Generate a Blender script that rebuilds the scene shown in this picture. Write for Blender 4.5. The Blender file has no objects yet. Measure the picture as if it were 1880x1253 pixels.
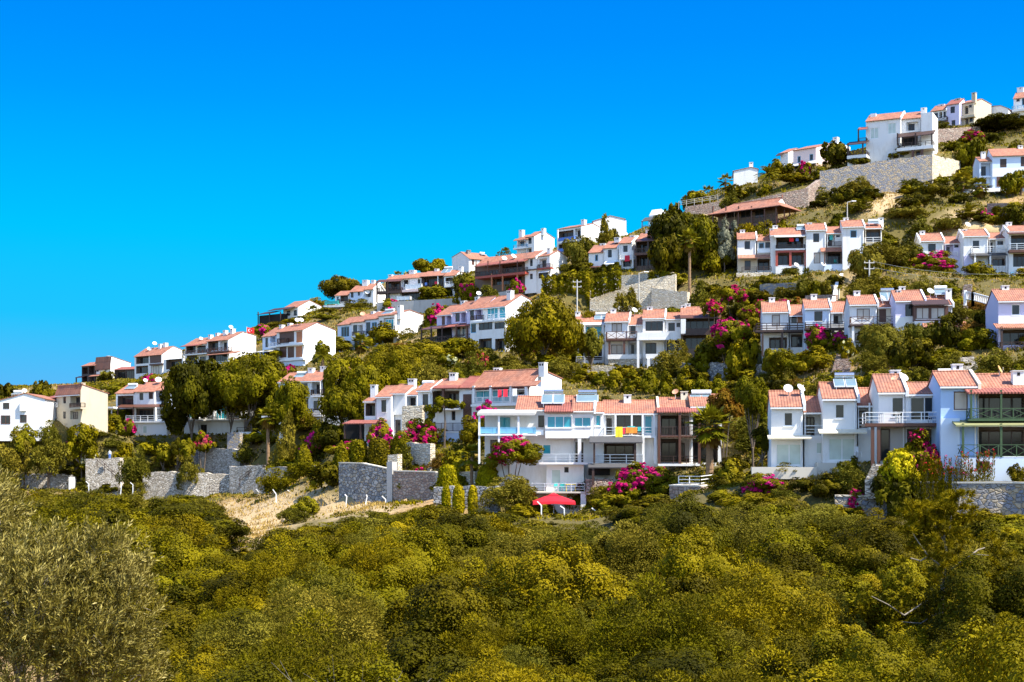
import bpy, math, random
import numpy as np
from mathutils import Vector, Matrix
R = math.radians
F, CX, HY = 2583.0, 940.0, 850.0        # focal length, principal column and horizon row of the photograph, in its pixels
scene = bpy.context.scene
COL = scene.collection
rng = random.Random(7)

# ------------------------------------------------------------------ materials
MATS = {}
def newmat(name):
    m = bpy.data.materials.new(name); m.use_nodes = True
    nt = m.node_tree
    for n in list(nt.nodes): nt.nodes.remove(n)
    out = nt.nodes.new('ShaderNodeOutputMaterial')
    b = nt.nodes.new('ShaderNodeBsdfPrincipled')
    nt.links.new(b.outputs[0], out.inputs[0])
    MATS[name] = m
    return m, nt, b
def N(nt, t, **kw):
    n = nt.nodes.new(t)
    for k, v in kw.items():
        if k in n.inputs.keys(): n.inputs[k].default_value = v
        else: setattr(n, k, v)
    return n
def L(nt, a, b): nt.links.new(a, b)
def objco(nt, scale=(1, 1, 1)):
    tc = N(nt, 'ShaderNodeTexCoord'); mp = N(nt, 'ShaderNodeMapping'); mp.inputs['Scale'].default_value = scale
    L(nt, tc.outputs['Object'], mp.inputs['Vector']); return mp.outputs[0]
def ramp(nt, fac, stops, interp='LINEAR'):
    r = N(nt, 'ShaderNodeValToRGB'); r.color_ramp.interpolation = interp
    els = r.color_ramp.elements
    while len(els) < len(stops): els.new(0.5)
    for e, (p, c) in zip(els, stops):
        e.position = p; e.color = (*c, 1) if len(c) == 3 else c
    L(nt, fac, r.inputs[0]); return r.outputs[0]
def mix(nt, a, b, fac, mode='MIX'):
    m = N(nt, 'ShaderNodeMix', data_type='RGBA', blend_type=mode)
    for s, v in ((0, fac), (6, a), (7, b)):
        if hasattr(v, 'links') or hasattr(v, 'is_linked'): L(nt, v, m.inputs[s])
        else: m.inputs[s].default_value = v if s == 0 else (*v, 1)
    return m.outputs[2]
def bump(nt, b, h, strength=0.4, dist=0.05):
    bp = N(nt, 'ShaderNodeBump'); bp.inputs['Strength'].default_value = strength; bp.inputs['Distance'].default_value = dist
    L(nt, h, bp.inputs['Height']); L(nt, bp.outputs[0], b.inputs['Normal'])
def noise(nt, co, scale, detail=4, rough=0.6):
    n = N(nt, 'ShaderNodeTexNoise'); n.inputs['Scale'].default_value = scale; n.inputs['Detail'].default_value = detail
    n.inputs['Roughness'].default_value = rough
    if co is not None: L(nt, co, n.inputs['Vector'])
    return n.outputs[0]

def plaster(name, c, stain=0.25, dirt=(0.42, 0.36, 0.28), lo=0.60, hi=0.78):
    m, nt, b = newmat(name)
    n1 = noise(nt, objco(nt, (1, 1, 0.28)), 0.9, 7, 0.68)
    f = ramp(nt, n1, [(lo, (0, 0, 0)), (hi, (stain,) * 3)])
    n2 = noise(nt, objco(nt), 0.35, 3)
    base = mix(nt, c, tuple(x * 0.93 for x in c), n2)
    L(nt, mix(nt, base, dirt, f), b.inputs['Base Color']); b.inputs['Roughness'].default_value = 0.9
    bump(nt, b, noise(nt, objco(nt), 9, 5), 0.25, 0.02)
plaster('white', (0.80, 0.795, 0.775), 0.40, (0.42, 0.37, 0.30), 0.52, 0.74)
plaster('white_stained', (0.80, 0.79, 0.75), 0.55, (0.40, 0.36, 0.30), 0.50, 0.72)
plaster('shade_pale_blue', (0.62, 0.72, 0.86), 0.12)  # white plaster with the blue cast of shade put into its colour
plaster('shade_blue', (0.42, 0.58, 0.84), 0.10)  # blue of a shaded facade, painted in as the wall colour
plaster('lavender', (0.66, 0.62, 0.80), 0.15)  # lavender tint of white walls in shade, put into the base colour
plaster('beige', (0.52, 0.45, 0.33), 0.45, (0.36, 0.30, 0.22), 0.5, 0.7)
plaster('cream', (0.74, 0.66, 0.50), 0.25)
plaster('pink', (0.80, 0.62, 0.58), 0.15)
plaster('concrete', (0.46, 0.45, 0.43), 0.5, (0.26, 0.24, 0.21), 0.45, 0.7)
plaster('veranda', (0.16, 0.115, 0.085), 0.2)  # dark timber tone, with the shade of deep recesses painted in too
plaster('interior', (0.55, 0.50, 0.45), 0.2)
plaster('paving', (0.62, 0.57, 0.48), 0.4)

def tiles(name, c1, c2, c3):
    m, nt, b = newmat(name)
    co = objco(nt)
    w = N(nt, 'ShaderNodeTexWave', wave_type='BANDS', bands_direction='X'); L(nt, co, w.inputs['Vector'])
    w.inputs['Scale'].default_value = 1.25; w.inputs['Distortion'].default_value = 0.0
    w2 = N(nt, 'ShaderNodeTexWave', wave_type='BANDS', bands_direction='Y', wave_profile='SAW'); L(nt, co, w2.inputs['Vector'])
    w2.inputs['Scale'].default_value = 0.9
    br = N(nt, 'ShaderNodeTexBrick'); L(nt, co, br.inputs['Vector'])
    br.offset = 0.5
    br.inputs['Scale'].default_value = 1.0; br.inputs['Brick Width'].default_value = 0.25; br.inputs['Row Height'].default_value = 0.34
    br.inputs['Mortar Size'].default_value = 0.0
    br.inputs['Color1'].default_value = (0, 0, 0, 1); br.inputs['Color2'].default_value = (1, 1, 1, 1)
    big = noise(nt, co, 0.55, 5)
    a = mix(nt, c1, c2, br.outputs[0])
    a = mix(nt, a, c3, ramp(nt, big, [(0.45, (0, 0, 0)), (0.72, (0.75,) * 3)]))
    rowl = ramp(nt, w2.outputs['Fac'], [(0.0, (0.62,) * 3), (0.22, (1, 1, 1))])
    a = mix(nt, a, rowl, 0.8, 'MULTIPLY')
    L(nt, a, b.inputs['Base Color']); b.inputs['Roughness'].default_value = 0.8
    bump(nt, b, w.outputs['Fac'], 0.55, 0.08)
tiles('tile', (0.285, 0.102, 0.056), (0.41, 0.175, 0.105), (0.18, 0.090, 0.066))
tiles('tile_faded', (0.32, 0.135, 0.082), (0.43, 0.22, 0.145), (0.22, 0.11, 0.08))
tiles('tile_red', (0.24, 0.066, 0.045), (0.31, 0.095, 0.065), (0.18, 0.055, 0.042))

def plain(name, c, rough=0.6, var=0.25, scale=3.0, metal=0.0, stretch=(1, 1, 1)):
    m, nt, b = newmat(name)
    n = noise(nt, objco(nt, stretch), scale, 5)
    L(nt, mix(nt, tuple(x * (1 - var) for x in c), tuple(min(1, x * (1 + var)) for x in c), n), b.inputs['Base Color'])
    b.inputs['Roughness'].default_value = rough; b.inputs['Metallic'].default_value = metal
    return m, nt, b
plain('dark_wood', (0.050, 0.024, 0.016), 0.55, 0.5, 4, 0, (1, 1, 0.15))
plain('brown_wood', (0.105, 0.040, 0.022), 0.5, 0.4, 4, 0, (1, 1, 0.15))
plain('red_wood', (0.36, 0.060, 0.035), 0.5, 0.3)
plain('orange_wood', (0.42, 0.15, 0.055), 0.5, 0.25)
plain('green_paint', (0.045, 0.085, 0.030), 0.45, 0.3)
plain('olive_sheet', (0.25, 0.25, 0.11), 0.6, 0.2)
plain('white_paint', (0.80, 0.80, 0.79), 0.4, 0.06)
plain('blue_paint', (0.16, 0.42, 0.62), 0.4, 0.15)
plain('grey_sheet', (0.060, 0.060, 0.064), 0.9, 0.25)
plain('pale_sheet', (0.52, 0.50, 0.46), 0.5, 0.2)
plain('cream_cloth', (0.74, 0.66, 0.48), 0.8, 0.15)
plain('steel', (0.62, 0.63, 0.64), 0.25, 0.1, 3, 0.9)
plain('steel_rail', (0.70, 0.72, 0.74), 0.35, 0.1, 3, 0.3)
plain('dish_white', (0.78, 0.78, 0.76), 0.5, 0.08)
plain('dish_rust', (0.62, 0.30, 0.17), 0.6, 0.35)
plain('dish_ochre', (0.62, 0.40, 0.14), 0.6, 0.3)
plain('umbrella_red', (0.58, 0.004, 0.018), 0.7, 0.1)
plain('cloth_red', (0.70, 0.03, 0.06), 0.85, 0.2)
plain('flag_red', (0.75, 0.012, 0.016), 0.8, 0.05)
plain('cloth_yellow', (0.80, 0.62, 0.03), 0.85, 0.1)
plain('cloth_orange', (0.75, 0.25, 0.03), 0.85, 0.3)
plain('cloth_teal', (0.05, 0.45, 0.42), 0.85, 0.2)
plain('cloth_white', (0.78, 0.78, 0.78), 0.85, 0.1)
plain('cloth_blue', (0.10, 0.22, 0.60), 0.85, 0.2)
plain('void_shade', (0.012, 0.010, 0.009), 0.9, 0.2)  # near-black solid, painted where open recesses lie in shade
plain('bark', (0.13, 0.095, 0.065), 0.9, 0.45, 6, 0, (1, 1, 0.3))
plain('bark_pale', (0.26, 0.225, 0.18), 0.9, 0.3, 6, 0, (1, 1, 0.3))
plain('palm_bark', (0.24, 0.145, 0.075), 0.9, 0.5, 5, 0, (0.6, 0.6, 3))
plain('pole_grey', (0.48, 0.46, 0.42), 0.7, 0.15)
plain('skin', (0.50, 0.30, 0.21), 0.6, 0.1)
plain('hair', (0.03, 0.02, 0.015), 0.6, 0.1)

def glass(name, c, rough=0.06):
    m, nt, b = newmat(name)
    n = noise(nt, objco(nt), 0.8, 2)
    L(nt, mix(nt, c, tuple(min(1, x * 1.8 + 0.01) for x in c), n), b.inputs['Base Color'])
    b.inputs['Roughness'].default_value = rough; b.inputs['IOR'].default_value = 1.5
    b.inputs['Specular IOR Level'].default_value = 0.32
glass('glass', (0.012, 0.014, 0.016))
glass('glass_teal', (0.012, 0.20, 0.26))
glass('glass_pale', (0.36, 0.42, 0.38), 0.12)
glass('curtain', (0.34, 0.30, 0.26), 0.15)
glass('collector', (0.10, 0.15, 0.18), 0.08)

def stone(name, cols, mortar, scale=1.6, stretch=(1, 1, 1.35), mw=0.05):
    m, nt, b = newmat(name)
    co = objco(nt, stretch)
    wob = N(nt, 'ShaderNodeTexNoise'); wob.inputs['Scale'].default_value = 2.2; L(nt, co, wob.inputs['Vector'])
    ad = N(nt, 'ShaderNodeMix', data_type='RGBA', blend_type='ADD'); ad.inputs[0].default_value = 0.25
    L(nt, co, ad.inputs[6]); L(nt, wob.outputs['Color'], ad.inputs[7])
    v = N(nt, 'ShaderNodeTexVoronoi'); v.inputs['Scale'].default_value = scale; L(nt, ad.outputs[2], v.inputs['Vector'])
    ve = N(nt, 'ShaderNodeTexVoronoi', feature='DISTANCE_TO_EDGE'); ve.inputs['Scale'].default_value = scale; L(nt, ad.outputs[2], ve.inputs['Vector'])
    sep = N(nt, 'ShaderNodeSeparateColor'); L(nt, v.outputs['Color'], sep.inputs[0])
    kk = 1.12 if name in ('stone_cream', 'stone_dry') else .84; cols = [tuple(min(.82, x*kk) for x in c) for c in cols]; k = len(cols)
    c = ramp(nt, sep.outputs[0], [(i / k, cols[i]) for i in range(k)], 'CONSTANT')
    c = mix(nt, c, (0.30, 0.26, 0.20), ramp(nt, noise(nt, objco(nt), 5, 5), [(0.4, (0, 0, 0)), (0.75, (0.55,) * 3)]))
    e = ramp(nt, ve.outputs['Distance'], [(mw * 0.4, (1, 1, 1)), (mw, (0, 0, 0))])
    L(nt, mix(nt, c, mortar, e), b.inputs['Base Color']); b.inputs['Roughness'].default_value = 0.92
    bump(nt, b, ramp(nt, ve.outputs['Distance'], [(0, (0, 0, 0)), (0.16, (1, 1, 1))]), 0.9, 0.12)
stone('stone_grey', [(0.26, 0.27, 0.31), (0.42, 0.33, 0.22), (0.22, 0.24, 0.30), (0.50, 0.41, 0.29), (0.31, 0.30, 0.30)], (0.25, 0.235, 0.22), 2.3, (1, 1, 1.35), .035)
stone('stone_cream', [(0.60, 0.52, 0.38), (0.68, 0.60, 0.46), (0.52, 0.44, 0.32), (0.58, 0.53, 0.44)], (0.42, 0.36, 0.26), 1.7, (1, 1, 2.2))
stone('stone_blue', [(0.34, 0.345, 0.36), (0.48, 0.46, 0.43), (0.23, 0.235, 0.25), (0.42, 0.36, 0.28), (0.56, 0.54, 0.50)], (0.07, 0.065, 0.06), 1.9)
stone('stone_dry', [(0.50, 0.44, 0.36), (0.62, 0.55, 0.45), (0.38, 0.33, 0.26), (0.68, 0.62, 0.54)], (0.14, 0.11, 0.08), 2.0, (1, 1, 2.4), 0.06)
stone('stone_pink', [(0.40, 0.27, 0.22), (0.47, 0.34, 0.27), (0.34, 0.25, 0.21), (0.50, 0.40, 0.33)], (0.20, 0.15, 0.12), 1.8, (1, 1, 1.6))

def leaf(name, c1, c2, c3, transl=0.12, rough=0.6, inst=0.28):
    m, nt, b = newmat(name)
    out = [n for n in nt.nodes if n.type == 'OUTPUT_MATERIAL'][0]
    kk = .68 if name.startswith('leaf_') and name not in ('leaf_near_olive', 'leaf_lime', 'leaf_hedge', 'leaf_palm') else .84
    c1, c2, c3 = [(c[0]*kk, c[1]*kk*(.995 if name.startswith('leaf_') and name not in ('leaf_rust', 'leaf_dry', 'leaf_silver') else 1), c[2]*(.22 if name.startswith('leaf') and name not in ('leaf_near_olive', 'leaf_silver') else .55)) for c in (c1, c2, c3)]
    at = N(nt, 'ShaderNodeAttribute', attribute_name='tone')
    oi = N(nt, 'ShaderNodeObjectInfo')
    c = ramp(nt, at.outputs['Fac'], [(0.0, c1), (0.55, c2), (1.0, c3)])
    n = noise(nt, objco(nt), 1.6, 3)
    c = mix(nt, c, c3, ramp(nt, n, [(0.52, (0, 0, 0)), (0.72, (0.6,) * 3)]))
    hs = N(nt, 'ShaderNodeHueSaturation')
    mr = N(nt, 'ShaderNodeMapRange'); L(nt, oi.outputs['Random'], mr.inputs[0]); mr.inputs[3].default_value = 1 - inst; mr.inputs[4].default_value = 1 + inst
    mh = N(nt, 'ShaderNodeMapRange'); L(nt, oi.outputs['Random'], mh.inputs[0]); mh.inputs[3].default_value = 0.515; mh.inputs[4].default_value = 0.488
    L(nt, mr.outputs[0], hs.inputs['Value']); L(nt, mh.outputs[0], hs.inputs['Hue']); L(nt, c, hs.inputs['Color'])
    L(nt, hs.outputs[0], b.inputs['Base Color']); b.inputs['Roughness'].default_value = rough
    b.inputs['Specular IOR Level'].default_value = 0.14 if 'near' in name else 0.05
    if transl:
        t = N(nt, 'ShaderNodeBsdfTranslucent'); L(nt, hs.outputs[0], t.inputs['Color'])
        ms = N(nt, 'ShaderNodeMixShader'); ms.inputs[0].default_value = transl
        L(nt, b.outputs[0], ms.inputs[1]); L(nt, t.outputs[0], ms.inputs[2]); L(nt, ms.outputs[0], out.inputs[0])
leaf('leaf_olive', (0.100, 0.088, 0.018), (0.190, 0.162, 0.034), (0.330, 0.280, 0.090))
leaf('leaf_near_olive', (0.070, 0.061, 0.010), (0.195, 0.170, 0.034), (0.560, 0.495, 0.220), 0.15, 0.40, 0.05)
leaf('leaf_dark', (0.030, 0.028, 0.002), (0.095, 0.080, 0.004), (0.200, 0.160, 0.007))
leaf('leaf_yellow', (0.090, 0.076, 0.003), (0.205, 0.168, 0.006), (0.330, 0.262, 0.010))
leaf('leaf_pine', (0.080, 0.068, 0.003), (0.195, 0.158, 0.005), (0.330, 0.260, 0.010))
leaf('leaf_bright', (0.120, 0.110, 0.008), (0.220, 0.190, 0.012), (0.330, 0.270, 0.030))
leaf('leaf_silver', (0.130, 0.140, 0.110), (0.220, 0.225, 0.180), (0.330, 0.330, 0.270))
leaf('leaf_palm', (0.080, 0.080, 0.010), (0.170, 0.155, 0.020), (0.300, 0.255, 0.050), 0.15, 0.4)
leaf('leaf_hedge', (0.200, 0.165, 0.004), (0.320, 0.255, 0.006), (0.420, 0.330, 0.010))
leaf('leaf_dry', (0.16, 0.085, 0.035), (0.26, 0.14, 0.06), (0.34, 0.21, 0.10), 0.15)
leaf('leaf_rust', (0.13, 0.055, 0.015), (0.24, 0.10, 0.022), (0.30, 0.17, 0.03), 0.2)
leaf('leaf_lime', (0.26, 0.23, 0.010), (0.44, 0.38, 0.020), (0.60, 0.52, 0.050))
leaf('petal_magenta', (0.42, 0.006, 0.19), (0.62, 0.012, 0.28), (0.75, 0.04, 0.36), 0.25, 0.6, 0.12)
leaf('petal_pink', (0.45, 0.03, 0.12), (0.62, 0.06, 0.17), (0.72, 0.18, 0.22), 0.25, 0.6, 0.15)
leaf('petal_purple', (0.22, 0.01, 0.17), (0.32, 0.02, 0.25), (0.45, 0.04, 0.33), 0.25, 0.6, 0.1)
leaf('petal_white', (0.60, 0.58, 0.50), (0.72, 0.70, 0.62), (0.80, 0.78, 0.70), 0.25, 0.6, 0.05)
leaf('petal_red', (0.45, 0.010, 0.02), (0.60, 0.02, 0.03), (0.66, 0.07, 0.04), 0.25, 0.6, 0.1)
leaf('grass_dry', (0.33, 0.20, 0.080), (0.47, 0.30, 0.13), (0.58, 0.41, 0.20), 0.2, 0.8, 0.1)

def ground_mat():
    m, nt, b = newmat('hillside')
    tc = N(nt, 'ShaderNodeTexCoord'); co = tc.outputs['Object']
    n1 = noise(nt, co, 0.035, 6, 0.62); n2 = noise(nt, co, 0.45, 6, 0.65); n3 = noise(nt, co, 3.0, 4, 0.7)
    dry = mix(nt, (0.44, 0.27, 0.11), (0.26, 0.165, 0.075), n2)
    soil = mix(nt, dry, (0.42, 0.34, 0.25), ramp(nt, n3, [(0.55, (0, 0, 0)), (0.75, (0.7,) * 3)]))
    green = mix(nt, (0.035, 0.032, 0.003), (0.13, 0.105, 0.008), n3)
    c = mix(nt, soil, green, ramp(nt, n1, [(0.33, (0, 0, 0)), (0.44, (0.92,) * 3)]))
    at = N(nt, 'ShaderNodeAttribute', attribute_name='dry')
    c = mix(nt, c, mix(nt, (0.50, 0.37, 0.20), (0.36, 0.255, 0.13), n2), at.outputs['Fac'])
    L(nt, c, b.inputs['Base Color']); b.inputs['Roughness'].default_value = 0.95
    bump(nt, b, n3, 0.8, 0.25)
ground_mat()

# ------------------------------------------------------------------ mesh builder
class MB:
    def __init__(s): s.v = []; s.f = []
    def quad(s, a, b, c, d):
        i = len(s.v); s.v += [tuple(a), tuple(b), tuple(c), tuple(d)]; s.f.append((i, i+1, i+2, i+3))
    def poly(s, pts):
        i = len(s.v); s.v += [tuple(p) for p in pts]; s.f.append(tuple(range(i, i+len(pts))))
    def box(s, x0, x1, y0, y1, z0, z1):
        if x0 > x1: x0, x1 = x1, x0
        if y0 > y1: y0, y1 = y1, y0
        if z0 > z1: z0, z1 = z1, z0
        i = len(s.v)
        s.v += [(x0,y0,z0),(x1,y0,z0),(x1,y1,z0),(x0,y1,z0),(x0,y0,z1),(x1,y0,z1),(x1,y1,z1),(x0,y1,z1)]
        s.f += [(i,i+3,i+2,i+1),(i+4,i+5,i+6,i+7),(i,i+1,i+5,i+4),(i+1,i+2,i+6,i+5),(i+2,i+3,i+7,i+6),(i+3,i,i+4,i+7)]
    def prism(s, prof, x0, x1):      # profile of (y, z) points extruded along x
        n = len(prof); i = len(s.v)
        s.v += [(x0, y, z) for y, z in prof] + [(x1, y, z) for y, z in prof]
        s.f.append(tuple(range(i, i+n))); s.f.append(tuple(range(i+2*n-1, i+n-1, -1)))
        for k in range(n):
            j = (k+1) % n; s.f.append((i+j, i+k, i+n+k, i+n+j))
    def prismy(s, prof, y0, y1):     # profile of (x, z) points extruded along y
        n = len(prof); i = len(s.v)
        s.v += [(x, y0, z) for x, z in prof] + [(x, y1, z) for x, z in prof]
        s.f.append(tuple(range(i, i+n))); s.f.append(tuple(range(i+2*n-1, i+n-1, -1)))
        for k in range(n):
            j = (k+1) % n; s.f.append((i+j, i+k, i+n+k, i+n+j))
    def tube(s, p0, p1, r0, r1=None, n=8, cap=True):
        r1 = r0 if r1 is None else r1
        p0 = Vector(p0); p1 = Vector(p1); d = (p1-p0)
        if d.length < 1e-6: return
        d.normalize(); a = d.orthogonal().normalized(); b = d.cross(a)
        i = len(s.v)
        for p, r in ((p0, r0), (p1, r1)):
            for k in range(n):
                t = 2*math.pi*k/n; s.v.append(tuple(p + (a*math.cos(t)+b*math.sin(t))*r))
        for k in range(n):
            j = (k+1) % n; s.f.append((i+k, i+j, i+n+j, i+n+k))
        if cap: s.f.append(tuple(range(i+n-1, i-1, -1))); s.f.append(tuple(range(i+n, i+2*n)))
    def path(s, pts, rs, n=7):
        for k in range(len(pts)-1): s.tube(pts[k], pts[k+1], rs[k], rs[k+1], n)
    def bar(s, p0, p1, w, h=None):   # square bar
        h = w if h is None else h
        p0 = Vector(p0); p1 = Vector(p1); d = p1-p0
        if d.length < 1e-6: return
        d.normalize(); up = Vector((0, 0, 1)) if abs(d.z) < 0.95 else Vector((0, 1, 0))
        a = d.cross(up).normalized()*w/2; b = a.cross(d).normalized()*h/2
        i = len(s.v)
        for p in (p0, p1):
            s.v += [tuple(p-a-b), tuple(p+a-b), tuple(p+a+b), tuple(p-a+b)]
        s.f += [(i,i+3,i+2,i+1),(i+4,i+5,i+6,i+7)] + [(i+k, i+(k+1)%4, i+4+(k+1)%4, i+4+k) for k in range(4)]
    def build(s, name, mat, parent=None, loc=None, recalc=True):
        me = bpy.data.meshes.new(name); me.from_pydata(s.v, [], s.f); me.materials.append(MATS[mat])
        if recalc:
            import bmesh
            bm = bmesh.new(); bm.from_mesh(me); bmesh.ops.recalc_face_normals(bm, faces=bm.faces); bm.to_mesh(me); bm.free()
        o = bpy.data.objects.new(name, me); COL.objects.link(o)
        if parent: o.parent = parent
        if loc: o.location = loc
        return o
def tag(o, label=None, cat=None, group=None, kind=None):
    if label: o['label'] = label
    if cat: o['category'] = cat
    if group: o['group'] = group
    if kind: o['kind'] = kind
    return o
def empty(name, loc, rz=0.0):
    o = bpy.data.objects.new(name, None); COL.objects.link(o); o.location = loc; o.rotation_euler = (0, 0, rz); o.empty_display_size = 0.5
    return o
def P(px, py, Y): return Vector(((px-CX)/F*Y, Y, (HY-py)/F*Y))
ANCH = []          # ground points (X, Y, Z) that the terrain is fitted through
CLEAR = []         # (x0, y0, x1, y1, Y) windows of the picture to keep free of wild scrub
LIMS = []          # (x0, x1, base row, Y): the ground in front must stay below these sight lines
FOOT = []          # house footprints (cx, cy, r)
# ------------------------------------------------------------------ houses
FR = {'w': ('white_paint', 'glass'), 'b': ('brown_wood', 'glass'), 'k': ('dark_wood', 'glass'), 't': ('white_paint', 'glass_teal'),
      'c': ('white_paint', 'glass_pale'), 'v': ('brown_wood', 'curtain'), 'u': ('blue_paint', 'glass')}
class H:
    """one house: an Empty at the front right (or left) foot of its facade; u runs along the facade, depth goes back"""
    def __init__(s, px, py, Y, yaw, label, wall='white', name='house', cat='house', group='white houses on the hillside', foot=True):
        s.P0 = P(px, py, Y); s.Y = Y; s.c = math.cos(R(yaw)); s.s = math.sin(R(yaw)); s.wall = wall; s.label = label
        s.root = empty(name, s.P0, R(yaw)); tag(s.root, label, cat, group)
        s.fw = 0.09 if Y < 200 else 0.11
        if foot: ANCH.append(tuple(s.P0))
        s.last = None; s.k = 0
    def x(s, px, y=0.0):
        a = (px-CX)/F; X0, Y0 = s.P0.x, s.P0.y
        return (a*(Y0+y*s.c) - (X0-y*s.s))/(s.c-a*s.s)
    def z(s, px, py, y=0.0):
        x = s.x(px, y); return (HY-py)/F*(s.P0.y+x*s.s+y*s.c) - s.P0.z
    def side(s, px, py, xl):         # depth and height of a picture point on the side wall at xl
        a = (px-CX)/F; X = s.P0.x+xl*s.c; Y = s.P0.y+xl*s.s
        d = (X-a*Y)/(s.s+a*s.c); return d, (HY-py)/F*(Y+d*s.c)-s.P0.z
    def world(s, x, y, z): return s.root.matrix_basis @ Vector((x, y, z)) if False else Vector((s.P0.x+x*s.c-y*s.s, s.P0.y+x*s.s+y*s.c, s.P0.z+z))
    def frame(s, kind, x0, x1, z0, z1, y, parent, nm='window', mull=None):
        fm, pm = FR[kind]; w = s.fw
        m = MB(); W = x1-x0; Hh = z1-z0
        m.box(x0, x1, y, y+.06, z0, z0+w); m.box(x0, x1, y, y+.06, z1-w, z1)
        m.box(x0, x0+w, y, y+.06, z0+w, z1-w); m.box(x1-w, x1, y, y+.06, z0+w, z1-w)
        k = mull if mull is not None else max(0, int(round(W/1.0))-1)
        for i in range(k):
            xm = x0+W*(i+1)/(k+1); m.box(xm-w*.45, xm+w*.45, y, y+.06, z0+w, z1-w)
        fo = m.build(nm, fm, parent)
        p = MB(); p.box(x0+w*.5, x1-w*.5, y+.03, y+.05, z0+w*.5, z1-w*.5); p.build('pane', pm, fo)
        return fo
    def vol(s, x0, x1, ye, yb, o=0.0, D=7.0, r=None, g=None, ops=(), fin='', rm='tile', wm=None, hole=3.0, ref=None, roof=True, over=0.35, foot=True, gm=None):
        """walls with openings, a tiled roof with a ridge parallel to the facade. g = picture points of ridge and back eave on the side wall"""
        s.k += 1
        yf = -o+0.0015*s.k
        a0, a1 = s.x(x0, yf), s.x(x1, yf); ref = x1 if ref is None else ref
        ze = s.z(ref, ye, yf); zb = s.z(ref, yb, yf)-hole
        if g:
            xs = a1 if g[0] >= x1-12 else a0
            dr, zr = s.side(g[0], g[1], xs); db, zk = s.side(g[2], g[3], xs)
        elif r:
            dr = yf+r[1]; xr = s.x(ref, dr); zr = (HY-r[0])/F*(s.P0.y+xr*s.s+dr*s.c)-s.P0.z
            zr = max(zr, ze+0.12)
            db = yf+D; zk = max(zr-(zr-ze)/max(.5, r[1])*(D-r[1]), ze-.6)
        else:
            dr, zr, db, zk = yf+D*.5, ze+.02, yf+D, ze
        s.last = dict(a0=a0, a1=a1, yf=yf, ze=ze, zb=zb, dr=dr, zr=zr, db=db, zk=zk)
        wm = wm or s.wall
        m = MB()
        holes = []
        for op in ops:
            k, p0, q0, p1, q1 = op[:5]
            h0, h1 = s.x(p0, yf), s.x(p1, yf); zt = s.z((p0+p1)/2, q0, yf); zl = s.z((p0+p1)/2, q1, yf)
            h0 = max(h0, a0+.06); h1 = min(h1, a1-.06); zt = min(zt, ze-.05); 
            if h1-h0 < .15 or zt-zl < .15: continue
            holes.append((k, h0, h1, zl, zt, op[5] if len(op) > 5 else None))
        xs = sorted({a0, a1, *[h[1] for h in holes], *[h[2] for h in holes]}); zs = sorted({zb, ze, *[h[3] for h in holes], *[h[4] for h in holes]})
        for i in range(len(xs)-1):
            for j in range(len(zs)-1):
                xm, zm = (xs[i]+xs[i+1])/2, (zs[j]+zs[j+1])/2
                if any(h[1] < xm < h[2] and h[3] < zm < h[4] for h in holes): continue
                m.quad((xs[i], yf, zs[j]), (xs[i+1], yf, zs[j]), (xs[i+1], yf, zs[j+1]), (xs[i], yf, zs[j+1]))
        for k, h0, h1, zl, zt, ex in holes:
            d = (ex if isinstance(ex, (int, float)) else 1.5) if k in 'nN' else .16
            y2 = yf+d; m_ = m
            if k == 'N': m = MB()
            m.quad((h0, yf, zl), (h0, y2, zl), (h0, y2, zt), (h0, yf, zt)); m.quad((h1, yf, zl), (h1, yf, zt), (h1, y2, zt), (h1, y2, zl))
            m.quad((h0, yf, zt), (h0, y2, zt), (h1, y2, zt), (h1, yf, zt)); m.quad((h0, yf, zl), (h1, yf, zl), (h1, y2, zl), (h0, y2, zl))
            if k in 'nN': m.quad((h0, y2, zl), (h1, y2, zl), (h1, y2, zt), (h0, y2, zt))
            if k == 'N': m.build('veranda_wall', 'veranda', s.root, recalc=False)  # recess walls darkened in colour for the shade inside
            m = m_
        for xx in (a0, a1):
            m.poly([(xx, yf, zb), (xx, yf, ze), (xx, dr, zr), (xx, db, zk), (xx, db, zb)])
        m.quad((a0, db, zb), (a1, db, zb), (a1, db, zk), (a0, db, zk))
        m.quad((a0, yf, ze), (a1, yf, ze), (a1, dr, zr), (a0, dr, zr)); m.quad((a0, dr, zr), (a1, dr, zr), (a1, db, zk), (a0, db, zk))
        m.build('wall', wm, s.root, recalc=True)
        for k, h0, h1, zl, zt, ex in holes:
            W, Hh = h1-h0, zt-zl
            if k == 'n':          # open niche: a dark glazed door and a wall beside it
                s.frame('b' if ex == 'b' else 'k', h0+W*.12, h0+W*.62, zl+.02, zl+min(Hh*.86, 2.15), yf+(ex if isinstance(ex, (int, float)) else 1.5)-.07, s.root, 'door', 1)
            elif k == 'N':        # deep dark veranda: glazing right across
                s.frame('k', h0+W*.06, h1-W*.06, zl+.02, zl+min(Hh*.88, 2.2), yf+(ex if isinstance(ex, (int, float)) else 1.5)-.07, s.root, 'window', max(1, int(W/1.2)))
            elif k in ('s', 'S'): # closed shutter
                mat = 'orange_wood' if k == 'S' else 'brown_wood'
                if ex: mat = ex
                q = MB(); n = max(4, int(Hh/.12))
                for i in range(n):
                    z0 = zl+Hh*i/n; q.box(h0, h1, yf+.05, yf+.10+.02*(i % 2), z0, z0+Hh/n*.97)
                q.build('shutter', mat, s.root)
            else:
                door = Hh > 1.85
                s.frame(k, h0, h1, zl, zt, yf+.08, s.root, 'window', None)
                if not door and s.Y < 200:
                    q = MB(); q.box(h0-.06, h1+.06, yf-.07, yf+.02, zl-.08, zl-.003); q.build('sill', 'white', s.root)
        if roof: s.roof(a0, a1, yf, ze, dr, zr, db, zk, rm, over, fin, wm if gm is None else gm)
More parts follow.
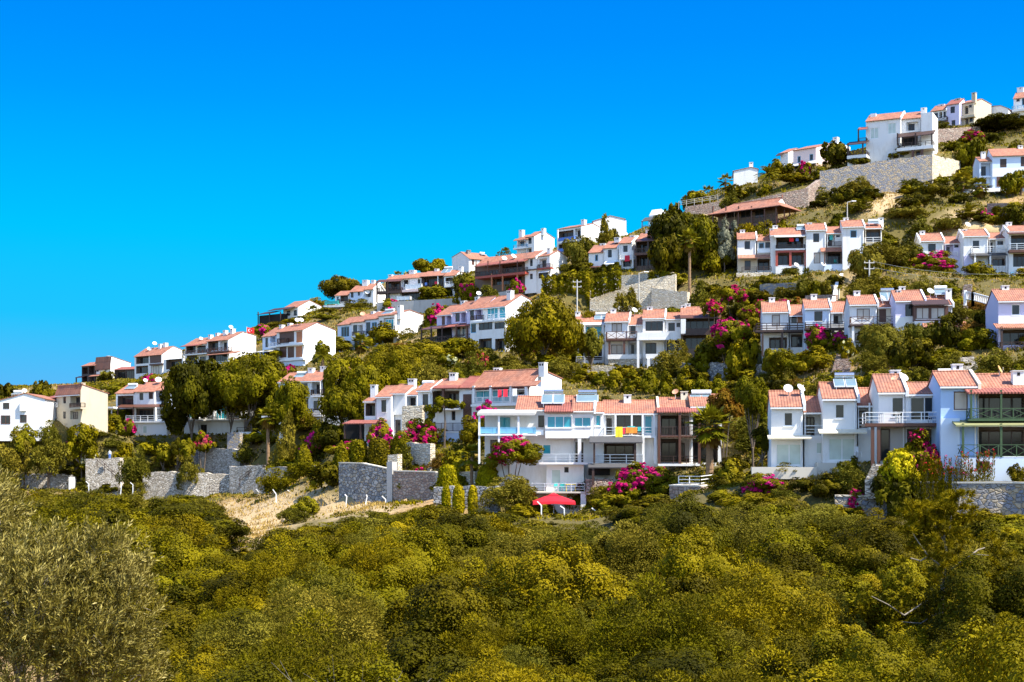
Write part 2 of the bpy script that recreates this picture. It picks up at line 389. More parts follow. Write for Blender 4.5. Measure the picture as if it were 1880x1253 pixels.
        if roof and foot and 'r' in fin and s.Y < 265:
            q = MB(); q.tube((a1-.16, yf-.07, zb+hole*.5), (a1-.16, yf-.07, ze-.25), .055, .055, 6); q.tube((a1-.16, yf-.07, ze-.25), (a1-.16, yf-.34, ze-.12), .055, .055, 6); q.build('drainpipe', 'white_paint', s.root)
        if foot:
            LIMS.append((x0, x1, yb, s.world(a0, yf, 0).y+1.3, s.world(a1, yf, 0).y+1.3))
            for q in (a0, (a0+a1)/2, a1):
                ANCH.append(tuple(s.world(q, yf, s.z(ref, yb, yf)))); w = s.world(q, db, s.z(ref, yb, yf)+min(2.2, max(ze-zb-hole-.8, .3)*.5)); ANCH.append(tuple(w))
            w = s.world((a0+a1)/2, (yf+db)/2, 0); FOOT.append((w.x, w.y, max(a1-a0, db-yf)*.5+.8))
        CLEAR.append((min(x0, x1), ye-8, max(x0, x1), yb-4, s.Y))
        if g: CLEAR.append((min(x1, g[2]), g[1]-4, max(x1, g[2])+2, yb-14, s.Y))
        return s
    def roof(s, a0, a1, yf, ze, dr, zr, db, zk, rm='tile', over=.35, fin='', fm='white'):
        t = .13; e = .10
        sl = (zr-ze)/max(dr-yf, .3); f0 = (yf-over, ze-over*sl)
        bl = (zr-zk)/max(db-dr, .3); b0 = (db+.25, zk-.25*bl)
        l0 = a0-(0 if 'l' in fin else e); l1 = a1+(0 if 'r' in fin else e)
        m = MB(); u = .02
        m.prism([(f0[0], f0[1]+u), (dr, zr+u), (b0[0], b0[1]+u), (b0[0], b0[1]+t), (dr, zr+t+.02), (f0[0], f0[1]+t)], l0, l1)
        ro = m.build('roof', rm, s.root)
        if s.Y < 260:                # ridge cap and white fascia under the eave
            q = MB(); q.tube((l0, dr, zr+t), (l1, dr, zr+t), .11, .11, 6); q.build('ridge_tile', rm, ro)
            q = MB(); q.box(l0+.01, l1-.01, f0[0]-.03, f0[0]+.05, f0[1]-.07, f0[1]+t-.06); q.build('gutter', 'white_paint' if rm != 'tile_red' else 'brown_wood', ro)
        for ch in fin:
            xx = a1 if ch == 'r' else a0-.24
            q = MB(); h = .30
            q.prism([(yf-over-.05, ze-over*sl-.25), (dr, zr-.25), (db, zk-.25), (db, zk+h), (dr, zr+h), (yf-over-.05, ze-over*sl+h)], xx, xx+.24)
            q.build('parapet', fm, s.root)
    def gvol(s, x0, x1, yl, yr, xp, yp, yb, D=8, ops=(), o=0.0, rm='tile', wm=None, hole=3.0, over=.3):
        """gable wall facing the camera: ridge runs away from it"""
        yf = -o; s.k += 1
        a0, a1, ap = s.x(x0, yf), s.x(x1, yf), s.x(xp, yf)
        zl, zr, zp = s.z(x0, yl, yf), s.z(x1, yr, yf), s.z(xp, yp, yf); zb = s.z(xp, yb, yf)-hole
        m = MB(); m.prismy([(a0, zb), (a1, zb), (a1, zr), (ap, zp), (a0, zl)], yf, yf+D); m.build('wall', wm or s.wall, s.root)
        t = .14
        for (p, q) in (((a0-.25, zl-.25*(zp-zl)/(ap-a0)), (ap, zp)), ((ap, zp), (a1+.25, zr-.25*(zp-zr)/(a1-ap)))):
            r = MB(); r.prismy([(p[0], p[1]+.02), (q[0], q[1]+.02), (q[0], q[1]+t), (p[0], p[1]+t)], yf-over*.5, yf+D+.2); r.build('roof', rm, s.root)
        for op in ops:
            k, p0, q0, p1, q1 = op[:5]
            s.frame(k, s.x(p0, yf), s.x(p1, yf), s.z(p0, q1, yf), s.z(p0, q0, yf), yf-.05, s.root, 'window')
        LIMS.append((x0, x1, yb, s.P0.y+yf+1.3, s.P0.y+yf+1.3))
        for q in (a0, a1):
            ANCH.append(tuple(s.world(q, yf, s.z(xp, yb, yf)))); ANCH.append(tuple(s.world(q, yf+D, s.z(xp, yb, yf)+1.5)))
        w = s.world((a0+a1)/2, yf+D/2, 0); FOOT.append((w.x, w.y, max(a1-a0, D)*.5+.8))
        CLEAR.append((x0, yp-6, x1, yb-4, s.Y)); s.last = dict(a0=a0, a1=a1, yf=yf, ze=zl, zb=zb, dr=yf+2, zr=zp, db=yf+D, zk=zr)
        return s
    def win(s, k, x0, y0, x1, y1, o=0.0, nm='window', mull=None):      # a framed opening standing proud of a wall plane
        y = -o-.05; s.frame(k, s.x(x0, y), s.x(x1, y), s.z(x0, y1, y), s.z(x0, y0, y), y, s.root, nm, mull); return s
    def bx(s, x0, x1, y0, y1, o0, o1, mat, nm, ref=None):              # solid from depth -o0 to -o1 (o positive = towards camera)
        yf = -max(o0, o1); m = MB(); ref = x1 if ref is None else ref
        m.box(s.x(x0, yf), s.x(x1, yf), -o0, -o1, s.z(ref, y1, yf), s.z(ref, y0, yf)); m.build(nm, mat, s.root); return s
    def deck(s, x0, x1, y0, y1, o, mat='white', nm='balcony'): return s.bx(x0, x1, y0, y1, -.4, o, mat, nm)
    def awn(s, x0, x1, y0, y1, o, mat='tile', nm='awning', th=.12, o0=0.0):
        yf = -o; za = s.z(x1, y0, -o0); zf = s.z(x1, y1, yf); a0, a1 = s.x(x0, yf), s.x(x1, yf)
        m = MB(); m.prism([(-o0+.05, za), (yf, zf), (yf, zf-th), (-o0+.05, za-th)], a0, a1); m.build(nm, mat, s.root); return s
    def post(s, px, y0, y1, o, mat='white', w=.22, nm='post', down=0.0):
        y = -o; x = s.x(px, y); m = MB(); m.box(x-w/2, x+w/2, y-w/2, y+w/2, s.z(px, y1, y)-down, s.z(px, y0, y)); m.build(nm, mat, s.root); return s
    def rail(s, x0, x1, y0, y1, o, st='bar', mat='steel_rail', ret=True, ref=None):
        y = -o; a0, a1 = s.x(x0, y), s.x(x1, y); ref = x1 if ref is None else ref
        z1, z0 = s.z(ref, y0, y), s.z(ref, y1, y)
        segs = [((a0, y), (a1, y))]
        if ret and o > .3: segs += [((a0, y), (a0, -.02)), ((a1, y), (a1, -.02))]
        m = MB(); w = .06 if s.Y < 200 else .085
        for (p, q) in segs:
            ln = math.hypot(q[0]-p[0], q[1]-p[1]); n = max(1, int(round(ln/1.5)))
            if st == 'solid':
                m.bar((*p, (z0+z1)/2), (*q, (z0+z1)/2), .12, z1-z0); continue
            m.bar((*p, z1), (*q, z1), w*1.3, w); 
            for i in range(n+1):
                t = i/n; xx, yy = p[0]+(q[0]-p[0])*t, p[1]+(q[1]-p[1])*t
                m.bar((xx, yy, z0), (xx, yy, z1), w*1.25)
                if st == 'x' and i < n:
                    t2 = (i+1)/n; x2, y2 = p[0]+(q[0]-p[0])*t2, p[1]+(q[1]-p[1])*t2
                    m.bar((xx, yy, z0+.06), (x2, y2, z1-.04), w*.8); m.bar((xx, yy, z1-.04), (x2, y2, z0+.06), w*.8)
            if st == 'bar':
                for k in (.3, .62): m.bar((*p, z0+(z1-z0)*k), (*q, z0+(z1-z0)*k), w*.7)
            if st in ('x', 'bal', 'vert'): m.bar((*p, z0+.05), (*q, z0+.05), w)
            if st == 'plank':
                for k in (.25, .6): m.bar((*p, z0+(z1-z0)*k), (*q, z0+(z1-z0)*k), .05, .16)
            if st in ('bal', 'vert'):
                k = max(2, int(ln/(.24 if st == 'bal' else .16)))
                for i in range(k):
                    t = (i+.5)/k; xx, yy = p[0]+(q[0]-p[0])*t, p[1]+(q[1]-p[1])*t
                    m.bar((xx, yy, z0), (xx, yy, z1), .11 if st == 'bal' else .035)
            if st == 'glass': m.bar((*p, (z0+z1)/2), (*q, (z0+z1)/2), .03, (z1-z0)*.8)
        o_ = m.build('railing', mat, s.root); return s
    def roofz(s, y):
        l = s.last
        if y <= l['dr']: return l['ze']+(l['zr']-l['ze'])*(y-l['yf'])/max(.3, l['dr']-l['yf'])
        return l['zr']+(l['zk']-l['zr'])*(y-l['dr'])/max(.3, l['db']-l['dr'])
    def chim(s, px, ytop, d=None, w=.62, mat='white', n=1):
        d = (s.last['dr'] if d is None else d); x = s.x(px, d); zt = s.z(px, ytop, d); zb = min(s.roofz(d), zt-.5)-.5
        m = MB(); m.box(x-w/2, x+w/2, d-w/2, d+w/2, zb, zt-.07); m.box(x-w/2-.06, x+w/2+.06, d-w/2-.06, d+w/2+.06, zt-.07, zt)
        c = m.build('chimney', mat, s.root)
        for i in range(n):
            q = MB(); xc = x+(i-(n-1)/2)*.36; q.box(xc-.11, xc+.11, d-w/2-.012, d-w/2+.05, zt-.42, zt-.16); q.build('flue_opening', 'void_shade', c)  # dark block painted for the shade inside the flue mouth
        return s
    def step(s, px, y0, y1, n, o, w=1.2, mat='paving'):
        m = MB(); y = -o; x = s.x(px, y); z1 = s.z(px, y0, y); z0 = s.z(px, y1, y)
        for i in range(n): m.box(x-w/2, x+w/2, y-.3*(n-i), y+.5, z0-1, z0+(z1-z0)*(i+1)/n)
        m.build('steps', mat, s.root); return s
    # separate things fixed on or near the house
    def dish(s, px, py, rp, label, d=None, mat='dish_white', az=25, el=38, mast=None):
        d = s.last['dr']-.8 if d is None else d
        x = s.x(px, d); z = s.z(px, py, d); r = rp/F*(s.P0.y+x*s.s+d*s.c); w = s.world(x, d, z)
        zr = s.P0.z+(s.roofz(d) if mast is None else s.z(px, mast, d)); satellite(w, r, max(.3, w.z-zr), label, mat, az, el); return s
    def solar(s, x0, y0, x1, y1, label, d=None, tank='steel', np_=2, yaw=0):
        d = s.last['dr']-1.0 if d is None else d
        a0, a1 = s.x(x0, d), s.x(x1, d); zt = s.z((x0+x1)/2, y0, d); zl = s.z((x0+x1)/2, y1, d)
        solar_heater(s.world((a0+a1)/2, d, zl), max(.9, a1-a0), max(.8, zt-zl), math.atan2(s.s, s.c)+R(yaw), label, tank, np_); return s

def satellite(c, r, hgt, label, mat='dish_white', az=25, el=38):
    root = empty('satellite_dish', (c.x, c.y, c.z-hgt), R(az)); tag(root, label, 'satellite dish', 'satellite dishes')
    m = MB(); m.tube((0, 0, -.35), (0, 0, hgt-.05), .035, .035, 6); m.build('mast', 'pole_grey', root)
    M = Matrix.Translation((0, 0, hgt)) @ Matrix.Rotation(R(90-el), 4, 'X')     # bowl opens towards -y and up
    m = MB(); n, k = 16, 4; dep = r*.22
    rings = []
    for off in (0, -.03):
        for i in range(k+1):
            rr = r*i/k
            if i == 0: rings.append([M @ Vector((0, 0, off))]); continue
            rings.append([M @ Vector((rr*math.cos(2*math.pi*j/n), rr*math.sin(2*math.pi*j/n), dep*(i/k)**2+off)) for j in range(n)])
    idx = []
    for ring in rings:
        b = len(m.v); m.v += [tuple(p) for p in ring]; idx.append(range(b, b+len(ring)))
    for base in (0, k+1):
        for j in range(n): m.f.append((idx[base][0], idx[base+1][j], idx[base+1][(j+1) % n]))
        for i in range(1, k):
            for j in range(n): m.f.append((idx[base+i][j], idx[base+i+1][j], idx[base+i+1][(j+1) % n], idx[base+i][(j+1) % n]))
    for j in range(n): m.f.append((idx[k][j], idx[k][(j+1) % n], idx[2*k+1][(j+1) % n], idx[2*k+1][j]))
    m.build('bowl', mat, root)
    m = MB(); fp = M @ Vector((0, 0, r*.95)); m.tube(M @ Vector((0, -r*.95, dep)), fp, .018, .018, 5); m.tube(fp, M @ Vector((0, 0, r*.80)), .05, .04, 6)
    m.build('feed_arm', 'pole_grey', root)
def solar_heater(c, w, h, rz, label, tank='steel', n=2):
    root = empty('solar_water_heater', c, rz); tag(root, label, 'solar heater', 'solar water heaters')
    dep = max(h*1.0, 1.1); r = min(.30, w*.2); zt = h-2*r
    for i in range(n):
        x0 = -w/2+w*i/n+.03; x1 = -w/2+w*(i+1)/n-.03
        m = MB(); m.prism([(-dep*.5, .05), (dep*.5, zt), (dep*.5, zt+.09), (-dep*.5, .14)], x0, x1); po = m.build('panel', 'steel_rail', root)
        m = MB(); m.prism([(-dep*.5+.06, .147+.03*zt), (dep*.5-.06, zt+.095-.03*zt), (dep*.5-.06, zt+.11-.03*zt), (-dep*.5+.06, .162+.03*zt)], x0+.06, x1-.06); m.build('glass_cover', 'collector', po)
    m = MB(); m.tube((-w*.42, dep*.5+r*.3, zt+r*1.25), (w*.42, dep*.5+r*.3, zt+r*1.25), r*.85, r*.85, 14); m.build('tank', tank, root)
    m = MB()
    for x in (-w*.4, w*.4):
        m.bar((x, dep*.5, -.5), (x, dep*.5, zt+.1), .05); m.bar((x, -dep*.45, -.3), (x, -dep*.45, .1), .05); m.bar((x, dep*.5+r*.9, -.5), (x, dep*.5+r*.9, zt+r), .05)
        m.bar((x, -dep*.45, 0), (x, dep*.5, -.1), .04)
    m.build('stand', 'steel_rail', root)
# ================================================================== lowest row of houses, right to left
G1 = 'white houses of the lowest row'; G2 = 'white houses of the middle row'; G3 = 'white houses of the upper row'; G4 = 'houses along the top of the ridge'
h = H(1885, 880, 110, -8, 'blue-shaded house with two green lattice balconies at the right edge of the lowest row', 'shade_blue', 'terraced_house', group=G1)
h.vol(1727, 1794, 709, 862, ops=[('v', 1751, 719, 1777, 753)], r=(685, 3.6), D=7.5, fin='r', gm='cream')
h.bx(1727, 1762, 768, 862, 0, .55, 'shade_pale_blue', 'buttress')
h.vol(1795, 1900, 716, 880, o=-.35, r=(690, 3.8), D=7, ops=[('N', 1797, 722, 1892, 770, 1.7), ('N', 1768, 784, 1892, 838, 1.7)], wm='white')
h.awn(1776, 1900, 712, 720, 1.6, 'tile_red'); h.awn(1755, 1900, 771, 780, 2.3, 'olive_sheet')
h.rail(1781, 1900, 750, 769, 1.5, 'x', 'green_paint'); h.deck(1778, 1900, 769, 773, 1.6, 'green_paint')
h.rail(1766, 1900, 817, 839, 2.2, 'x', 'green_paint'); h.bx(1766, 1900, 840, 884, -.3, 2.2, 'shade_pale_blue', 'terrace_base')
for q in (1783, 1838, 1893): h.post(q, 716, 769, 1.5, 'green_paint', .14)
for q in (1768, 1838): h.post(q, 778, 840, 2.15, 'green_paint', .16)
h.win('b', 1795, 847, 1817, 860, 2.2)
h.last.update(dr=3, zr=h.z(1850, 690, 3)); h.chim(1868, 681, 1.6, .85); h.dish(1835, 679, 8, 'ochre satellite dish beside the ridge of the blue-shaded house', 3.6, 'dish_ochre', 60, 25)
h.chim(1757, 669, 5.2, .8); h.solar(1722, 677, 1750, 701, 'solar heater half hidden behind the roof of the blue-shaded house', 3.9, 'dish_white')

h = H(1726, 862, 115, -8, 'white house with a white-railed wooden terrace deck beside the blue-shaded house', 'white', 'terraced_house', group=G1)
h.vol(1613, 1662, 720, 862, r=(691, 3.8), D=7.5, fin='r', ops=[('w', 1637, 729, 1661, 766)])
h.vol(1662.5, 1726, 724, 862, o=.0, r=(706, 3.6), D=7, ops=[('w', 1671, 729, 1724, 774), ('N', 1665, 788, 1722, 852, .5)])  # lower dark opening added for the shade under the deck
h.deck(1588, 1727, 777, 783, 2.2, 'brown_wood'); h.rail(1589, 1726, 757, 777, 2.15, 'bar', 'white_paint')
h.bx(1612.5, 1662, 784, 862, -.1, .1, 'interior', 'ground_floor_wall'); h.win('k', 1616, 788, 1634, 846, .1)  # white wall toned down in colour for the under-deck shade
for q in (1602, 1613, 1724): h.post(q, 783, 850, 2.0, 'brown_wood', .26, down=2)
h.chim(1643, 680, 4.2, .8); h.dish(1659, 694, 8.5, 'white satellite dish on the roof above the wooden terrace deck', 2.6, az=20); h.dish(1644, 697, 8, 'rusty satellite dish beside a white one on the roof above the wooden deck', 2.6, 'dish_rust', -20)

h = H(1574, 848, 120, -8, 'white house with twin solar panels and pale glass doors under a cream awning', 'white', 'terraced_house', group=G1)
h.vol(1511, 1573, 732, 848, r=(705.5, 3.8), D=7.5, fin='r', ops=[('w', 1533, 742, 1551, 769), ('c', 1521, 805, 1571, 846)])
h.vol(1575.5, 1613, 744, 850, o=-.6, r=(716, 3.8), D=7, ops=[('n', 1577, 748, 1607, 786), ('w', 1600, 800, 1611, 832)])
h.rail(1576, 1596, 768, 786, -.3, 'bar', 'white_paint', False)
h.awn(1504, 1592, 788, 794, 1.3, 'cream_cloth'); h.bx(1595, 1598, 740, 790, -.4, -.2, 'white_paint', 'drainpipe')
h.solar(1530, 684, 1573, 713, 'solar heater with two pale panels high on the cream-awning house roof', 2.6, 'steel')
h = H(1472, 866, 122, -8, 'white end house with two white satellite dishes on its roof and pale glass doors', 'white', 'terraced_house', group=G1)
h.vol(1416, 1474, 747, 866, r=(721, 3.6), D=7.5, fin='r', ops=[('w', 1439, 757, 1456, 783), ('c', 1425, 815, 1474, 855)])
h.vol(1477, 1511, 757, 866, o=-.6, r=(732, 3.8), D=7, ops=[('n', 1479, 760, 1509, 800), ('c', 1498, 812, 1511, 834)])
h.rail(1478, 1510, 782, 799, -.3, 'bar', 'white_paint', False)
h.awn(1410, 1490, 799, 804, 1.3, 'cream_cloth')
h.dish(1447, 714, 8.5, 'white satellite dish standing on the left of a pair on the end house roof', 2.4, 'dish_white', 0, 30); h.dish(1470, 713, 8.5, 'white tilted satellite dish standing on the right of a pair on the end house roof', 2.4, az=40)
h.bx(1380, 1500, 858, 880, -.2, 2.2, 'paving', 'terrace_base'); h.bx(1500, 1580, 850, 880, -.2, 2.0, 'paving', 'terrace_base')
# centre of the lowest row
h = H(1281, 852, 150, -4, 'house with deep brown two-storey verandas and twin solar panels behind the fan palm', 'white', 'terraced_house', group=G1)
h.vol(1211, 1268, 756, 852, r=(733, 4.2), D=8, rm='tile', wm='interior', ops=[('N', 1213, 763, 1246, 799, 1.8), ('n', 1247, 763, 1266, 799, 1.8), ('N', 1213, 806, 1246, 850, 1.8), ('n', 1247, 806, 1266, 850, 1.8)], fin='l', gm='cream')
h.vol(1268.5, 1325, 746, 852, r=(727, 3.5), D=8, ops=[('N', 1272, 763, 1318, 799, 1.6), ('N', 1272, 806, 1318, 850, 1.6)])
h.awn(1206, 1281, 748, 756, 1.8, 'tile_red'); h.deck(1208, 1285, 800, 803, 1.7, 'brown_wood')
for q in (1210, 1248, 1284): h.post(q, 757, 852, 1.6, 'brown_wood', .26)
h.rail(1210, 1285, 784, 800, 1.6, 'vert', 'dark_wood'); h.rail(1212, 1285, 838, 852, 1.6, 'bar', 'dark_wood'); h.deck(1208, 1285, 852, 856, 1.8, 'white')
h.chim(1256, 719, 3.8, .75, 'cream'); h.dish(1240, 720, 6, 'reddish satellite dish beside a cream chimney', 3.5, 'dish_rust', -30)
h.solar(1267, 716, 1310, 742, 'solar heater with a white tank above the fan palm', 2.4, 'dish_white')
h = H(1203, 850, 150, -4, 'house with clothes drying on its balcony and two grey sheet awnings', 'white', 'terraced_house', group=G1)
h.vol(1108, 1207, 759, 850, r=(738, 4.2), D=8, ops=[('n', 1112, 763, 1130, 799, 1.2), ('k', 1132, 763, 1178, 799), ('t', 1183, 763, 1198, 797), ('n', 1086, 813, 1106, 846), ('N', 1109, 813, 1168, 850, 2.0)], fin='')
h.rail(1109, 1203, 785, 800, 1.0, 'bar', 'steel_rail'); h.deck(1107, 1205, 800, 804, 1.1)
for q in (1130, 1160, 1180, 1201): h.post(q, 761, 800, .9, 'white', .2)
h.awn(1082, 1180, 801, 812, 3.2, 'grey_sheet', o0=1.12); h.rail(1090, 1180, 835, 851, 2.4, 'bar', 'steel_rail'); h.deck(1082, 1184, 851, 854, 2.5)
for q in (1091, 1166): h.post(q, 813, 851, 2.9, 'dark_wood', .2)
h.post(1181, 804, 851, 1.0, 'white', .26); h.post(1203, 804, 851, 1.0, 'white', .26)
h.awn(1080, 1152, 851, 858, 3.6, 'grey_sheet', o0=2.6)
h.post(1089, 858, 874, 3.4, 'dark_wood', .25, down=1); h.bx(1080, 1120, 858, 873, .3, 2.0, 'void_shade', 'undercroft')  # undercroft is a solid dark block standing in for shade below the awning
h.bx(1075, 1125, 880, 909, -.5, 3.2, 'stone_pink', 'terrace_wall'); h.bx(1078, 1126, 909, 940, -.5, 1.5, 'void_shade', 'undercroft')  # dark block added for the shade under the terrace
h = H(1055, 850, 150, -4, 'white house with a turquoise-glazed bay and white columned balcony above the red umbrella', 'white', 'terraced_house', group=G1)
h.vol(948, 1056, 752, 850, o=-1.0, r=(730, 4.2), D=8, fin='r', ops=[('k', 988, 763, 999, 785), ('t', 996, 816, 1012, 836)])
h.vol(1001, 1051, 756, 805, o=.8, r=(743, 2.8), D=4.5, hole=0, foot=False, rm='tile_red', ops=[('t', 1004, 764, 1050, 786)])
h.vol(1051.5, 1090, 754, 805, o=.5, r=(730, 4), D=8, hole=0, foot=False, ops=[('t', 1054, 766, 1085, 784)], fin='r')
h.vol(1091, 1108, 757, 850, r=(741, 4), D=8, foot=False, ops=[('t', 1093, 762, 1103, 783)])
h.vol(1012, 1092, 806, 850, o=-1.2, D=5, roof=False, foot=False, ops=[('n', 1014, 810, 1042, 849, .25), ('k', 1043, 812, 1062, 849), ('k', 1066, 812, 1071, 849)])
h.post(1064, 806, 850, .5, 'white', .36); h.rail(995, 1072, 834, 849, .9, 'bar', 'steel_rail'); h.rail(1072, 1098, 836, 849, .9, 'bar', 'steel_rail'); h.deck(990, 1098, 849, 853, 1.0)
h.vol(1003, 1072, 854, 898, o=.3, D=5, roof=False, ops=[('c', 1012, 862, 1030, 890), ('k', 1036, 858, 1044, 868)], hole=4)
h.rail(976, 1073, 888, 903, 2.2, 'bar', 'steel_rail'); h.deck(974, 1076, 903, 906, 2.4, 'paving')
h.bx(1066, 1076, 906, 947, .4, 2.3, 'white', 'pier'); h.vol(985, 1066, 908, 946, o=.2, D=4, roof=False, ops=[('k', 1018, 912, 1044, 942), ('b', 1045, 914, 1066, 940)], wm='interior')
h.solar(994, 715, 1037, 743, 'solar heater with two panels, left of the pair above the turquoise bay', 1.8, 'steel')
h.solar(1058, 716, 1099, 740, 'solar heater with one broad panel, right of the pair above the turquoise bay', 2.2, 'steel', 1)
h.chim(1152, 725, 4.2, .8)
h.bx(984, 998, 789, 799, .05, .6, 'white_paint', 'air_conditioner')
# open porch with white posts on its left
h.awn(876, 982, 752, 758.5, 3.0, 'pale_sheet', 'porch_roof', .25, o0=-1.0)
for q in (880, 916, 952): h.post(q, 760, 852, 2.7, 'white_paint', .2)
h.rail(880, 981, 785, 797, 2.7, 'glass', 'blue_paint'); h.deck(878, 984, 797, 800, 2.9)
h.vol(890, 984, 760, 852, o=-1.0, D=5, roof=False, ops=[('t', 916, 765, 938, 797), ('k', 952, 768, 966, 797), ('t', 968, 772, 980, 797), ('k', 900, 808, 930, 850)])
h.bx(906, 936, 851, 885, 1.5, 2.8, 'white', 'plinth')

h = H(984, 800, 172, -33, 'white gabled house with laundry on its glazed corner balcony, above the solar roofs', 'white', 'terraced_house', group=G1)
h.vol(866, 972, 711, 800, g=(995, 680, 1031, 696), ops=[('t', 873, 715, 901, 738), ('t', 903, 714, 935, 738), ('n', 940, 716, 968, 740, 1.2)], o=0, ref=972)
h.awn(862, 984, 699, 708, 1.1, 'tile'); h.rail(868, 978, 727, 740, 1.0, 'vert', 'steel_rail'); h.deck(864, 980, 740, 744, 1.1)
for q in (870, 901, 938, 966): h.post(q, 709, 741, .95, 'white', .28)
h.chim(997, 666, 2.4, .8, n=2); h.bx(948, 960, 725, 738, .6, .9, 'cloth_white', 'hanging_sheet')
h = H(858, 800, 180, -18, 'white house with a dark brown balcony and a climbing vine, left of the laundry balcony', 'white', 'terraced_house', group=G1)
h.vol(767, 792, 717, 800, r=(702, 3.5), D=8, fin='r', ops=[('k', 776, 724, 786, 745)])
h.vol(792.5, 858, 714, 806, r=(698, 4), D=8, ops=[('N', 794, 718, 814, 750, 1.5), ('N', 815, 718, 843, 750, 1.5), ('b', 829, 755, 836, 772)], ref=845)
h.awn(793, 840, 707, 712, 1.1, 'tile_red'); h.post(814, 712, 752, .6, 'brown_wood', .3); h.deck(792, 845, 750, 753, .9, 'white')
h.rail(790, 852, 777, 792, 1.4, 'vert', 'dark_wood'); h.deck(788, 852, 792, 795, 1.5); h.bx(789, 850, 795, 818, .3, 1.4, 'shade_pale_blue', 'terrace_base')
h.chim(833, 685, 3.6, .9, n=2); h.solar(771, 699, 795, 713, 'solar heater on the roof above the climbing vine', 2.2, 'dish_white', 1)
h.vol(844, 868, 712, 800, o=.2, r=(694, 4), D=8, rm='tile_red', foot=False, ops=[('s', 850, 724, 866, 790, 'brown_wood')]); h.chim(914, 676, 3.2, .9, n=2); h.chim(919, 685, 2.4, .75)
h = H(745, 806, 190, -18, 'white house with a lit blank side wall and a blue balcony box', 'white', 'terraced_house', group=G1)
h.vol(691, 718, 728, 806, r=(711, 3.5), D=8, ops=[('k', 700, 735, 709, 757)], over=.4)
h.vol(718.5, 744, 722, 806, o=-.8, r=(708, 3), D=8, ops=[('n', 722, 762, 740, 800, .4)], foot=False)
h.vol(744.5, 766, 725, 806, o=-1.6, r=(712, 3.2), D=7, ops=[('n', 746, 727, 764, 750, 1.2)])
h.vol(669, 690, 737, 806, o=-.7, r=(727, 3), D=7, ops=[('N', 671, 741, 689, 764, 1.2)])
h.bx(749, 763, 745, 751, .1, 1.2, 'blue_paint', 'balcony_box'); h.awn(628, 694, 771, 777, 3.0, 'tile_red')
for q in (633, 662): h.post(q, 777, 806, 2.8, 'dark_wood', .2)
h.bx(634, 690, 778, 806, -1.5, -.8, 'void_shade', 'veranda_shade')  # solid dark block painted for the shade under the lean-to
h.chim(687, 707, 2.6, .8); h.chim(757, 696, 4, .95, n=2)
h = H(630, 782, 238, -20, 'white house with a solar panel and three white chimneys behind the round clipped tree', 'white', 'terraced_house', group=G1)
h.vol(512, 555, 701, 782, r=(686, 4), D=8, ops=[('t', 514, 705, 532, 717), ('k', 538, 705, 546, 722), ('k', 530, 742, 548, 762)])
h.vol(549, 588, 699, 782, o=.5, r=(683, 4), D=8, ops=[('k', 551, 704, 565, 725), ('n', 572, 702, 588, 724), ('k', 552, 734, 566, 762), ('w', 574, 735, 586, 755)], foot=False)
h.vol(588.5, 640, 696, 782, r=(677, 4), D=8, ops=[('N', 592, 700, 612, 726, 1.3), ('k', 616, 700, 632, 720)])
h.rail(571, 590, 716, 726, .9, 'vert', 'dark_wood'); h.deck(571, 591, 726, 729, 1.0)
h.rail(571, 590, 751, 762, .9, 'vert', 'dark_wood'); h.deck(571, 591, 762, 765, 1.0); h.deck(480, 560, 763, 766, 1.6)
h.chim(572, 676, 3, .95); h.chim(594.5, 673, 3.5, .95); h.chim(618, 670, 4, .95, n=2); h.solar(541, 682, 562, 694, 'solar heater on the roof left of three white chimneys', 2.4, 'dish_white', 1)
h = H(446, 800, 262, -10, 'white glazed house half hidden under two big dark trees', 'white', 'house', group=G1)
h.vol(338, 448, 735, 790, r=(722, 4), D=8, ops=[('t', 344, 742, 362, 768), ('n', 366, 744, 388, 770), ('t', 396, 743, 416, 770), ('k', 420, 744, 440, 770), ('n', 364, 777, 386, 798, .6)])
h.rail(340, 390, 761, 770, 1.4, 'x', 'white_paint'); h.rail(396, 445, 759, 770, 1.4, 'bar', 'steel_rail'); h.deck(338, 448, 770, 773, 1.5)
for q in (363, 390, 417): h.post(q, 742, 770, 1.4, 'white', .3)
h.rail(435, 490, 785, 793, 6, 'bar', 'dark_wood', False); h.bx(437, 488, 793, 812, -1, 6, 'white', 'terrace_base')
h = H(306, 800, 265, -18, 'white two-storey house with a wide brown awning and a long white terrace rail', 'white', 'house', group=G1)
h.vol(213, 247, 722, 800, o=-.4, r=(708, 4), D=8, ops=[('N', 216, 727, 245, 745, 1.3), ('N', 216, 751, 245, 772, 1.3)])
h.vol(247.5, 284, 719, 800, r=(703, 4), D=8, ops=[('k', 256, 722, 263, 735), ('k', 273, 720, 281, 733), ('N', 250, 750, 282, 772, .8)], ref=284)
h.vol(284.5, 308, 717, 800, o=-.6, r=(705, 3.8), D=7, ops=[('n', 287, 720, 305, 738), ('n', 287, 750, 305, 770)], wm='shade_pale_blue', fin='r')
h.awn(212, 306, 742, 747, 1.8, 'brown_wood'); h.rail(231, 312, 763, 773, 1.8, 'bar', 'white_paint'); h.deck(228, 313, 773, 776, 2.0)
for q in (216, 245, 300): h.post(q, 747, 773, 1.7, 'dark_wood', .2)
h.bx(198, 212, 775, 802, 0, 1.8, 'white', 'gatehouse_wall'); h.bx(230, 306, 776, 800, .2, 1.4, 'white', 'basement')
h.win('c', 245, 779, 254, 793, 1.45); h.win('c', 262, 782, 270, 796, 1.45)
h.dish(291, 698, 6, 'large white satellite dish at the right end of the roof with the brown awning below', 3, az=10); h.dish(267, 699, 4, 'small white satellite dish left of the large one above the brown awning', 3, az=30)
h.solar(231, 704, 250, 715, 'solar heater at the left end of the roof above the brown awning', 2.4, 'dish_white', 1)
for a, b in ((180, 749), (205, 749)): h.post(a, b, 775, 2.5, 'white_paint', .16)
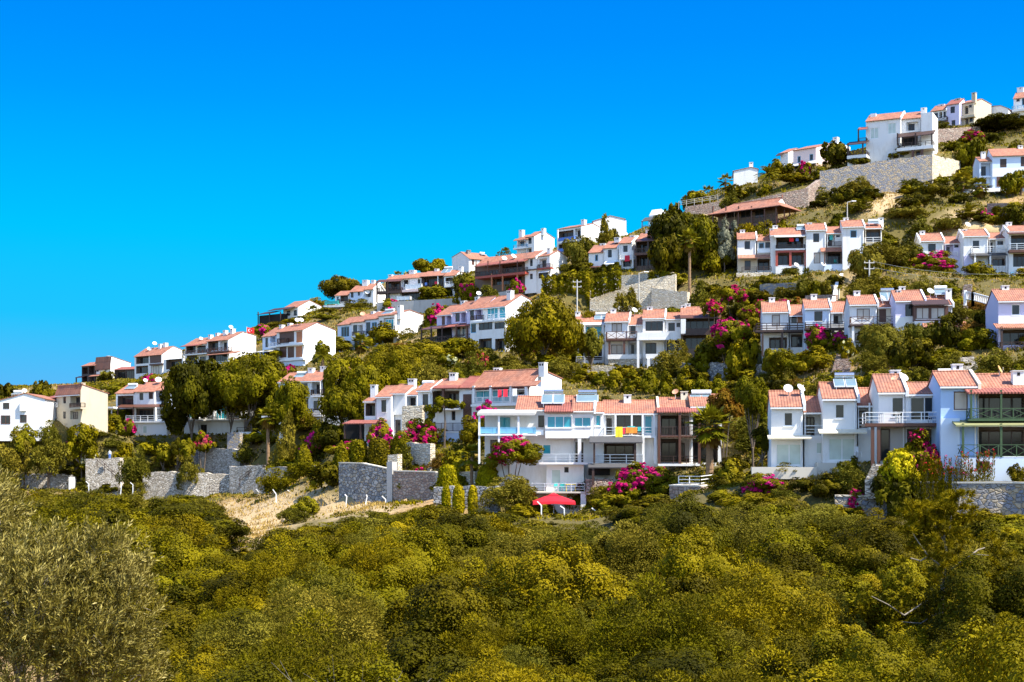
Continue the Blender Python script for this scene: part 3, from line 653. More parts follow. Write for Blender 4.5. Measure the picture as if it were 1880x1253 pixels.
h.bx(179, 208, 747, 750, 1, 3.2, 'white_paint', 'pergola_beam'); h.rail(180, 208, 765, 773, 2.5, 'bar', 'white_paint', False)
h = H(148, 771, 250, -42, 'unpainted beige house with a blank gable wall near the left edge', 'beige', 'house', group=G1)
h.vol(104, 148, 716, 771, g=(151, 707, 198, 723), ops=[('k', 116, 729, 121, 741), ('n', 129, 726, 147, 747, 1.0), ('k', 116, 756, 121, 769), ('n', 129, 754, 146, 770, .4)], rm='tile')
h.rail(128, 148, 740, 748, .9, 'vert', 'dark_wood'); h.deck(128, 148, 748, 751, 1.0, 'beige'); h.chim(151, 703, .7, .8, 'beige')
h.vol(82, 104, 731, 768, o=-.8, r=(726, 3), D=6, wm='white', ops=[('N', 84, 734, 103, 748, 1), ('k', 85, 753, 91, 766), ('k', 94, 753, 102, 766)], rm='tile_red')
h.rail(82, 105, 740, 748, .3, 'x', 'white_paint', False)
h = H(82, 779, 250, 0, 'white gabled house cut by the left edge of the photo', 'white', 'house', group=G1)
h.gvol(-34, 82, 745, 733, 46, 723, 779, 10, [('k', 6, 740, 17, 751), ('b', 2, 763, 19, 779), ('b', 37, 762, 49, 776)])
h.bx(36, 47, 738, 755, 0, .5, 'white', 'balcony'); h.dish(45, 718, 4.5, 'white satellite dish on the gabled roof at the left edge', 2); h.solar(22, 718, 40, 725, 'solar heater lying on the gabled roof at the left edge', 3, 'dish_white', 1)

# ================================================================== middle row
h = H(1890, 640, 168, -8, 'lavender-shaded house with a red tiled lean-to at the right edge of the middle row', 'lavender', 'terraced_house', group=G2)
h.vol(1833, 1900, 552, 640, r=(533, 3.8), D=8, ops=[('w', 1857, 559, 1873, 579), ('N', 1840, 606, 1892, 634, 1.2)])
h.bx(1833, 1900, 581, 595, .02, .14, 'white', 'wall_band'); h.awn(1829, 1900, 593, 601, 1.8, 'tile'); h.post(1839, 600, 640, 1.6, 'dark_wood', .24, down=1)
h.rail(1836, 1900, 628, 638, 1.7, 'x', 'dark_wood'); h.chim(1845, 525, 4, .85)
h = H(1756, 622, 182, -8, 'house with a brown glazed bay window, right end of the middle terrace', 'lavender', 'terraced_house', group=G2)
h.vol(1644, 1697, 552, 622, r=(535.5, 3.8), D=8, ops=[('k', 1662, 559, 1679, 581)], fin='r')
h.vol(1698, 1748, 560, 622, o=-.3, r=(546, 3.8), D=8, wm='white', foot=True, ops=[('N', 1700, 605, 1740, 620, .6)], fin='r')
h.bx(1644, 1697, 582, 622, .02, .13, 'white', 'wall_band')
h.vol(1678, 1741, 561, 589, o=1.3, D=1.4, roof=False, hole=0, foot=False, wm='brown_wood', ops=[('v', 1682, 565, 1706, 586), ('v', 1709, 565, 1735, 586)])
h.awn(1676, 1744, 550, 558.5, 1.9, 'dark_wood'); h.bx(1679, 1756, 589, 598, -.2, 1.3, 'white', 'bay_base')
h.awn(1695, 1778, 590, 599, 2.4, 'tile', o0=1.0); h.chim(1656, 527, 4.4, .8); h.chim(1741, 531, 2.8, .75); h.dish(1708, 535, 6.5, 'large white satellite dish between a chimney and a solar heater on the middle terrace', 3.4, az=15)
h.solar(1715, 524, 1742, 543, 'solar heater with a white tank at the right end of the middle terrace', 3.6, 'dish_white', 1); h.chim(1650, 533, 3.4, .6)
h = H(1644, 632, 187, -8, 'white house with a brown cross-lattice balcony and two dark solar panels', 'white', 'terraced_house', group=G2)
h.vol(1560, 1610, 559, 632, r=(544.5, 3.8), D=8, fin='r', ops=[('v', 1573, 567, 1597, 586), ('v', 1570, 612, 1590, 630)])
h.vol(1612, 1643.5, 564, 632, o=-.7, r=(550, 4), D=7.5, wm='cream', ops=[('s', 1614, 568, 1627, 592, 'brown_wood'), ('b', 1635, 568, 1643, 577), ('N', 1615, 604, 1640, 628, .8)])
h.rail(1562, 1644, 581, 595, 1.5, 'x', 'brown_wood'); h.deck(1560, 1645, 595, 598, 1.7, 'dark_wood')
h.post(1566, 598, 640, 1.4, 'white', .3, down=2); h.post(1640, 598, 632, 1.4, 'dark_wood', .2)
h.chim(1573, 535, 4, .85); h.solar(1616, 528, 1645, 555, 'solar heater with two dark panels on the roof of the cross-lattice balcony house', 2.8, 'steel'); h.dish(1621, 548, 5.5, 'white satellite dish below two dark solar panels', 1.2, az=40)
h = H(1559, 636, 197, -8, 'white house with brown plank railing overgrown by bougainvillea', 'white', 'terraced_house', group=G2)
h.vol(1478, 1524, 566, 636, r=(551.5, 3.8), D=8, fin='r', ops=[('b', 1495, 572, 1510, 590), ('N', 1482, 612, 1520, 632, .8)], wm='shade_pale_blue')
h.vol(1526, 1559, 573, 636, o=-.7, r=(556, 4), D=7.5, ops=[('n', 1530, 576, 1547, 594), ('k', 1549, 576, 1558, 586), ('N', 1529, 610, 1556, 634, .8)])
h.rail(1479, 1561, 591, 601, 1.5, 'plank', 'dark_wood'); h.deck(1478, 1562, 601, 605, 1.6, 'dark_wood'); h.chim(1494, 541, 4, .85)
for q in (1502, 1530, 1558): h.post(q, 605, 640, 1.4, 'dark_wood', .25, down=1)
h = H(1478, 640, 203, -8, 'white house with a long brown plank railing, left end of the right middle terrace', 'white', 'terraced_house', group=G2)
h.vol(1400, 1448, 572.5, 640, r=(556, 3.8), D=8, fin='r', ops=[('v', 1417, 578, 1432, 600), ('N', 1412, 620, 1445, 640, .8)])
h.vol(1450, 1478, 577.5, 640, o=-.5, r=(562, 4), D=7.5, ops=[('b', 1453, 580, 1463, 594), ('S', 1464, 580, 1476, 594), ('N', 1452, 614, 1476, 638, .8)], over=.8)
h.rail(1389, 1483, 593, 605, 1.9, 'plank', 'dark_wood'); h.deck(1387, 1484, 605, 609, 2.0, 'dark_wood')
for q in (1400, 1436, 1480): h.post(q, 609, 642, 1.8, 'dark_wood', .28, down=1)
h.chim(1417, 547, 4, .85)
h = H(1311, 668, 228, -8, 'white house with deep brown balconies behind a bougainvillea, right end of the left middle terrace', 'white', 'terraced_house', group=G2)
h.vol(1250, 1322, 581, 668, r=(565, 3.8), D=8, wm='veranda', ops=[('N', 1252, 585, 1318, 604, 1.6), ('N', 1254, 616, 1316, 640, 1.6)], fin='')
h.awn(1249, 1324, 578, 583, 1.0, 'brown_wood'); h.rail(1251, 1312, 603, 612, .9, 'solid', 'dark_wood'); h.deck(1250, 1315, 612, 615, 1.0, 'dark_wood'); h.bx(1250, 1259, 586, 614, .1, 1.0, 'white', 'pier')
h.chim(1255, 561, 4, .85); h.chim(1263, 558, 4.4, .85)
h = H(1250, 668, 231, -8, 'white house with a wide four-pane window and a solid white balcony parapet', 'white', 'terraced_house', group=G2)
h.vol(1180, 1220, 584, 668, r=(570, 3.8), D=8, fin='r', ops=[('k', 1185, 590, 1217, 608), ('k', 1185, 630, 1205, 650)])
h.vol(1221.5, 1250, 586, 668, o=-.7, r=(576, 4), D=7.5, ops=[('k', 1227, 593, 1239, 608), ('k', 1242, 593, 1249, 601), ('N', 1224, 622, 1246, 646, .8)])
h.rail(1170, 1250, 610, 621, 2.0, 'solid', 'white'); h.deck(1169, 1251, 621, 624, 2.1); h.post(1171.5, 624, 672, 1.9, 'white', .36, down=1)
h.rail(1186, 1230, 650, 658, 1.9, 'solid', 'white'); h.bx(1188, 1193, 658, 682, 1.6, 2.1, 'white', 'pier'); h.chim(1193, 564, 4, .9)
h = H(1180, 668, 233, -8, 'white house with a brown cross-lattice balcony over a stone plinth', 'white', 'terraced_house', group=G2)
h.vol(1111, 1154, 590, 668, r=(576, 3.8), D=8, fin='r', ops=[('v', 1123, 594, 1142, 610), ('v', 1122, 633, 1143, 650)])
h.vol(1155.5, 1180, 596, 668, o=-.7, r=(580, 4), D=7.5, ops=[('b', 1157, 598, 1167, 614), ('n', 1157, 630, 1168, 650, .8)])
h.rail(1113, 1169, 609, 622, 1.6, 'x', 'brown_wood'); h.deck(1112, 1170, 622, 625, 1.8, 'brown_wood')
for q in (1119, 1146): h.post(q, 625, 652, 1.5, 'brown_wood', .34)
h.rail(1116, 1177, 651, 659, 1.9, 'solid', 'white'); h.bx(1117, 1170, 660, 674, -.3, 1.8, 'stone_cream', 'plinth'); h.chim(1126, 568, 4, .9)
h.dish(1165, 570, 5.5, 'white satellite dish behind the roof of the stone-plinth house', 4, az=30)
h = H(1110, 668, 236, -8, 'white house with a glazed upper porch beside the round pine', 'white', 'terraced_house', group=G2)
h.vol(1055, 1111, 594, 668, r=(580, 3.8), D=8, ops=[('k', 1060, 601, 1070, 622), ('t', 1075, 599, 1088, 620), ('t', 1090, 599, 1105, 620), ('N', 1062, 634, 1105, 662, .8)])
h.awn(1054, 1112, 592, 596, .9, 'pale_sheet'); h.rail(1055, 1078, 614, 624, .9, 'bar', 'white_paint'); h.deck(1050, 1110, 624, 627, 1.0); h.chim(1061, 573, 3.6, .8); h.solar(1091, 573, 1117, 588, 'solar heater with a white tank beside the round pine', 2, 'dish_white')
for q in (1073, 1107): h.post(q, 598, 668, .8, 'white', .26)
h.rail(1058, 1106, 655, 666, 2.0, 'bar', 'steel_rail')
h = H(928, 640, 243, -40, 'white house with a blue-glazed corner porch on tall columns and a blank lit gable', 'white', 'terraced_house', group=G2)
h.vol(886, 928, 562, 640, g=(957, 542, 981, 555), ops=[('t', 894, 564, 914, 586), ('t', 916, 563, 928, 585)], ref=928)
h.vol(863, 928, 589, 640, o=1.4, D=1.6, roof=False, hole=3, wm='white', foot=False, ops=[('u', 864, 594, 874, 612), ('k', 879, 592, 904, 606), ('k', 908, 592, 926, 604), ('N', 879, 622, 903, 645, 1.0), ('N', 909, 622, 926, 645, 1.0)])
h.bx(863, 928, 586, 589, -.3, 1.7, 'white', 'balcony'); h.rail(895, 928, 575, 586, 1.4, 'bar', 'steel_rail'); h.chim(937, 534, 2.6, .95, n=2); h.dish(925, 570, 4, 'white satellite dish on the blue-glazed corner porch', .3, mast=575)
h = H(885, 636, 247, -40, 'white house with a small braced balcony left of the blue-glazed porch', 'lavender', 'terraced_house', group=G2)
h.vol(857, 885, 565.5, 636, r=(548, 3.6), D=8, ops=[('k', 863, 570, 870, 588), ('n', 873, 567, 884, 586)])
h.rail(864, 885, 579, 587, .9, 'vert', 'dark_wood'); h.deck(863, 885, 587, 590, 1.0); h.chim(878, 546, 4, .9); h.solar(882, 545, 900, 556, 'solar heater behind the ridge left of the blue-glazed porch', 4.2, 'dish_white', 1)
h.dish(879, 539, 4.5, 'white satellite dish above the braced balcony house', 4.4, az=10)
h = H(856, 632, 251, -40, 'lavender-shaded house with brown lattice verandas', 'lavender', 'terraced_house', group=G2)
h.vol(830, 856, 571, 632, r=(556, 3.6), D=8, ops=[('b', 836, 575, 844, 591), ('n', 847, 573, 855, 592)])
h.awn(812, 864, 592, 597, 2.4, 'tile_red'); h.rail(836, 864, 613, 621, 2.2, 'x', 'dark_wood'); h.deck(834, 864, 621, 624, 2.3, 'dark_wood')
for q in (838, 858): h.post(q, 597, 640, 2.2, 'brown_wood', .26)
h.bx(834, 858, 598, 620, 0, .3, 'interior', 'porch_wall'); h.win('b', 838, 601, 845, 619, .3); h.win('w', 848, 600, 854, 619, .3); h.chim(852, 553, 3.8, .9); h.dish(836, 580, 4.5, 'white satellite dish on the lavender-shaded wall', .2, mast=590)
h = H(829, 628, 255, -40, 'lavender-shaded house above a long dark timber pergola', 'lavender', 'terraced_house', group=G2)
h.vol(802, 829, 577, 628, r=(563, 3.6), D=8, ops=[('s', 811, 579, 817, 597, 'brown_wood'), ('n', 820, 578, 828, 597)])
h.awn(769, 828, 596, 601, 3.2, 'brown_wood', 'pergola_roof')
for q in (774, 792, 812): h.post(q, 601, 631, 3.0, 'dark_wood', .22)
h.rail(773, 828, 617, 626, 3.0, 'x', 'dark_wood'); h.deck(771, 829, 627, 631, 3.1, 'dark_wood'); h.bx(802, 828, 602, 626, 0, .2, 'void_shade', 'veranda_shade')  # last block is near-black for the shade below the pergola
h = H(725, 640, 300, -42, 'long white four-bay house with a rain-stained gable', 'white', 'terraced_house', group=G2)
h.vol(695, 725, 578, 632, g=(752, 570, 777, 579), ops=[('k', 697, 589, 702, 607), ('n', 704, 584, 724, 607, 1.0), ('k', 696, 615, 703, 630), ('n', 705, 613, 722, 631, 1.2)], wm='white_stained')
h.rail(695, 725, 599, 607, 1.2, 'bar', 'dark_wood'); h.deck(694, 725, 607, 611, 1.3); h.win('t', 708, 587, 723, 606, .1)
h.vol(671, 694.5, 585, 640, r=(574, 3.6), D=8, ops=[('k', 672, 592, 680, 613), ('u', 682, 592, 692, 612), ('c', 676, 618, 690, 634)], wm='shade_pale_blue')
h.vol(645, 670.5, 590, 644, r=(578, 3.6), D=8, ops=[('k', 648, 597, 656, 614), ('n', 657, 597, 666, 614), ('u', 650, 622, 664, 640)], wm='white')
h.rail(647, 668, 608, 615, .9, 'vert', 'dark_wood'); h.deck(646, 668, 615, 618, 1.0)
h.vol(620, 644.5, 595, 648, r=(584, 3.6), D=8, ops=[('u', 626, 600, 641, 619), ('t', 624, 628, 642, 645)], wm='shade_pale_blue')
h.bx(615, 643, 646, 662, 0, 1.5, 'white', 'terrace_base'); h.chim(735, 561, 1.2, .95, 'white_stained'); h.chim(686, 572, 3.6, .9); h.chim(695, 572, 4, .9)
h.dish(666, 577, 5, 'reddish satellite dish on the long four-bay house', 3, 'dish_rust', 0); h.solar(703, 567, 721, 577, 'solar heater on the long four-bay house beside a stained chimney', 2.6, 'dish_white', 1)
h = H(556, 671, 288, -42, 'white house with orange-brown timber shutters on two balcony floors', 'white', 'house', group=G2)
h.vol(508, 556, 606, 668, g=(582, 593, 616, 607), ops=[('s', 513, 610, 540, 629), ('S', 544, 609, 555, 629), ('s', 513, 637, 526, 657), ('s', 528, 637, 540, 657), ('S', 543, 636, 555, 656)])
h.deck(506, 557, 630, 633, .9); h.deck(506, 557, 658, 661, .9); h.rail(509, 524, 621, 630, .8, 'vert', 'dark_wood'); h.bx(520, 556, 662, 672, -.2, .5, 'shade_pale_blue', 'basement')
h.vol(482, 507.5, 616, 662, o=-.4, r=(603, 3.5), D=8, ops=[('k', 487, 621, 492, 638), ('n', 496, 618, 506, 635), ('n', 495, 642, 506, 660)], wm='shade_pale_blue')
h.rail(493, 509, 629, 635, .7, 'bar', 'white_paint'); h.deck(492, 509, 635, 638, .8); h.rail(493, 509, 654, 660, .7, 'bar', 'white_paint')
h.awn(464, 492, 643, 645, 2.8, 'pale_sheet', 'carport_roof'); h.post(466, 645, 662, 2.6, 'white_paint', .2); h.post(478, 645, 662, 2.6, 'white_paint', .2)
h.chim(518, 597, 3.6, .9); h.chim(533, 594, 3.8, .9); h.dish(546, 588, 4.5, 'white satellite dish, left of a pair above the timber-shuttered house', 3, az=10); h.dish(553, 588, 4.5, 'white satellite dish, right of a pair above the timber-shuttered house', 3, az=35)
h = H(419, 665, 352, -40, 'white house with brown balconies and a lit gable behind a tall flagpole', 'white', 'house', group=G2)
h.vol(380, 419, 624, 665, g=(446, 610, 470, 617), ops=[('N', 382, 627, 401, 644, 1.2), ('n', 403, 626, 417, 643, 1.2), ('N', 383, 650, 417, 664, 1.2)])
h.rail(380, 420, 637, 644, .9, 'x', 'brown_wood'); h.deck(379, 420, 644, 646, 1.0, 'brown_wood'); h.awn(378, 433, 645, 648, 1.8, 'tile'); h.deck(379, 432, 665, 668, 1.6)
h.chim(414, 607, 3.4, .95); h.chim(427.5, 604, 4, 1.0)
h.vol(340, 379.5, 631, 668, o=-.5, r=(621, 3.6), D=8, ops=[('N', 342, 634, 359, 648, 1.2), ('k', 362, 635, 378, 648), ('N', 343, 653, 362, 668, .8), ('k', 367, 655, 378, 668)])
h.awn(330, 362, 632, 634, 1.4, 'tile_red'); h.rail(337, 379, 642, 648, 1.0, 'x', 'brown_wood'); h.deck(336, 379, 648, 650, 1.1)
h.chim(387, 615, 3.4, .95); h.chim(400, 612, 3.6, .95); h.dish(369, 622, 3.5, 'white satellite dish left of two chimneys on the flagpole house', 2.6); h.dish(424, 601, 4, 'white satellite dish between two chimneys on the flagpole house', 3.4)
h = H(297, 690, 385, -40, 'white house with a brown timber sun porch left of a white lattice parapet', 'white', 'house', group=G2)
h.vol(247, 297, 651, 690, g=(318, 636.5, 334, 643), ops=[('N', 250, 654, 273, 668, 1.2), ('s', 275, 652, 296, 667), ('N', 250, 672, 272, 686, 1.0), ('v', 277, 670, 295, 688)], wm='white')
h.deck(274, 298, 667, 670, .8, 'brown_wood'); h.chim(295, 632, 3.4, 1.0); h.chim(304, 630, 4, 1.0); h.dish(284, 631, 4, 'white satellite dish left of two chimneys above the timber sun porch', 3.4); h.dish(274, 641, 4, 'low white satellite dish at the left end of the timber sun porch roof', 2.4)
h.vol(300, 336, 658, 684, o=1.2, D=5, roof=False, foot=False, ops=[('N', 305, 660, 334, 678, 1.5)]); h.rail(299, 338, 646, 657, 1.3, 'x', 'white_paint')
h = H(253, 700, 400, -25, 'low dark glazed veranda house with a thin red roof', 'dark_wood', 'house', group=G2)
h.vol(210, 253, 678, 698, r=(674, 3), D=6, ops=[('N', 212, 681, 230, 696, .8), ('k', 232, 681, 250, 696)], rm='tile_red')
h = H(203, 705, 425, -40, 'small white house with a dark timber balcony at the left end of the middle row', 'white', 'house', group=G2)
h.vol(175, 203, 666, 698, g=(204.5, 655, 240, 667), ops=[('k', 177, 671, 181, 683), ('k', 184, 671, 189, 678), ('k', 192, 670, 196, 681), ('k', 178, 690, 184, 700)])
h.vol(150, 174.5, 671, 705, o=.4, r=(666, 3), D=6, wm='dark_wood', ops=[('n', 151, 675, 161, 687), ('n', 163, 673, 173, 687), ('n', 152, 691, 160, 703), ('N', 163, 690, 173, 703, 1)])
h.awn(162, 183, 687, 690, 1.8, 'tile'); h.awn(138, 150, 691, 693, 1.2, 'tile_red'); h.post(140, 693, 706, 1.2, 'dark_wood', .3); h.chim(199, 654, 3, 1.0)
# ================================================================== upper row
h = H(1885, 500, 243, -8, 'house with a dark recessed balcony at the right edge of the upper row', 'white', 'terraced_house', group=G3)
h.vol(1852, 1895, 425, 512, r=(416, 3.8), D=8, ops=[('N', 1856, 432, 1892, 458, 1.4), ('N', 1860, 466, 1890, 490, 1.4)], fin='l')
h.awn(1850, 1895, 424, 428, .9, 'brown_wood'); h.rail(1853, 1895, 447, 458, .8, 'bar', 'steel_rail'); h.deck(1853, 1895, 458, 463, .9, 'brown_wood')
h.chim(1852, 409, 4.2, .9); h.chim(1845, 414, 3.4, .8); h.bx(1856, 1861, 500, 522, .3, .9, 'blue_paint', 'gate_post')
h = H(1850, 512, 246, -8, 'white house with a white baluster porch in the upper right row', 'white', 'terraced_house', group=G3)
h.vol(1769, 1814, 433, 512, r=(423, 3.6), D=8, fin='rl', ops=[('w', 1785, 441, 1799, 457)])
h.vol(1816.5, 1850, 438, 512, o=-.6, r=(429, 4), D=7.5, ops=[('n', 1818, 441, 1828, 464, 1), ('k', 1831, 443, 1842, 450)])
h.rail(1786, 1850, 452, 464, 1.3, 'bar', 'white_paint'); h.awn(1782, 1852, 464, 468, 1.9, 'grey_sheet'); h.rail(1787, 1846, 489, 500, 1.8, 'bal', 'white_paint'); h.deck(1785, 1850, 500, 506, 1.9)
for q in (1790, 1818, 1848): h.post(q, 468, 500, 1.7, 'white', .26)
h.win('k', 1796, 479, 1800, 490, .1); h.win('b', 1822, 476, 1844, 490, .1)
h.dish(1777, 413, 5.5, 'white satellite dish above the roof of the baluster porch house', 3.6, az=20); h.chim(1770, 422, 3.4, .9); h.bx(1770, 1786, 470, 512, 0, .5, 'lavender', 'buttress')
h = H(1768, 500, 250, -8, 'white house behind a broad magenta bougainvillea in the upper right row', 'white', 'terraced_house', group=G3)
h.vol(1690, 1732, 442, 500, r=(430, 3.6), D=8, fin='rl', ops=[('k', 1704, 448, 1718, 462)])
h.vol(1735, 1768, 447, 500, o=-.6, r=(436, 4), D=7.5, ops=[('n', 1737, 450, 1750, 470, 1), ('k', 1752, 450, 1760, 455)], wm='lavender')
h.rail(1736, 1758, 463, 470, -.2, 'bar', 'white_paint', False); h.chim(1693, 425, 3.4, .9)
h = H(1620, 495, 252, -8, 'white house with a turquoise solar panel, right end of the upper middle terrace', 'white', 'terraced_house', group=G3)
h.vol(1547, 1586, 416, 495, r=(406, 3.6), D=8, fin='r', ops=[('u', 1561, 423, 1573, 437)])
h.vol(1588.5, 1619, 419, 495, o=-.6, r=(411, 3.6), D=7.5, fin='r', ops=[('N', 1590, 422, 1617, 445, 1.0)], wm='cream')
h.rail(1588, 1618, 436, 446, -.3, 'bar', 'white_paint', False); h.chim(1553, 401, 4, .9); h.chim(1547, 406, 3.4, .8); h.chim(1617, 401, 3.4, .9); h.solar(1593, 402, 1616, 412, 'solar heater with a turquoise-looking panel at the right end of the upper middle terrace', 2, 'dish_white', 1)
h = H(1546, 500, 255, -8, 'white house with a small tiled porch roof and a dark balcony niche', 'white', 'terraced_house', group=G3)
h.vol(1480, 1516, 422, 500, r=(412, 3.6), D=8, fin='r', ops=[('k', 1493, 429, 1504, 445), ('v', 1494, 464, 1506, 484)])
h.vol(1518, 1546.5, 428, 500, o=-.6, r=(418, 3.8), D=7.5, ops=[('n', 1520, 431, 1533, 452, .8), ('k', 1535, 432, 1542, 436), ('N', 1516, 462, 1545, 485, 1)])
h.awn(1507, 1547, 454, 461, 1.4, 'tile'); h.post(1514, 461, 485, 1.2, 'brown_wood', .2); h.post(1545, 461, 485, 1.2, 'dark_wood', .2); h.bx(1513, 1547, 486, 500, -.2, 1.4, 'shade_pale_blue', 'parapet')
h.rail(1520, 1545, 444, 452, -.2, 'vert', 'dark_wood', False); h.chim(1486, 410, 3.6, .9); h.dish(1512, 486, 5, 'white satellite dish on the parapet below the small tiled porch roof', -1.3, mast=495)
h = H(1479, 505, 257, -8, 'house with red timber posts on two dark balconies and a pale green awning', 'white', 'terraced_house', group=G3)
h.vol(1415, 1480, 431, 505, r=(420, 3.8), D=8, ops=[('N', 1425, 436, 1475, 456, 1.6), ('N', 1426, 464, 1476, 487, 1.6)])
h.awn(1422, 1478, 430, 434, 1.5, 'pale_sheet', 'awning', .1); h.rail(1425, 1477, 449, 456, .5, 'vert', 'dark_wood'); h.deck(1423, 1478, 456, 459, .7, 'white'); h.bx(1424, 1480, 459.5, 463, -.1, .6, 'red_wood', 'beam')
for q in (1426, 1451, 1479): h.post(q, 463, 489, .5, 'red_wood', .42)
h.bx(1424, 1476, 489, 506, -.2, .9, 'white', 'parapet'); h.solar(1462, 411, 1482, 424, 'solar heater above the house with red timber posts', 2.6, 'dish_white', 1); h.chim(1423, 415, 4, .9); h.chim(1417, 421, 3, .8)
h.dish(1462, 487, 5, 'white satellite dish on the parapet under the red timber posts', -1, mast=495)
h = H(1414, 500, 260, -8, 'white house with a striped tile awning, left end of the upper middle terrace', 'white', 'terraced_house', group=G3)
h.vol(1354, 1388, 439, 500, r=(428, 3.6), D=8, fin='r', ops=[('k', 1367, 443, 1377, 458), ('k', 1367, 478, 1378, 496)])
h.vol(1390, 1415, 442, 500, o=-.6, r=(432, 3.6), D=7.5, ops=[('u', 1393, 446, 1403, 464), ('k', 1405, 445, 1414, 464), ('N', 1391, 476, 1413, 497, 1.0)])
h.rail(1391, 1415, 456, 465, -.2, 'glass', 'steel_rail', False); h.awn(1355, 1415, 467, 473, 1.6, 'tile_faded'); h.bx(1354, 1390, 474, 498, 0, .2, 'beige', 'ground_floor_wall'); h.win('k', 1367, 479, 1378, 496, .2)
h.rail(1362, 1416, 490, 498, 2.4, 'bar', 'dark_wood', False); h.bx(1352, 1418, 500, 508, .2, 2.6, 'stone_cream', 'terrace_wall'); h.chim(1363, 423, 3.6, .9)
h = H(1478, 402, 275, -40, 'open timber pavilion with a long red hipped roof', 'dark_wood', 'pavilion', 'pavilion', G3)
h.last = None
x0, x1 = h.x(1312), h.x(1430); zf = h.z(1430, 405, 0); ze = h.z(1430, 380, 0)
h.bx(1318, 1426, 384, 404, -3, -2.5, 'veranda', 'rear_wall'); h.bx(1306, 1430, 404, 409, -7, 0, 'brown_wood', 'deck')  # rear wall colour darkened for the dim inside of the pavilion
d1 = 6.6; zrd = ze+2.3
m = MB(); e = .9; xa, xb = x0-1.0, x1+e; xr0, xr1 = x0+2.5, x1-1.2; ym = d1/2
A, B, C, D_ = (xa, -e, ze), (xb, -e, ze), (xb, d1+e, ze), (xa, d1+e, ze); Rr, Sr = (xr0, ym, zrd), (xr1, ym, zrd); T1, T2 = (xr1, ym-1.6, ze+1.25), (xr1, ym+1.6, ze+1.25)
def th(p, dz=.14): return (p[0], p[1], p[2]+dz)
for dz in (0, .14):
    m.poly([th(A, dz), th(B, dz), th(T1, dz), th(Sr, dz), th(Rr, dz)]); m.poly([th(B, dz), th(C, dz), th(T2, dz), th(T1, dz)]); m.poly([th(C, dz), th(D_, dz), th(Rr, dz), th(Sr, dz), th(T2, dz)]); m.poly([th(D_, dz), th(A, dz), th(Rr, dz)])
for p, q in ((A, B), (B, C), (C, D_), (D_, A)): m.quad(p, q, th(q), th(p))
ro = m.build('roof', 'tile', h.root); m = MB(); m.poly([T1, T2, Sr]); m.build('gable_panel', 'pink', ro); m = MB()
m.tube((xr1+.1, ym, zrd+.1), (xr1+.1, ym, zrd+.7), .16, .10); m.tube(th(Rr), th(Sr), .12); m.build('ridge_tile', 'tile', ro)
for q in (1309, 1333, 1356, 1380, 1404, 1425): h.post(q, 379, 406, .1, 'brown_wood', .22, down=1)
for yy in (2.2, 4.4, 6.6):
    m = MB(); m.box(x1-.1, x1+.1, yy-.1, yy+.1, zf-1, ze); m.build('post', 'brown_wood', h.root)
h.rail(1372, 1427, 393, 404, .05, 'bar', 'brown_wood', False); m = MB(); 
for k in (.35, .7, 1.05): m.bar((x1, 0, zf+k), (x1, 6.6, zf+k), .07)
m.build('railing', 'brown_wood', h.root)
for a, b in ((1335, 1352), (1360, 1378), (1386, 1402)): h.win('k', a, 386, b, 401, -2.5)
for q in (x0, x1): ANCH.append(tuple(h.world(q, 0, zf))); ANCH.append(tuple(h.world(q, 6.6, zf+1)))
w = h.world((x0+x1)/2, 3.3, 0); FOOT.append((w.x, w.y, 9)); CLEAR.append((1296, 362, 1476, 404, 275))
h = H(1202, 492, 272, -22, 'house with dark brown timber balconies on two floors beside the palm grove', 'white', 'terraced_house', group=G3)
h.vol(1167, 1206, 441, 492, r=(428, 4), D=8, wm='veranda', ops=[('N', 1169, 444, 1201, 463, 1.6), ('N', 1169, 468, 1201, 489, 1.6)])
h.awn(1165, 1206, 437, 441, 1.3, 'brown_wood'); h.rail(1166, 1204, 455, 463, 1.1, 'vert', 'dark_wood'); h.deck(1165, 1205, 463, 467, 1.2, 'brown_wood')
for q in (1168, 1190): h.post(q, 441, 492, 1.0, 'dark_wood', .26)
h.chim(1191, 423, 4, 1.0); h.chim(1217, 421, 3.6, 1.0); h.rail(1170, 1236, 486, 494, 3.4, 'bar', 'dark_wood', False)
h = H(1166, 495, 276, -22, 'white house with a red cloth over its balcony rail', 'white', 'terraced_house', group=G3)
h.vol(1136, 1160, 446, 495, r=(436, 3.6), D=8, fin='r', ops=[('w', 1143, 450, 1153, 464), ('k', 1144, 478, 1158, 490)])
h.rail(1137, 1162, 467, 475, 1.2, 'bar', 'white_paint'); h.deck(1136, 1163, 475, 477, 1.3); h.post(1139, 477, 493, 1.1, 'white', .3); h.post(1162, 460, 493, 1.1, 'white', .3)
h.bx(1147, 1156, 469, 480, 1.25, 1.35, 'cloth_red', 'hanging_cloth'); h.chim(1134, 437, 3.6, 1.1, n=2); h.chim(1162, 433, 3.6, 1.0)
h = H(1134, 496, 279, -22, 'white house with pale blue shutters, left end of the ridge terrace above the ivy', 'white', 'terraced_house', group=G3)
h.vol(1108, 1134, 455, 496, r=(444, 3.6), D=8, fin='r', ops=[('w', 1115, 458, 1124, 474)])
h.vol(1081, 1107.5, 463, 496, o=.0, r=(451, 3.6), D=8, ops=[('u', 1092, 468, 1098, 480)])
h.awn(1107, 1136, 478, 484, 2.0, 'white_paint'); h.chim(1107.5, 448, 3.8, 1.1); h.dish(1101, 468, 3.5, 'white satellite dish beside the pale blue shutter', .3, mast=478); h.awn(1082, 1105, 488, 490, 1.6, 'brown_wood')
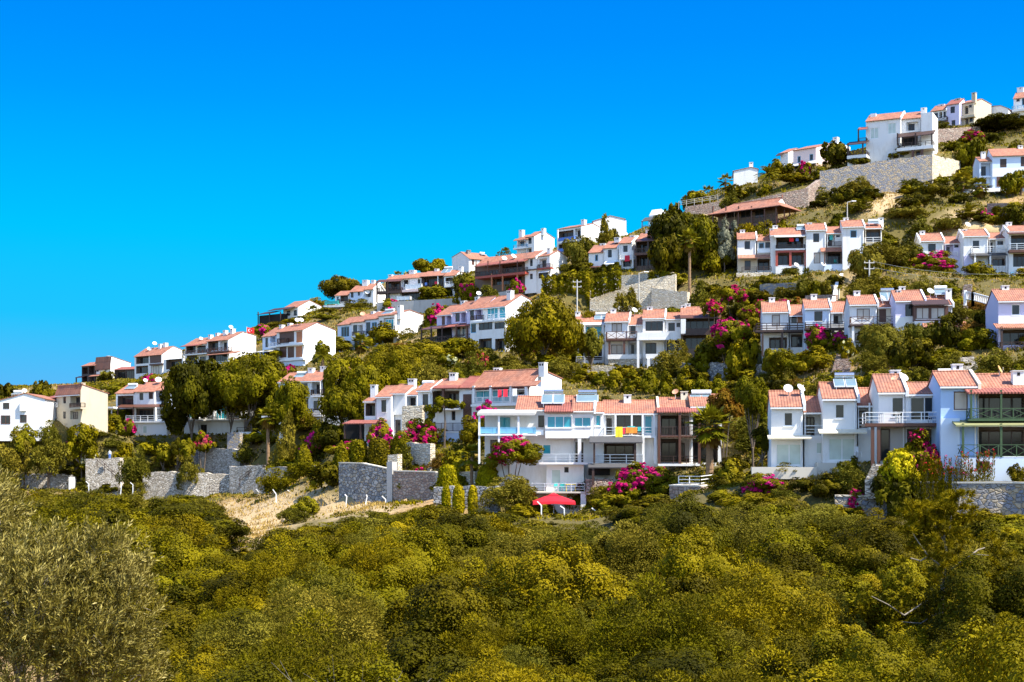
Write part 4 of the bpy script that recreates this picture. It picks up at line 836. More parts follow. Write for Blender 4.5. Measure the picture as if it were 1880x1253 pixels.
# ================================================================== ridge, right to left
h = H(1885, 218, 372, -30, 'white house cut by the top right edge of the photo', 'white', group=G4)
h.vol(1861, 1890, 178, 218, r=(168, 3.6), D=8, ops=[('k', 1866, 182, 1872, 187), ('u', 1876, 180, 1890, 194)]); h.deck(1858, 1890, 198, 202, 1.2); h.rail(1858, 1890, 192, 198, 1.1, 'bar', 'blue_paint'); h.chim(1874, 162, 4, 1.6)
h = H(1788, 226, 362, -36, 'unpainted beige house with a tall chimney on the top right ridge', 'beige', group=G4)
h.vol(1762, 1788, 188, 232, g=(1802, 182.5, 1820, 192.5), ops=[('n', 1771, 195, 1778, 210, .8), ('k', 1779, 193, 1784, 198), ('n', 1772, 216, 1779, 231, .5), ('k', 1780, 216, 1786, 224)], gm='beige')
h.deck(1763, 1789, 210, 214, 1.2, 'beige'); h.chim(1788.5, 171, .8, 1.0, 'beige')
h = H(1850, 222, 372, -36, 'plain white house behind the beige one on the top right ridge', 'white', group=G4)
h.gvol(1820, 1851, 196, 200, 1838, 195, 224, 9); h.rail(1806, 1848, 217, 224, 3, 'bar', 'steel_rail', False)
h = H(1762, 232, 362, -36, 'white and grey house with dark shutters left of the beige house on the ridge', 'lavender', group=G4)
h.vol(1738, 1761, 190, 232, r=(183, 3.6), D=8, ops=[('k', 1745, 196, 1753, 208), ('k', 1747, 221, 1754, 231)], rm='tile_red'); h.chim(1760, 182, 3.2, 1.4, 'beige')
h.vol(1709, 1737, 201, 232, o=.3, r=(193, 3.6), D=8, ops=[('k', 1715, 208, 1722, 218), ('n', 1724, 206, 1730, 217), ('k', 1732, 205, 1737, 216)], wm='white', fin='r'); h.rail(1713, 1738, 214, 221, .9, 'x', 'dark_wood'); h.deck(1712, 1738, 221, 224, 1.0, 'dark_wood'); h.chim(1730, 193, 3.4, 1.6)
h = H(1712, 285, 305, -26, 'large white villa with dark roofed verandas above a high stone retaining wall', 'white', 'villa', 'villa', G4)
h.vol(1590, 1653, 217, 292, r=(207, 4), D=9, ops=[('c', 1598, 235, 1613, 255), ('c', 1630, 226, 1645, 246)], fin='r', ref=1653)
h.vol(1654, 1690, 216, 285, o=-1.4, r=(206, 4), D=8, ops=[('n', 1664, 224, 1686, 240, .9), ('N', 1656, 250, 1685, 268, .5)], ref=1690, foot=False)
h.vol(1691, 1712, 206, 285, o=.2, D=7, roof=False, foot=False)
h.awn(1646, 1714, 239, 246, 2.8, 'dark_wood'); h.rail(1648, 1712, 258, 266, 2.6, 'bar', 'dark_wood'); h.deck(1646, 1714, 266, 272, 2.8); h.bx(1650, 1710, 272, 290, -.2, 1.0, 'beige', 'ground_floor_wall')
for q in (1648, 1681, 1711): h.post(q, 245, 267, 2.6, 'dark_wood', .3)
for q in (1676, 1693): h.post(q, 272, 290, 2.4, 'brown_wood', .5)
h.win('k', 1652, 276, 1660, 289, 1.0); h.win('b', 1682, 277, 1690, 287, 1.0)
h.awn(1574, 1591, 233, 237, 1.6, 'tile_red'); h.post(1576, 237, 258, 1.4, 'dark_wood', .26); h.rail(1575, 1590, 253, 259, 1.4, 'vert', 'dark_wood')
h.awn(1553, 1590, 258, 263, 3.4, 'dark_wood', 'pergola_roof'); h.deck(1555, 1591, 283, 289, 3.2); h.rail(1556, 1590, 276, 283, 3.2, 'x', 'dark_wood')
for q in (1557, 1584): h.post(q, 263, 284, 3.1, 'dark_wood', .3)
h.bx(1556, 1590, 289, 305, -.2, 2.6, 'white', 'ground_floor_wall'); h.win('k', 1573, 292, 1588, 302, 2.6); h.chim(1696, 199, 3.6, 1.1); h.post(1604, 210, 218, -3, 'white', 1.2, 'roof_turret')
h = H(1822, 350, 285, -8, 'blue-shaded villa with dark shutters at the right edge below the top ridge', 'shade_pale_blue', 'villa', 'villa', G4)
h.vol(1822, 1895, 287, 350, r=(275, 4), D=8, ops=[('s', 1836, 292, 1848, 308, 'dark_wood'), ('s', 1874, 288, 1885, 306, 'dark_wood'), ('k', 1838, 324, 1856, 342)], ref=1822)
h.vol(1798, 1821.5, 296, 350, o=-.6, r=(289, 4), D=7, ops=[('n', 1801, 299, 1819, 323, 1.4), ('n', 1801, 326, 1819, 347, .8)], ref=1821)
h.bx(1830, 1837, 324, 343, 0, .1, 'brown_wood', 'shutter'); h.bx(1822, 1895, 309, 323, .01, .12, 'white', 'wall_band'); h.chim(1805, 280, 3, .9); h.chim(1873, 268, 4, .9)
h.awn(1770, 1850, 345, 351, 3.0, 'pale_sheet', 'porch_roof'); h.bx(1800, 1890, 352, 374, -.5, 1.2, 'white', 'terrace_base')
for q in (1776, 1826): h.post(q, 352, 372, 2.8, 'white_paint', .22, down=1)
h = H(1498, 302, 330, -38, 'pale pink house with two small windows and a lit white gable on the ridge', 'pink', group=G4)
h.vol(1456, 1498, 271, 305, g=(1523, 264, 1530, 266), ops=[('u', 1464, 287, 1470, 299), ('u', 1486, 283, 1493, 295)], fin='')
h.awn(1433, 1499, 294, 299, 2.6, 'pale_sheet'); h.post(1440, 301, 320, 2.4, 'white_paint', .26, down=2); h.post(1470, 300, 316, 2.4, 'white_paint', .26, down=2); h.bx(1444, 1497, 301, 316, 0, .4, 'interior', 'porch_wall'); h.win('k', 1460, 302, 1476, 312, .4); h.chim(1535, 253, 6.5, 1.1); h.bx(1533, 1548, 265, 282, -9, -5, 'white', 'rear_wing')
h = H(1471, 296, 345, -38, 'white house with a dark porch half hidden behind the pale pink house', 'white', group=G4)
h.vol(1433, 1447, 280, 300, g=(1462, 273, 1474, 278), o=0)
h.awn(1424, 1434, 281, 285, 1.4, 'dark_wood')
h = H(1390, 336, 338, -8, 'plain white blank-walled block on the ridge between two palms', 'white', group=G4)
h.gvol(1347, 1391, 315, 311, 1379, 308, 336, 8); h.chim(1379, 299, 2, .9); h.bx(1352, 1390, 336, 342, -3, -.4, 'interior', 'undercroft')
h = H(1208, 418, 355, -35, 'white block with a dark awning seen between ridge shrubs', 'white', group=G4)
h.vol(1192, 1209, 394, 418, g=(1214, 384, 1222, 390), roof=False); h.awn(1177, 1193, 399, 405, 2.0, 'grey_sheet'); h.rail(1178, 1193, 413, 419, 1.8, 'x', 'blue_paint')
for q in (1179, 1191): h.post(q, 405, 420, 1.8, 'blue_paint', .25)
h = H(1148, 432, 392, 0, 'tall white gabled house behind conifers on the ridge', 'white', group=G4)
h.gvol(1089, 1147, 407, 403, 1121, 397, 434, 9); h.bx(1143, 1150, 405, 430, -4, -1, 'lavender', 'side_wing'); h.dish(1149, 430, 4, 'white satellite dish at the foot of the tall gabled ridge house', -1, mast=438)
h = H(1067, 452, 385, -40, 'white ridge house with two blue-railed balcony floors', 'white', group=G4)
h.vol(1024, 1067, 416, 460, g=(1088, 411, 1101, 418), ops=[('N', 1026, 424, 1053, 441, 1.3), ('n', 1055, 420, 1066, 436, 1.2), ('N', 1026, 449, 1042, 462, 1.3)])
h.rail(1024, 1054, 434, 440, .9, 'glass', 'cloth_blue'); h.deck(1023, 1056, 440, 444, 1.0); h.rail(1024, 1044, 455, 461, .9, 'glass', 'cloth_blue'); h.chim(1072, 404, 2.6, 1.1); h.dish(1058, 435, 3.5, 'white satellite dish on the blue-railed ridge house', .2, mast=440)
h.post(1024, 422, 461, .9, 'white', .3); h.post(1042, 444, 461, .9, 'white', .3)
h = H(981, 463, 395, -40, 'white cubic ridge house with a braced roof over a small balcony', 'white', group=G4)
h.vol(966, 981, 434, 465, g=(998, 425, 1018, 438), ops=[('k', 970, 437, 976, 448), ('n', 967, 455, 976, 466, .8)])
h.vol(949, 965.5, 438, 465, o=-1.0, r=(433, 3), D=6, ops=[('n', 951, 441, 964, 452, .8)]); h.rail(943, 966, 448, 453, .6, 'bar', 'blue_paint'); h.deck(942, 966, 453, 456, .7); h.awn(942, 968, 436, 439, .9, 'tile'); h.chim(958, 423, 3, 1.2); h.chim(998, 420, 3.6, 1.0)
h = H(1009, 512, 325, -38, 'long white house with red-beamed balconies and a lit blank gable on the upper left row', 'white', 'terraced_house', group=G3)
h.vol(985, 1009.5, 469, 514, g=(1024, 461, 1042, 473), ops=[('n', 990, 475, 1004, 491, .9), ('N', 989, 499, 1006, 511, .8)])
h.rail(987, 1010, 484, 491, .9, 'vert', 'dark_wood'); h.deck(986, 1010, 491, 493, 1.0, 'red_wood'); h.chim(1009, 456, 1.4, .9); h.awn(988, 1006, 496, 499, 1.2, 'white_paint')
h.vol(964, 984.5, 473, 514, o=.5, r=(462, 3.8), D=8, ops=[('k', 973, 476, 978, 489), ('k', 973, 503, 978, 513)], fin='r'); h.deck(962, 988, 493, 495, .8, 'brown_wood')
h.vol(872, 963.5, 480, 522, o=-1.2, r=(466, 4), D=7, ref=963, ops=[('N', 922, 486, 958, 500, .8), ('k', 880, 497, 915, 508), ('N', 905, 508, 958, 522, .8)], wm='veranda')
h.awn(871, 964, 475, 479, 2.0, 'tile_red'); h.rail(873, 963, 490, 499, 1.8, 'vert', 'dark_wood'); h.bx(872, 964, 499, 503, -1.2, 1.9, 'red_wood', 'beam')
for q in (874, 896, 918, 950): h.post(q, 479, 500, 1.8, 'brown_wood', .2)
for q in (903, 923, 950): h.post(q, 503, 526, 1.7, 'orange_wood', .3, down=1)
h.dish(926, 475, 5, 'white satellite dish, left of a pair on the red-beamed balcony roof', 2.5, az=20); h.dish(943, 471, 5, 'white satellite dish, right of a pair on the red-beamed balcony roof', 2.5, az=40)
h = H(860, 494, 388, 30, 'pale house with brown windows turned sideways on the ridge skyline', 'white', group=G4)
h.vol(861, 904, 475, 496, g=(846, 463.5, 830, 473), ops=[('s', 866, 477, 871, 487), ('s', 881, 479, 895, 488)], ref=861)
h.chim(860, 460, 3.6, 1.0, 'stone_grey'); h.solar(882, 463, 892, 469, 'solar heater on the skyline roof turned sideways', 3, 'dish_white', 1)
h = H(834, 552, 368, -22, 'narrow white house with a lattice balcony, right end of the upper left terrace', 'white', 'terraced_house', group=G3)
h.vol(815, 835, 506, 546, r=(497, 3.6), D=8, ops=[('N', 818, 510, 831, 521, 1), ('N', 818, 527, 831, 544, 1)]); h.rail(817, 833, 517, 524, .6, 'x', 'white_paint'); h.deck(816, 834, 524, 527, .7); h.chim(846, 490, 3.6, 1.1); h.solar(812, 489, 829, 502, 'solar heater with a tall tilted panel on the upper left terrace', 3, 'dish_white', 2)
h = H(814, 552, 370, -22, 'house with blue and pink towels on a dark balcony', 'white', 'terraced_house', group=G3)
h.vol(774, 814, 505, 549, r=(498, 4), D=8, wm='dark_wood', ops=[('N', 777, 509, 812, 525, 1.8), ('N', 777, 530, 812, 547, 1.8)], over=.9)
h.rail(775, 813, 519, 525, .6, 'vert', 'dark_wood'); h.deck(774, 814, 525, 529, .8, 'brown_wood'); h.post(804, 506, 548, .7, 'white', .22); h.bx(780, 784, 519, 524, .65, .75, 'cloth_blue', 'towel'); h.bx(798, 804, 517, 523, .65, .75, 'cloth_red', 'towel'); h.chim(802, 494, 4, 1.0)
h = H(773, 554, 372, -22, 'white house with a glass balcony over a pink deck edge', 'white', 'terraced_house', group=G3)
h.vol(735, 773, 510, 551, r=(502, 4), D=8, ops=[('k', 767, 513, 772, 529), ('n', 738, 512, 752, 527, .8), ('N', 738, 535, 770, 550, .8)]); h.rail(744, 773, 521, 531, 1.3, 'glass', 'steel_rail'); h.deck(738, 774, 531, 535, 1.5, 'pink'); h.rail(728, 752, 544, 551, 2.6, 'glass', 'steel_rail'); h.chim(758, 497, 4, 1.6)
h = H(735, 556, 374, -22, 'house with a dark timber veranda, left end of the upper left terrace', 'white', 'terraced_house', group=G3)
h.vol(708, 735, 514, 554, r=(506, 4), D=8, ops=[('k', 712, 518, 718, 530), ('N', 720, 518, 733, 532, 1), ('u', 710, 541, 718, 552), ('k', 721, 543, 732, 551)], wm='dark_wood'); h.awn(690, 735, 512, 516, 1.6, 'brown_wood'); h.rail(692, 735, 527, 534, 1.5, 'vert', 'dark_wood'); h.deck(691, 735, 534, 538, 1.6, 'dark_wood')
for q in (692, 712): h.post(q, 516, 556, 1.5, 'dark_wood', .26)
h.chim(718, 505, 3.6, 1.2); h.bx(716, 735, 538, 554, 0, .2, 'white', 'ground_floor_wall')
h = H(686, 566, 395, -22, 'white house with a round dish in its gable niche before a dark pine', 'white', 'house', group=G3)
h.vol(642, 668, 535, 566, r=(525, 3.8), D=8, ops=[('k', 644, 537, 649, 547), ('k', 657, 532, 661, 543), ('k', 656, 555, 662, 566)], wm='shade_pale_blue', ref=668)
h.vol(669, 686, 531, 566, o=-.4, r=(521, 3.6), D=8, ops=[('n', 671, 533, 682, 546, .8)], fin='r'); h.dish(675, 537, 4.5, 'large round dish in the gable niche before the dark pine', .4, 'dish_white', 0, mast=545)
h.vol(615, 641.5, 542, 564, o=-.4, r=(535, 3.4), D=7, ops=[('u', 618, 545, 622, 556), ('N', 625, 543, 639, 554, 1)]); h.rail(622, 641, 549, 556, .6, 'vert', 'dark_wood'); h.deck(594, 642, 559, 563, 1.0); h.rail(596, 620, 552, 559, 1.0, 'glass', 'cloth_teal'); h.chim(672, 515, 4, 1.6); h.chim(686, 515, 4, 1.0)
h = H(547, 584, 425, -40, 'white house with a long black timber pergola on the left skyline', 'white', 'house', group=G3)
h.vol(520, 547, 564, 584, g=(568, 552, 590, 563), ops=[('k', 526, 571, 533, 580), ('k', 539, 570, 545, 580)]); h.awn(491, 530, 564, 567, 2.6, 'dark_wood', 'pergola_roof'); h.awn(471, 500, 572, 575, 3.6, 'dark_wood', 'pergola_roof')
for q in (474, 495, 515): h.post(q, 573, 592, 3.0, 'dark_wood', .26, down=1)
h.bx(476, 517, 576, 592, -.5, 2.4, 'void_shade', 'pergola_shade')  # no screen: dark block painted for the shade beneath the pergola
# ================================================================== terrain
WALLL = [(1668, 1860, 948, 110.5, 108), (1860, 1900, 948, 108, 107), (1533, 1598, 953, 113, 112.5), (1598, 1667, 953, 112.5, 112), (622, 664, 923, 178, 174), (664, 712, 923, 174, 172), (710, 720, 926, 171, 170.6), (722, 800, 923, 170, 165), (800, 872, 903, 164, 159), (796, 856, 940, 148, 146.5), (856, 914, 943, 146.5, 145), (712, 730, 864, 173, 172.5), (157, 220, 906, 248, 246), (262, 340, 910, 248, 245), (340, 425, 908, 245, 243), (421, 482, 910, 242, 238), (28, 80, 900, 252, 251), (80, 135, 900, 251, 250), (310, 364, 836, 258, 256), (364, 440, 846, 255, 249), (480, 560, 873, 208, 202), (560, 622, 870, 202, 188), (417, 440, 824, 252, 251), (692, 760, 580, 364, 360), (760, 836, 578, 360, 354), (836, 930, 568, 347, 332), (1083, 1160, 573, 264, 261), (1160, 1240, 570, 261, 258), (1196, 1262, 573, 259, 255), (1080, 1160, 533, 272, 268), (1160, 1236, 528, 268, 265), (1215, 1300, 700, 223, 215), (1300, 1400, 703, 215, 205), (1050, 1130, 692, 231, 228), (1130, 1215, 698, 228, 224), (1395, 1470, 550, 237, 232), (1470, 1530, 550, 232, 228), (1478, 1534, 554, 224, 221), (1812, 1848, 412, 269, 267), (1848, 1885, 412, 267, 265), (1505, 1604, 362, 305, 302), (1604, 1711, 354, 302, 299), (1711.5, 1763, 344, 299, 312), (1360, 1420, 386, 302, 300), (1420, 1484, 382, 300, 299), (1484, 1506, 380, 300, 304), (1258, 1322, 396, 320, 318), (1712, 1762, 256, 332, 334), (1762, 1800, 254, 334, 338), (738, 775, 763, 183, 182), (735, 790, 848, 178, 174), (1532, 1540, 564, 216, 234), (1540, 1548, 528, 234, 242), (126, 137, 883, 250, 250), (1246, 1286, 903, 140.5, 137.5), (1286, 1342, 903, 137.5, 140.5)]   # feet of the retaining walls
for px, py, Y in [  # extra ground points read off the picture: valley floor, wall feet, slopes, the ridge line
    (1770,948,107),(1600,946,110),(1880,948,104),(1450,905,118),(1300,905,140),(1200,912,146),(1060,950,146),(940,948,150),(830,930,150),(700,925,167),(620,930,175),(690,850,180),(650,845,187),(770,845,175),(840,872,163),(895,885,152),(842,942,140),(880,942,139),(823,895,150),(860,893,149),
    (520,905,200),(430,907,245),(300,905,250),(200,902,250),(90,897,250),(-80,880,252),(480,940,182),(440,975,160),
    (1250,690,222),(1380,690,205),(1480,690,185),(1620,690,168),(1760,690,152),(1860,690,150),(1100,690,222),(960,700,205),(830,690,215),(700,690,240),(560,690,262),(420,690,290),(300,708,330),(120,708,390),(30,712,400),(-60,714,410),
    (1300,560,248),(1200,575,252),(1100,575,256),(1350,540,232),(1450,540,226),(1560,540,215),(1700,520,212),(1800,520,205),(1000,560,262),(1000,530,300),(930,545,285),(860,580,262),
    (760,585,320),(650,590,350),(560,605,360),(480,625,370),(390,655,370),
    (1300,470,285),(1250,480,275),(1240,420,300),(1400,430,268),(1500,410,270),(1600,380,275),(1650,410,262),(1750,400,268),(1850,412,265),(1700,350,285),(1780,345,262),(1600,350,300),(1520,360,300),(1450,360,300),
    (1180,430,330),(1280,380,330),(1350,365,330),(1100,470,320),(1040,480,345),(930,500,345),(880,500,400),(780,512,410),(690,525,420),(630,550,440),(540,590,440),(470,612,420),(400,625,410),(330,645,410),(240,675,430),
    (1240,372,350),(1320,355,345),(1400,330,345),(1480,300,350),(1560,280,345),(1640,260,340),(1720,240,350),(1800,222,375),(1880,212,382),(1960,190,385),(2100,170,380),
    (1715,350,292),(1765,310,296),(1800,260,330)]:
    ANCH.append(tuple(P(px, py, Y)))
ANCH += [(0, 0, -1.75), (-8, 0, -1.7), (8, 0, -1.8), (0, -15, 0), (-30, -15, 1), (30, -15, 0), (0, 9, -3.0), (-6, 14, -4.2), (8, 14, -4.2), (0, 24, -7.2), (-15, 24, -6.5), (15, 26, -7.2), (-30, 20, -4), (30, 22, -5),
         (-20, 45, -10.5), (0, 45, -11), (20, 45, -10.5), (45, 45, -8.5), (-45, 45, -9.5), (0, 70, -11.5), (30, 70, -10), (-30, 70, -12), (0, 100, -10.5), (25, 95, -8.5), (45, 90, -6.5), (-30, 100, -12), (-60, 100, -12),
         (-20, 130, -9.5), (-50, 140, -11), (-80, 140, -11), (-60, 180, -9.5), (-100, 180, -9.5), (-95, 220, -8)]
# the land falls away behind the ridge
for px, py, Y in [(1960,190,385),(1800,222,375),(1640,260,345),(1480,300,352),(1320,355,350),(1240,372,355),(1100,440,410),(1000,470,412),(860,500,440),(690,530,450),(540,590,460),(330,645,440),(150,705,450),(-60,730,420)]:
    q = P(px, py, Y)
    for dy, dz in ((25, -6), (70, -24), (160, -50)): ANCH.append((q.x*(1+dy/Y), q.y+dy, q.z+dz))
A_ = np.array(ANCH, float)
# merge near-duplicates so that the fit stays calm
keep = []; cell = {}
for a in A_:
    k = (round(a[0]/3.0), round(a[1]/3.0)); cell.setdefault(k, []).append(a)
A_ = np.array([np.mean(v, axis=0) for v in cell.values()])
CC = 9.0
def phi(d2): return np.sqrt(d2+CC*CC)
_n = len(A_)
K_ = phi(((A_[:, None, :2]-A_[None, :, :2])**2).sum(-1)) - np.eye(_n)*1.2
Pm = np.c_[np.ones(_n), A_[:, :2]]
S_ = np.zeros((_n+3, _n+3)); S_[:_n, :_n] = K_; S_[:_n, _n:] = Pm; S_[_n:, :_n] = Pm.T
W_ = np.linalg.lstsq(S_, np.r_[A_[:, 2], 0, 0, 0], rcond=None)[0]
def ground(X, Y):
    X = np.atleast_1d(np.asarray(X, float)); Y = np.atleast_1d(np.asarray(Y, float)); out = np.empty(X.shape)
    for i in range(0, len(X), 4000):
        d2 = (X[i:i+4000, None]-A_[None, :, 0])**2+(Y[i:i+4000, None]-A_[None, :, 1])**2
        out[i:i+4000] = phi(d2) @ W_[:_n] + W_[_n] + W_[_n+1]*X[i:i+4000] + W_[_n+2]*Y[i:i+4000]
    return out
_lim = np.array(LIMS+WALLL, float)
_ground0 = ground
def ground(X, Y):
    X = np.atleast_1d(np.asarray(X, float)); Y = np.atleast_1d(np.asarray(Y, float)); z = _ground0(X, Y)
    ok = np.nonzero(Y > 30)[0]
    for i in range(0, len(ok), 3000):
        k = ok[i:i+3000]; y = Y[k][:, None]; px = CX+F*X[k][:, None]/y; x0, x1, yb, Ya, Yb_ = [_lim[None, :, c] for c in range(5)]
        Yh = Ya+(Yb_-Ya)*np.clip((px-x0)/np.maximum(1e-3, x1-x0), 0, 1); d = np.maximum(0, np.maximum(x0-px, px-x1))
        lim = (HY-yb-2.5+.45*d)/F*y+np.where(y > Yh, 1e9, 0)+np.maximum(0, d-90)*10
        z[k] = np.minimum(z[k], lim.min(axis=1))
    return z
def gz(x, y): return float(ground(x, y)[0])
def hit(px, py):
    ys = np.exp(np.linspace(math.log(18), math.log(480), 500)); a = (px-CX)/F; b = (HY-py)/F
    k = np.nonzero(ground(a*ys, ys) >= b*ys)[0]
    Y = float(ys[k[0]]) if len(k) else 400.0
    return Y
xs_ = np.concatenate([[-6000, -3000, -1500, -800, -500], np.arange(-330, 331, 4.0), [500, 800, 1500, 3000, 6000]])
ys_ = np.concatenate([[-1500, -400, -120, -60], np.arange(-30, 20, 4.0), np.arange(20, 100, 3.5), np.arange(101, 300, 1.6), np.arange(301, 480, 3.0), [500, 540, 600, 700, 900, 1300, 2000, 3500, 6000, 9000]])
XX, YY = np.meshgrid(xs_, ys_); Z_ = ground(XX.ravel(), YY.ravel()).reshape(XX.shape)
far = np.clip(np.maximum((np.abs(XX)-330)/300, np.maximum((YY-480)/150, (-30-YY)/80)), 0, 1)
Z_ = Z_*(1-far)+far*np.where(YY < 0, 2.0, -70.0)
nr = np.random.RandomState(3)
Z_ += (nr.rand(*Z_.shape)-.5)*.35*(1-far)*(YY > 25)
me = bpy.data.meshes.new('hillside')
nx, ny = len(xs_), len(ys_)
vv = np.c_[XX.ravel(), YY.ravel(), Z_.ravel()]
ii = (np.arange(ny-1)[:, None]*nx+np.arange(nx-1)[None, :]).ravel()
me.from_pydata(vv.tolist(), [], np.c_[ii, ii+1, ii+nx+1, ii+nx].tolist()); me.materials.append(MATS['hillside'])
for p in me.polygons: p.use_smooth = True
BARE = [(405, 925, 520, 1000), (940, 520, 1000, 565), (1590, 340, 1655, 390), (1745, 395, 1850, 425), (1200, 545, 1320, 575), (1545, 510, 1575, 560), (330, 830, 430, 868), (480, 905, 720, 948), (1275, 365, 1310, 400)]      # strips of dry grass without scrub
pxv = CX+F*vv[:, 0]/np.maximum(vv[:, 1], 1); pyv = HY-F*vv[:, 2]/np.maximum(vv[:, 1], 1); dry = np.zeros(len(vv), np.float32)
for b in BARE: dry = np.maximum(dry, np.clip(1-np.maximum(np.maximum(b[0]-pxv, pxv-b[2])/14, np.maximum(b[1]-pyv, pyv-b[3])/7), 0, 1)*(vv[:, 1] > 60))
me.attributes.new('dry', 'FLOAT', 'POINT').data.foreach_set('value', dry.astype(np.float32))
hill = bpy.data.objects.new('hillside_terrain', me); COL.objects.link(hill); hill['kind'] = 'structure'

# ================================================================== retaining walls, steps
def wall(label, pts, mat, thick=.7, cat='retaining wall', group='stone retaining walls', cap=None, name='retaining_wall', foot=2.5):
    ln = .22 if mat in ('stone_dry', 'stone_grey', 'stone_cream', 'stone_blue') and name == 'retaining_wall' and not cap else .08 if cap else 0
    q = [(P(px, yt, Y+ln*(yb-yt)/F*Y), P(px, yb, Y)) for px, yt, yb, Y in pts]; o0 = q[0][1]     # dry walls lean back into the slope
    if ln and not cap:       # uneven top course
        q2 = []
        for (t0, b0), (t1, b1) in zip(q, q[1:]):
            n = max(1, int((t1-t0).length/.9))
            for i in range(n): f = i/n; q2.append((t0.lerp(t1, f)+Vector((0, 0, rng.uniform(-.16, .12))), b0.lerp(b1, f)))
        q = q2+[q[-1]]
    for a, b in zip(pts, pts[1:]): CLEAR.append((a[0], min(a[1], b[1]), b[0], max(a[2], b[2])-(a[2]-a[1])*.35, min(a[3], b[3])))
    m = MB(); c = MB()
    for (t0, b0), (t1, b1) in zip(q, q[1:]):
        d = Vector((t1.x-t0.x, t1.y-t0.y, 0)); n = Vector((-d.y, d.x, 0)).normalized()
        if n.y < 0: n = -n
        n *= thick; dn = Vector((0, 0, foot))
        v = [t0-o0, t1-o0, b1-o0-dn, b0-o0-dn, t0-o0+n, t1-o0+n, b1-o0-dn+n, b0-o0-dn+n]
        i = len(m.v); m.v += [tuple(x) for x in v]
        m.f += [(i, i+1, i+2, i+3), (i+4, i+7, i+6, i+5), (i, i+4, i+5, i+1), (i+3, i+2, i+6, i+7), (i, i+3, i+7, i+4), (i+1, i+5, i+6, i+2)]
        if cap:
            e = n.normalized()*.06; up = Vector((0, 0, .004)); h = Vector((0, 0, .13))
            w = [t0-o0-e+up, t1-o0-e+up, t1-o0+n+e+up, t0-o0+n+e+up]; j = len(c.v); c.v += [tuple(x) for x in w]+[tuple(x+h) for x in w]
            c.f += [(j, j+3, j+2, j+1), (j+4, j+5, j+6, j+7)]+[(j+k, j+(k+1) % 4, j+4+(k+1) % 4, j+4+k) for k in range(4)]
    o = m.build(name, mat, None, o0); tag(o, label, cat, group, 'thing')
    if cap: c.build('coping', cap, o)
    return o
wall('grey rubble wall with tan stones below the blue-shaded house', [(1668,888,950,108.5),(1860,888,950,106),(1900,890,950,105)], 'stone_grey', cap='paving')
wall('short grey rubble wall with open joints left of the longer grey one', [(1533,912,955,111),(1598,913,955,110.5),(1667,914,955,110)], 'stone_grey', cap='stone_cream')
wall('bluish white rubble wall beside a concrete post in the lower centre', [(622,851,920,176),(664,852,925,172),(712,862,925,170)], 'stone_blue', cap='paving')
wall('square concrete post at the end of the bluish rubble wall', [(710,848,928,169),(720,848,928,168.6)], 'concrete', 1.0, 'pillar', 'wall pillars', name='wall_pillar')
wall('pinkish stone wall under magenta flowers', [(722,866,925,168),(800,868,920,163)], 'stone_pink', cap='paving')
wall('pale stone wall stretching behind the clipped domes', [(800,870,905,162),(872,868,905,157)], 'stone_cream', cap='paving')
wall('pale rubble wall behind the row of clipped bullet bushes', [(796,893,938,146),(856,892,942,144.5),(914,892,945,143)], 'stone_blue')
wall('cream stone pier between two clipped bushes', [(712,836,866,171),(730,834,866,170.5)], 'stone_cream', 1.2, 'pillar', 'wall pillars', name='wall_pillar')
wall('tall dry stone wall crossed by an iron stair at lower left', [(157,842,908,246),(220,841,908,244)], 'stone_dry', 1.2)
wall('long low dry stone wall below dry grass at lower left', [(262,868,912,246),(340,866,910,243),(425,872,910,241)], 'stone_dry', 1.2)
wall('dry stone wall with a slanting iron rail right of the dry grass bank', [(421,856,912,240),(482,854,910,236)], 'stone_dry', 1.2)
wall('low dry stone wall at the left behind the near olive', [(28,870,902,250),(80,870,902,249),(135,872,902,248)], 'stone_dry', 1.2)
wall('low grey garden wall under round shrubs at left', [(310,822,836,256),(364,822,838,254)], 'stone_grey', 1.0)
wall('grey garden wall with a paved top below the glazed house', [(364,822,846,253),(440,826,848,247)], 'stone_dry', 1.0)
wall('low grey wall behind the conifer row, lower of two', [(480,860,875,206),(560,856,870,200),(622,854,872,186)], 'stone_dry', 1.0)
wall('small stone wall beside a white pavilion under the trees', [(417,795,826,250),(440,795,826,249)], 'stone_grey', 1.0)
wall('long plain concrete wall below the upper left terrace', [(692,556,582,362),(760,552,580,358),(836,548,572,352)], 'concrete', 1.0)
wall('pale concrete wall under the bougainvillea behind the braced balconies', [(836,548,570,345),(930,535,560,330)], 'concrete', 1.0)
wall('tall cream block wall behind the left middle terrace', [(1083,530,575,262),(1160,522,572,259),(1240,503,565,256)], 'stone_cream', 1.0)
wall('cream block wall stepping down at the right of the tall cream wall', [(1196,530,570,257),(1262,536,575,253)], 'stone_cream', 1.0)
wall('ridge terrace wall in cream stone below the pale blue shutters', [(1080,508,535,270),(1160,504,530,266),(1236,500,525,263)], 'stone_cream', .8)
wall('grey stone wall in tree shade behind the fan palm', [(1215,664,700,221),(1300,666,702,213),(1400,668,705,203)], 'stone_blue', 1.0)
wall('low stone terrace wall under the plinth house', [(1050,668,690,229),(1130,674,694,226),(1215,684,700,222)], 'stone_cream', 1.0)
wall('rough stone garden wall between the upper middle terraces', [(1395,522,552,235),(1470,520,552,230),(1530,524,552,226)], 'stone_grey', 1.0)
wall('low tumbled stone wall beside the white ramp', [(1478,543,556,222),(1534,541,556,219)], 'stone_pink', 1.0)
wall('pinkish stone wall below the villa in the upper right', [(1812,374,412,267),(1848,373,414,265),(1885,385,414,263)], 'stone_pink', 1.0)
wall('high mosaic-like stone retaining wall under the large white villa', [(1505,315,364,303),(1604,298,356,300),(1711,283,348,297)], 'stone_grey', 1.0, cap=None, foot=3)
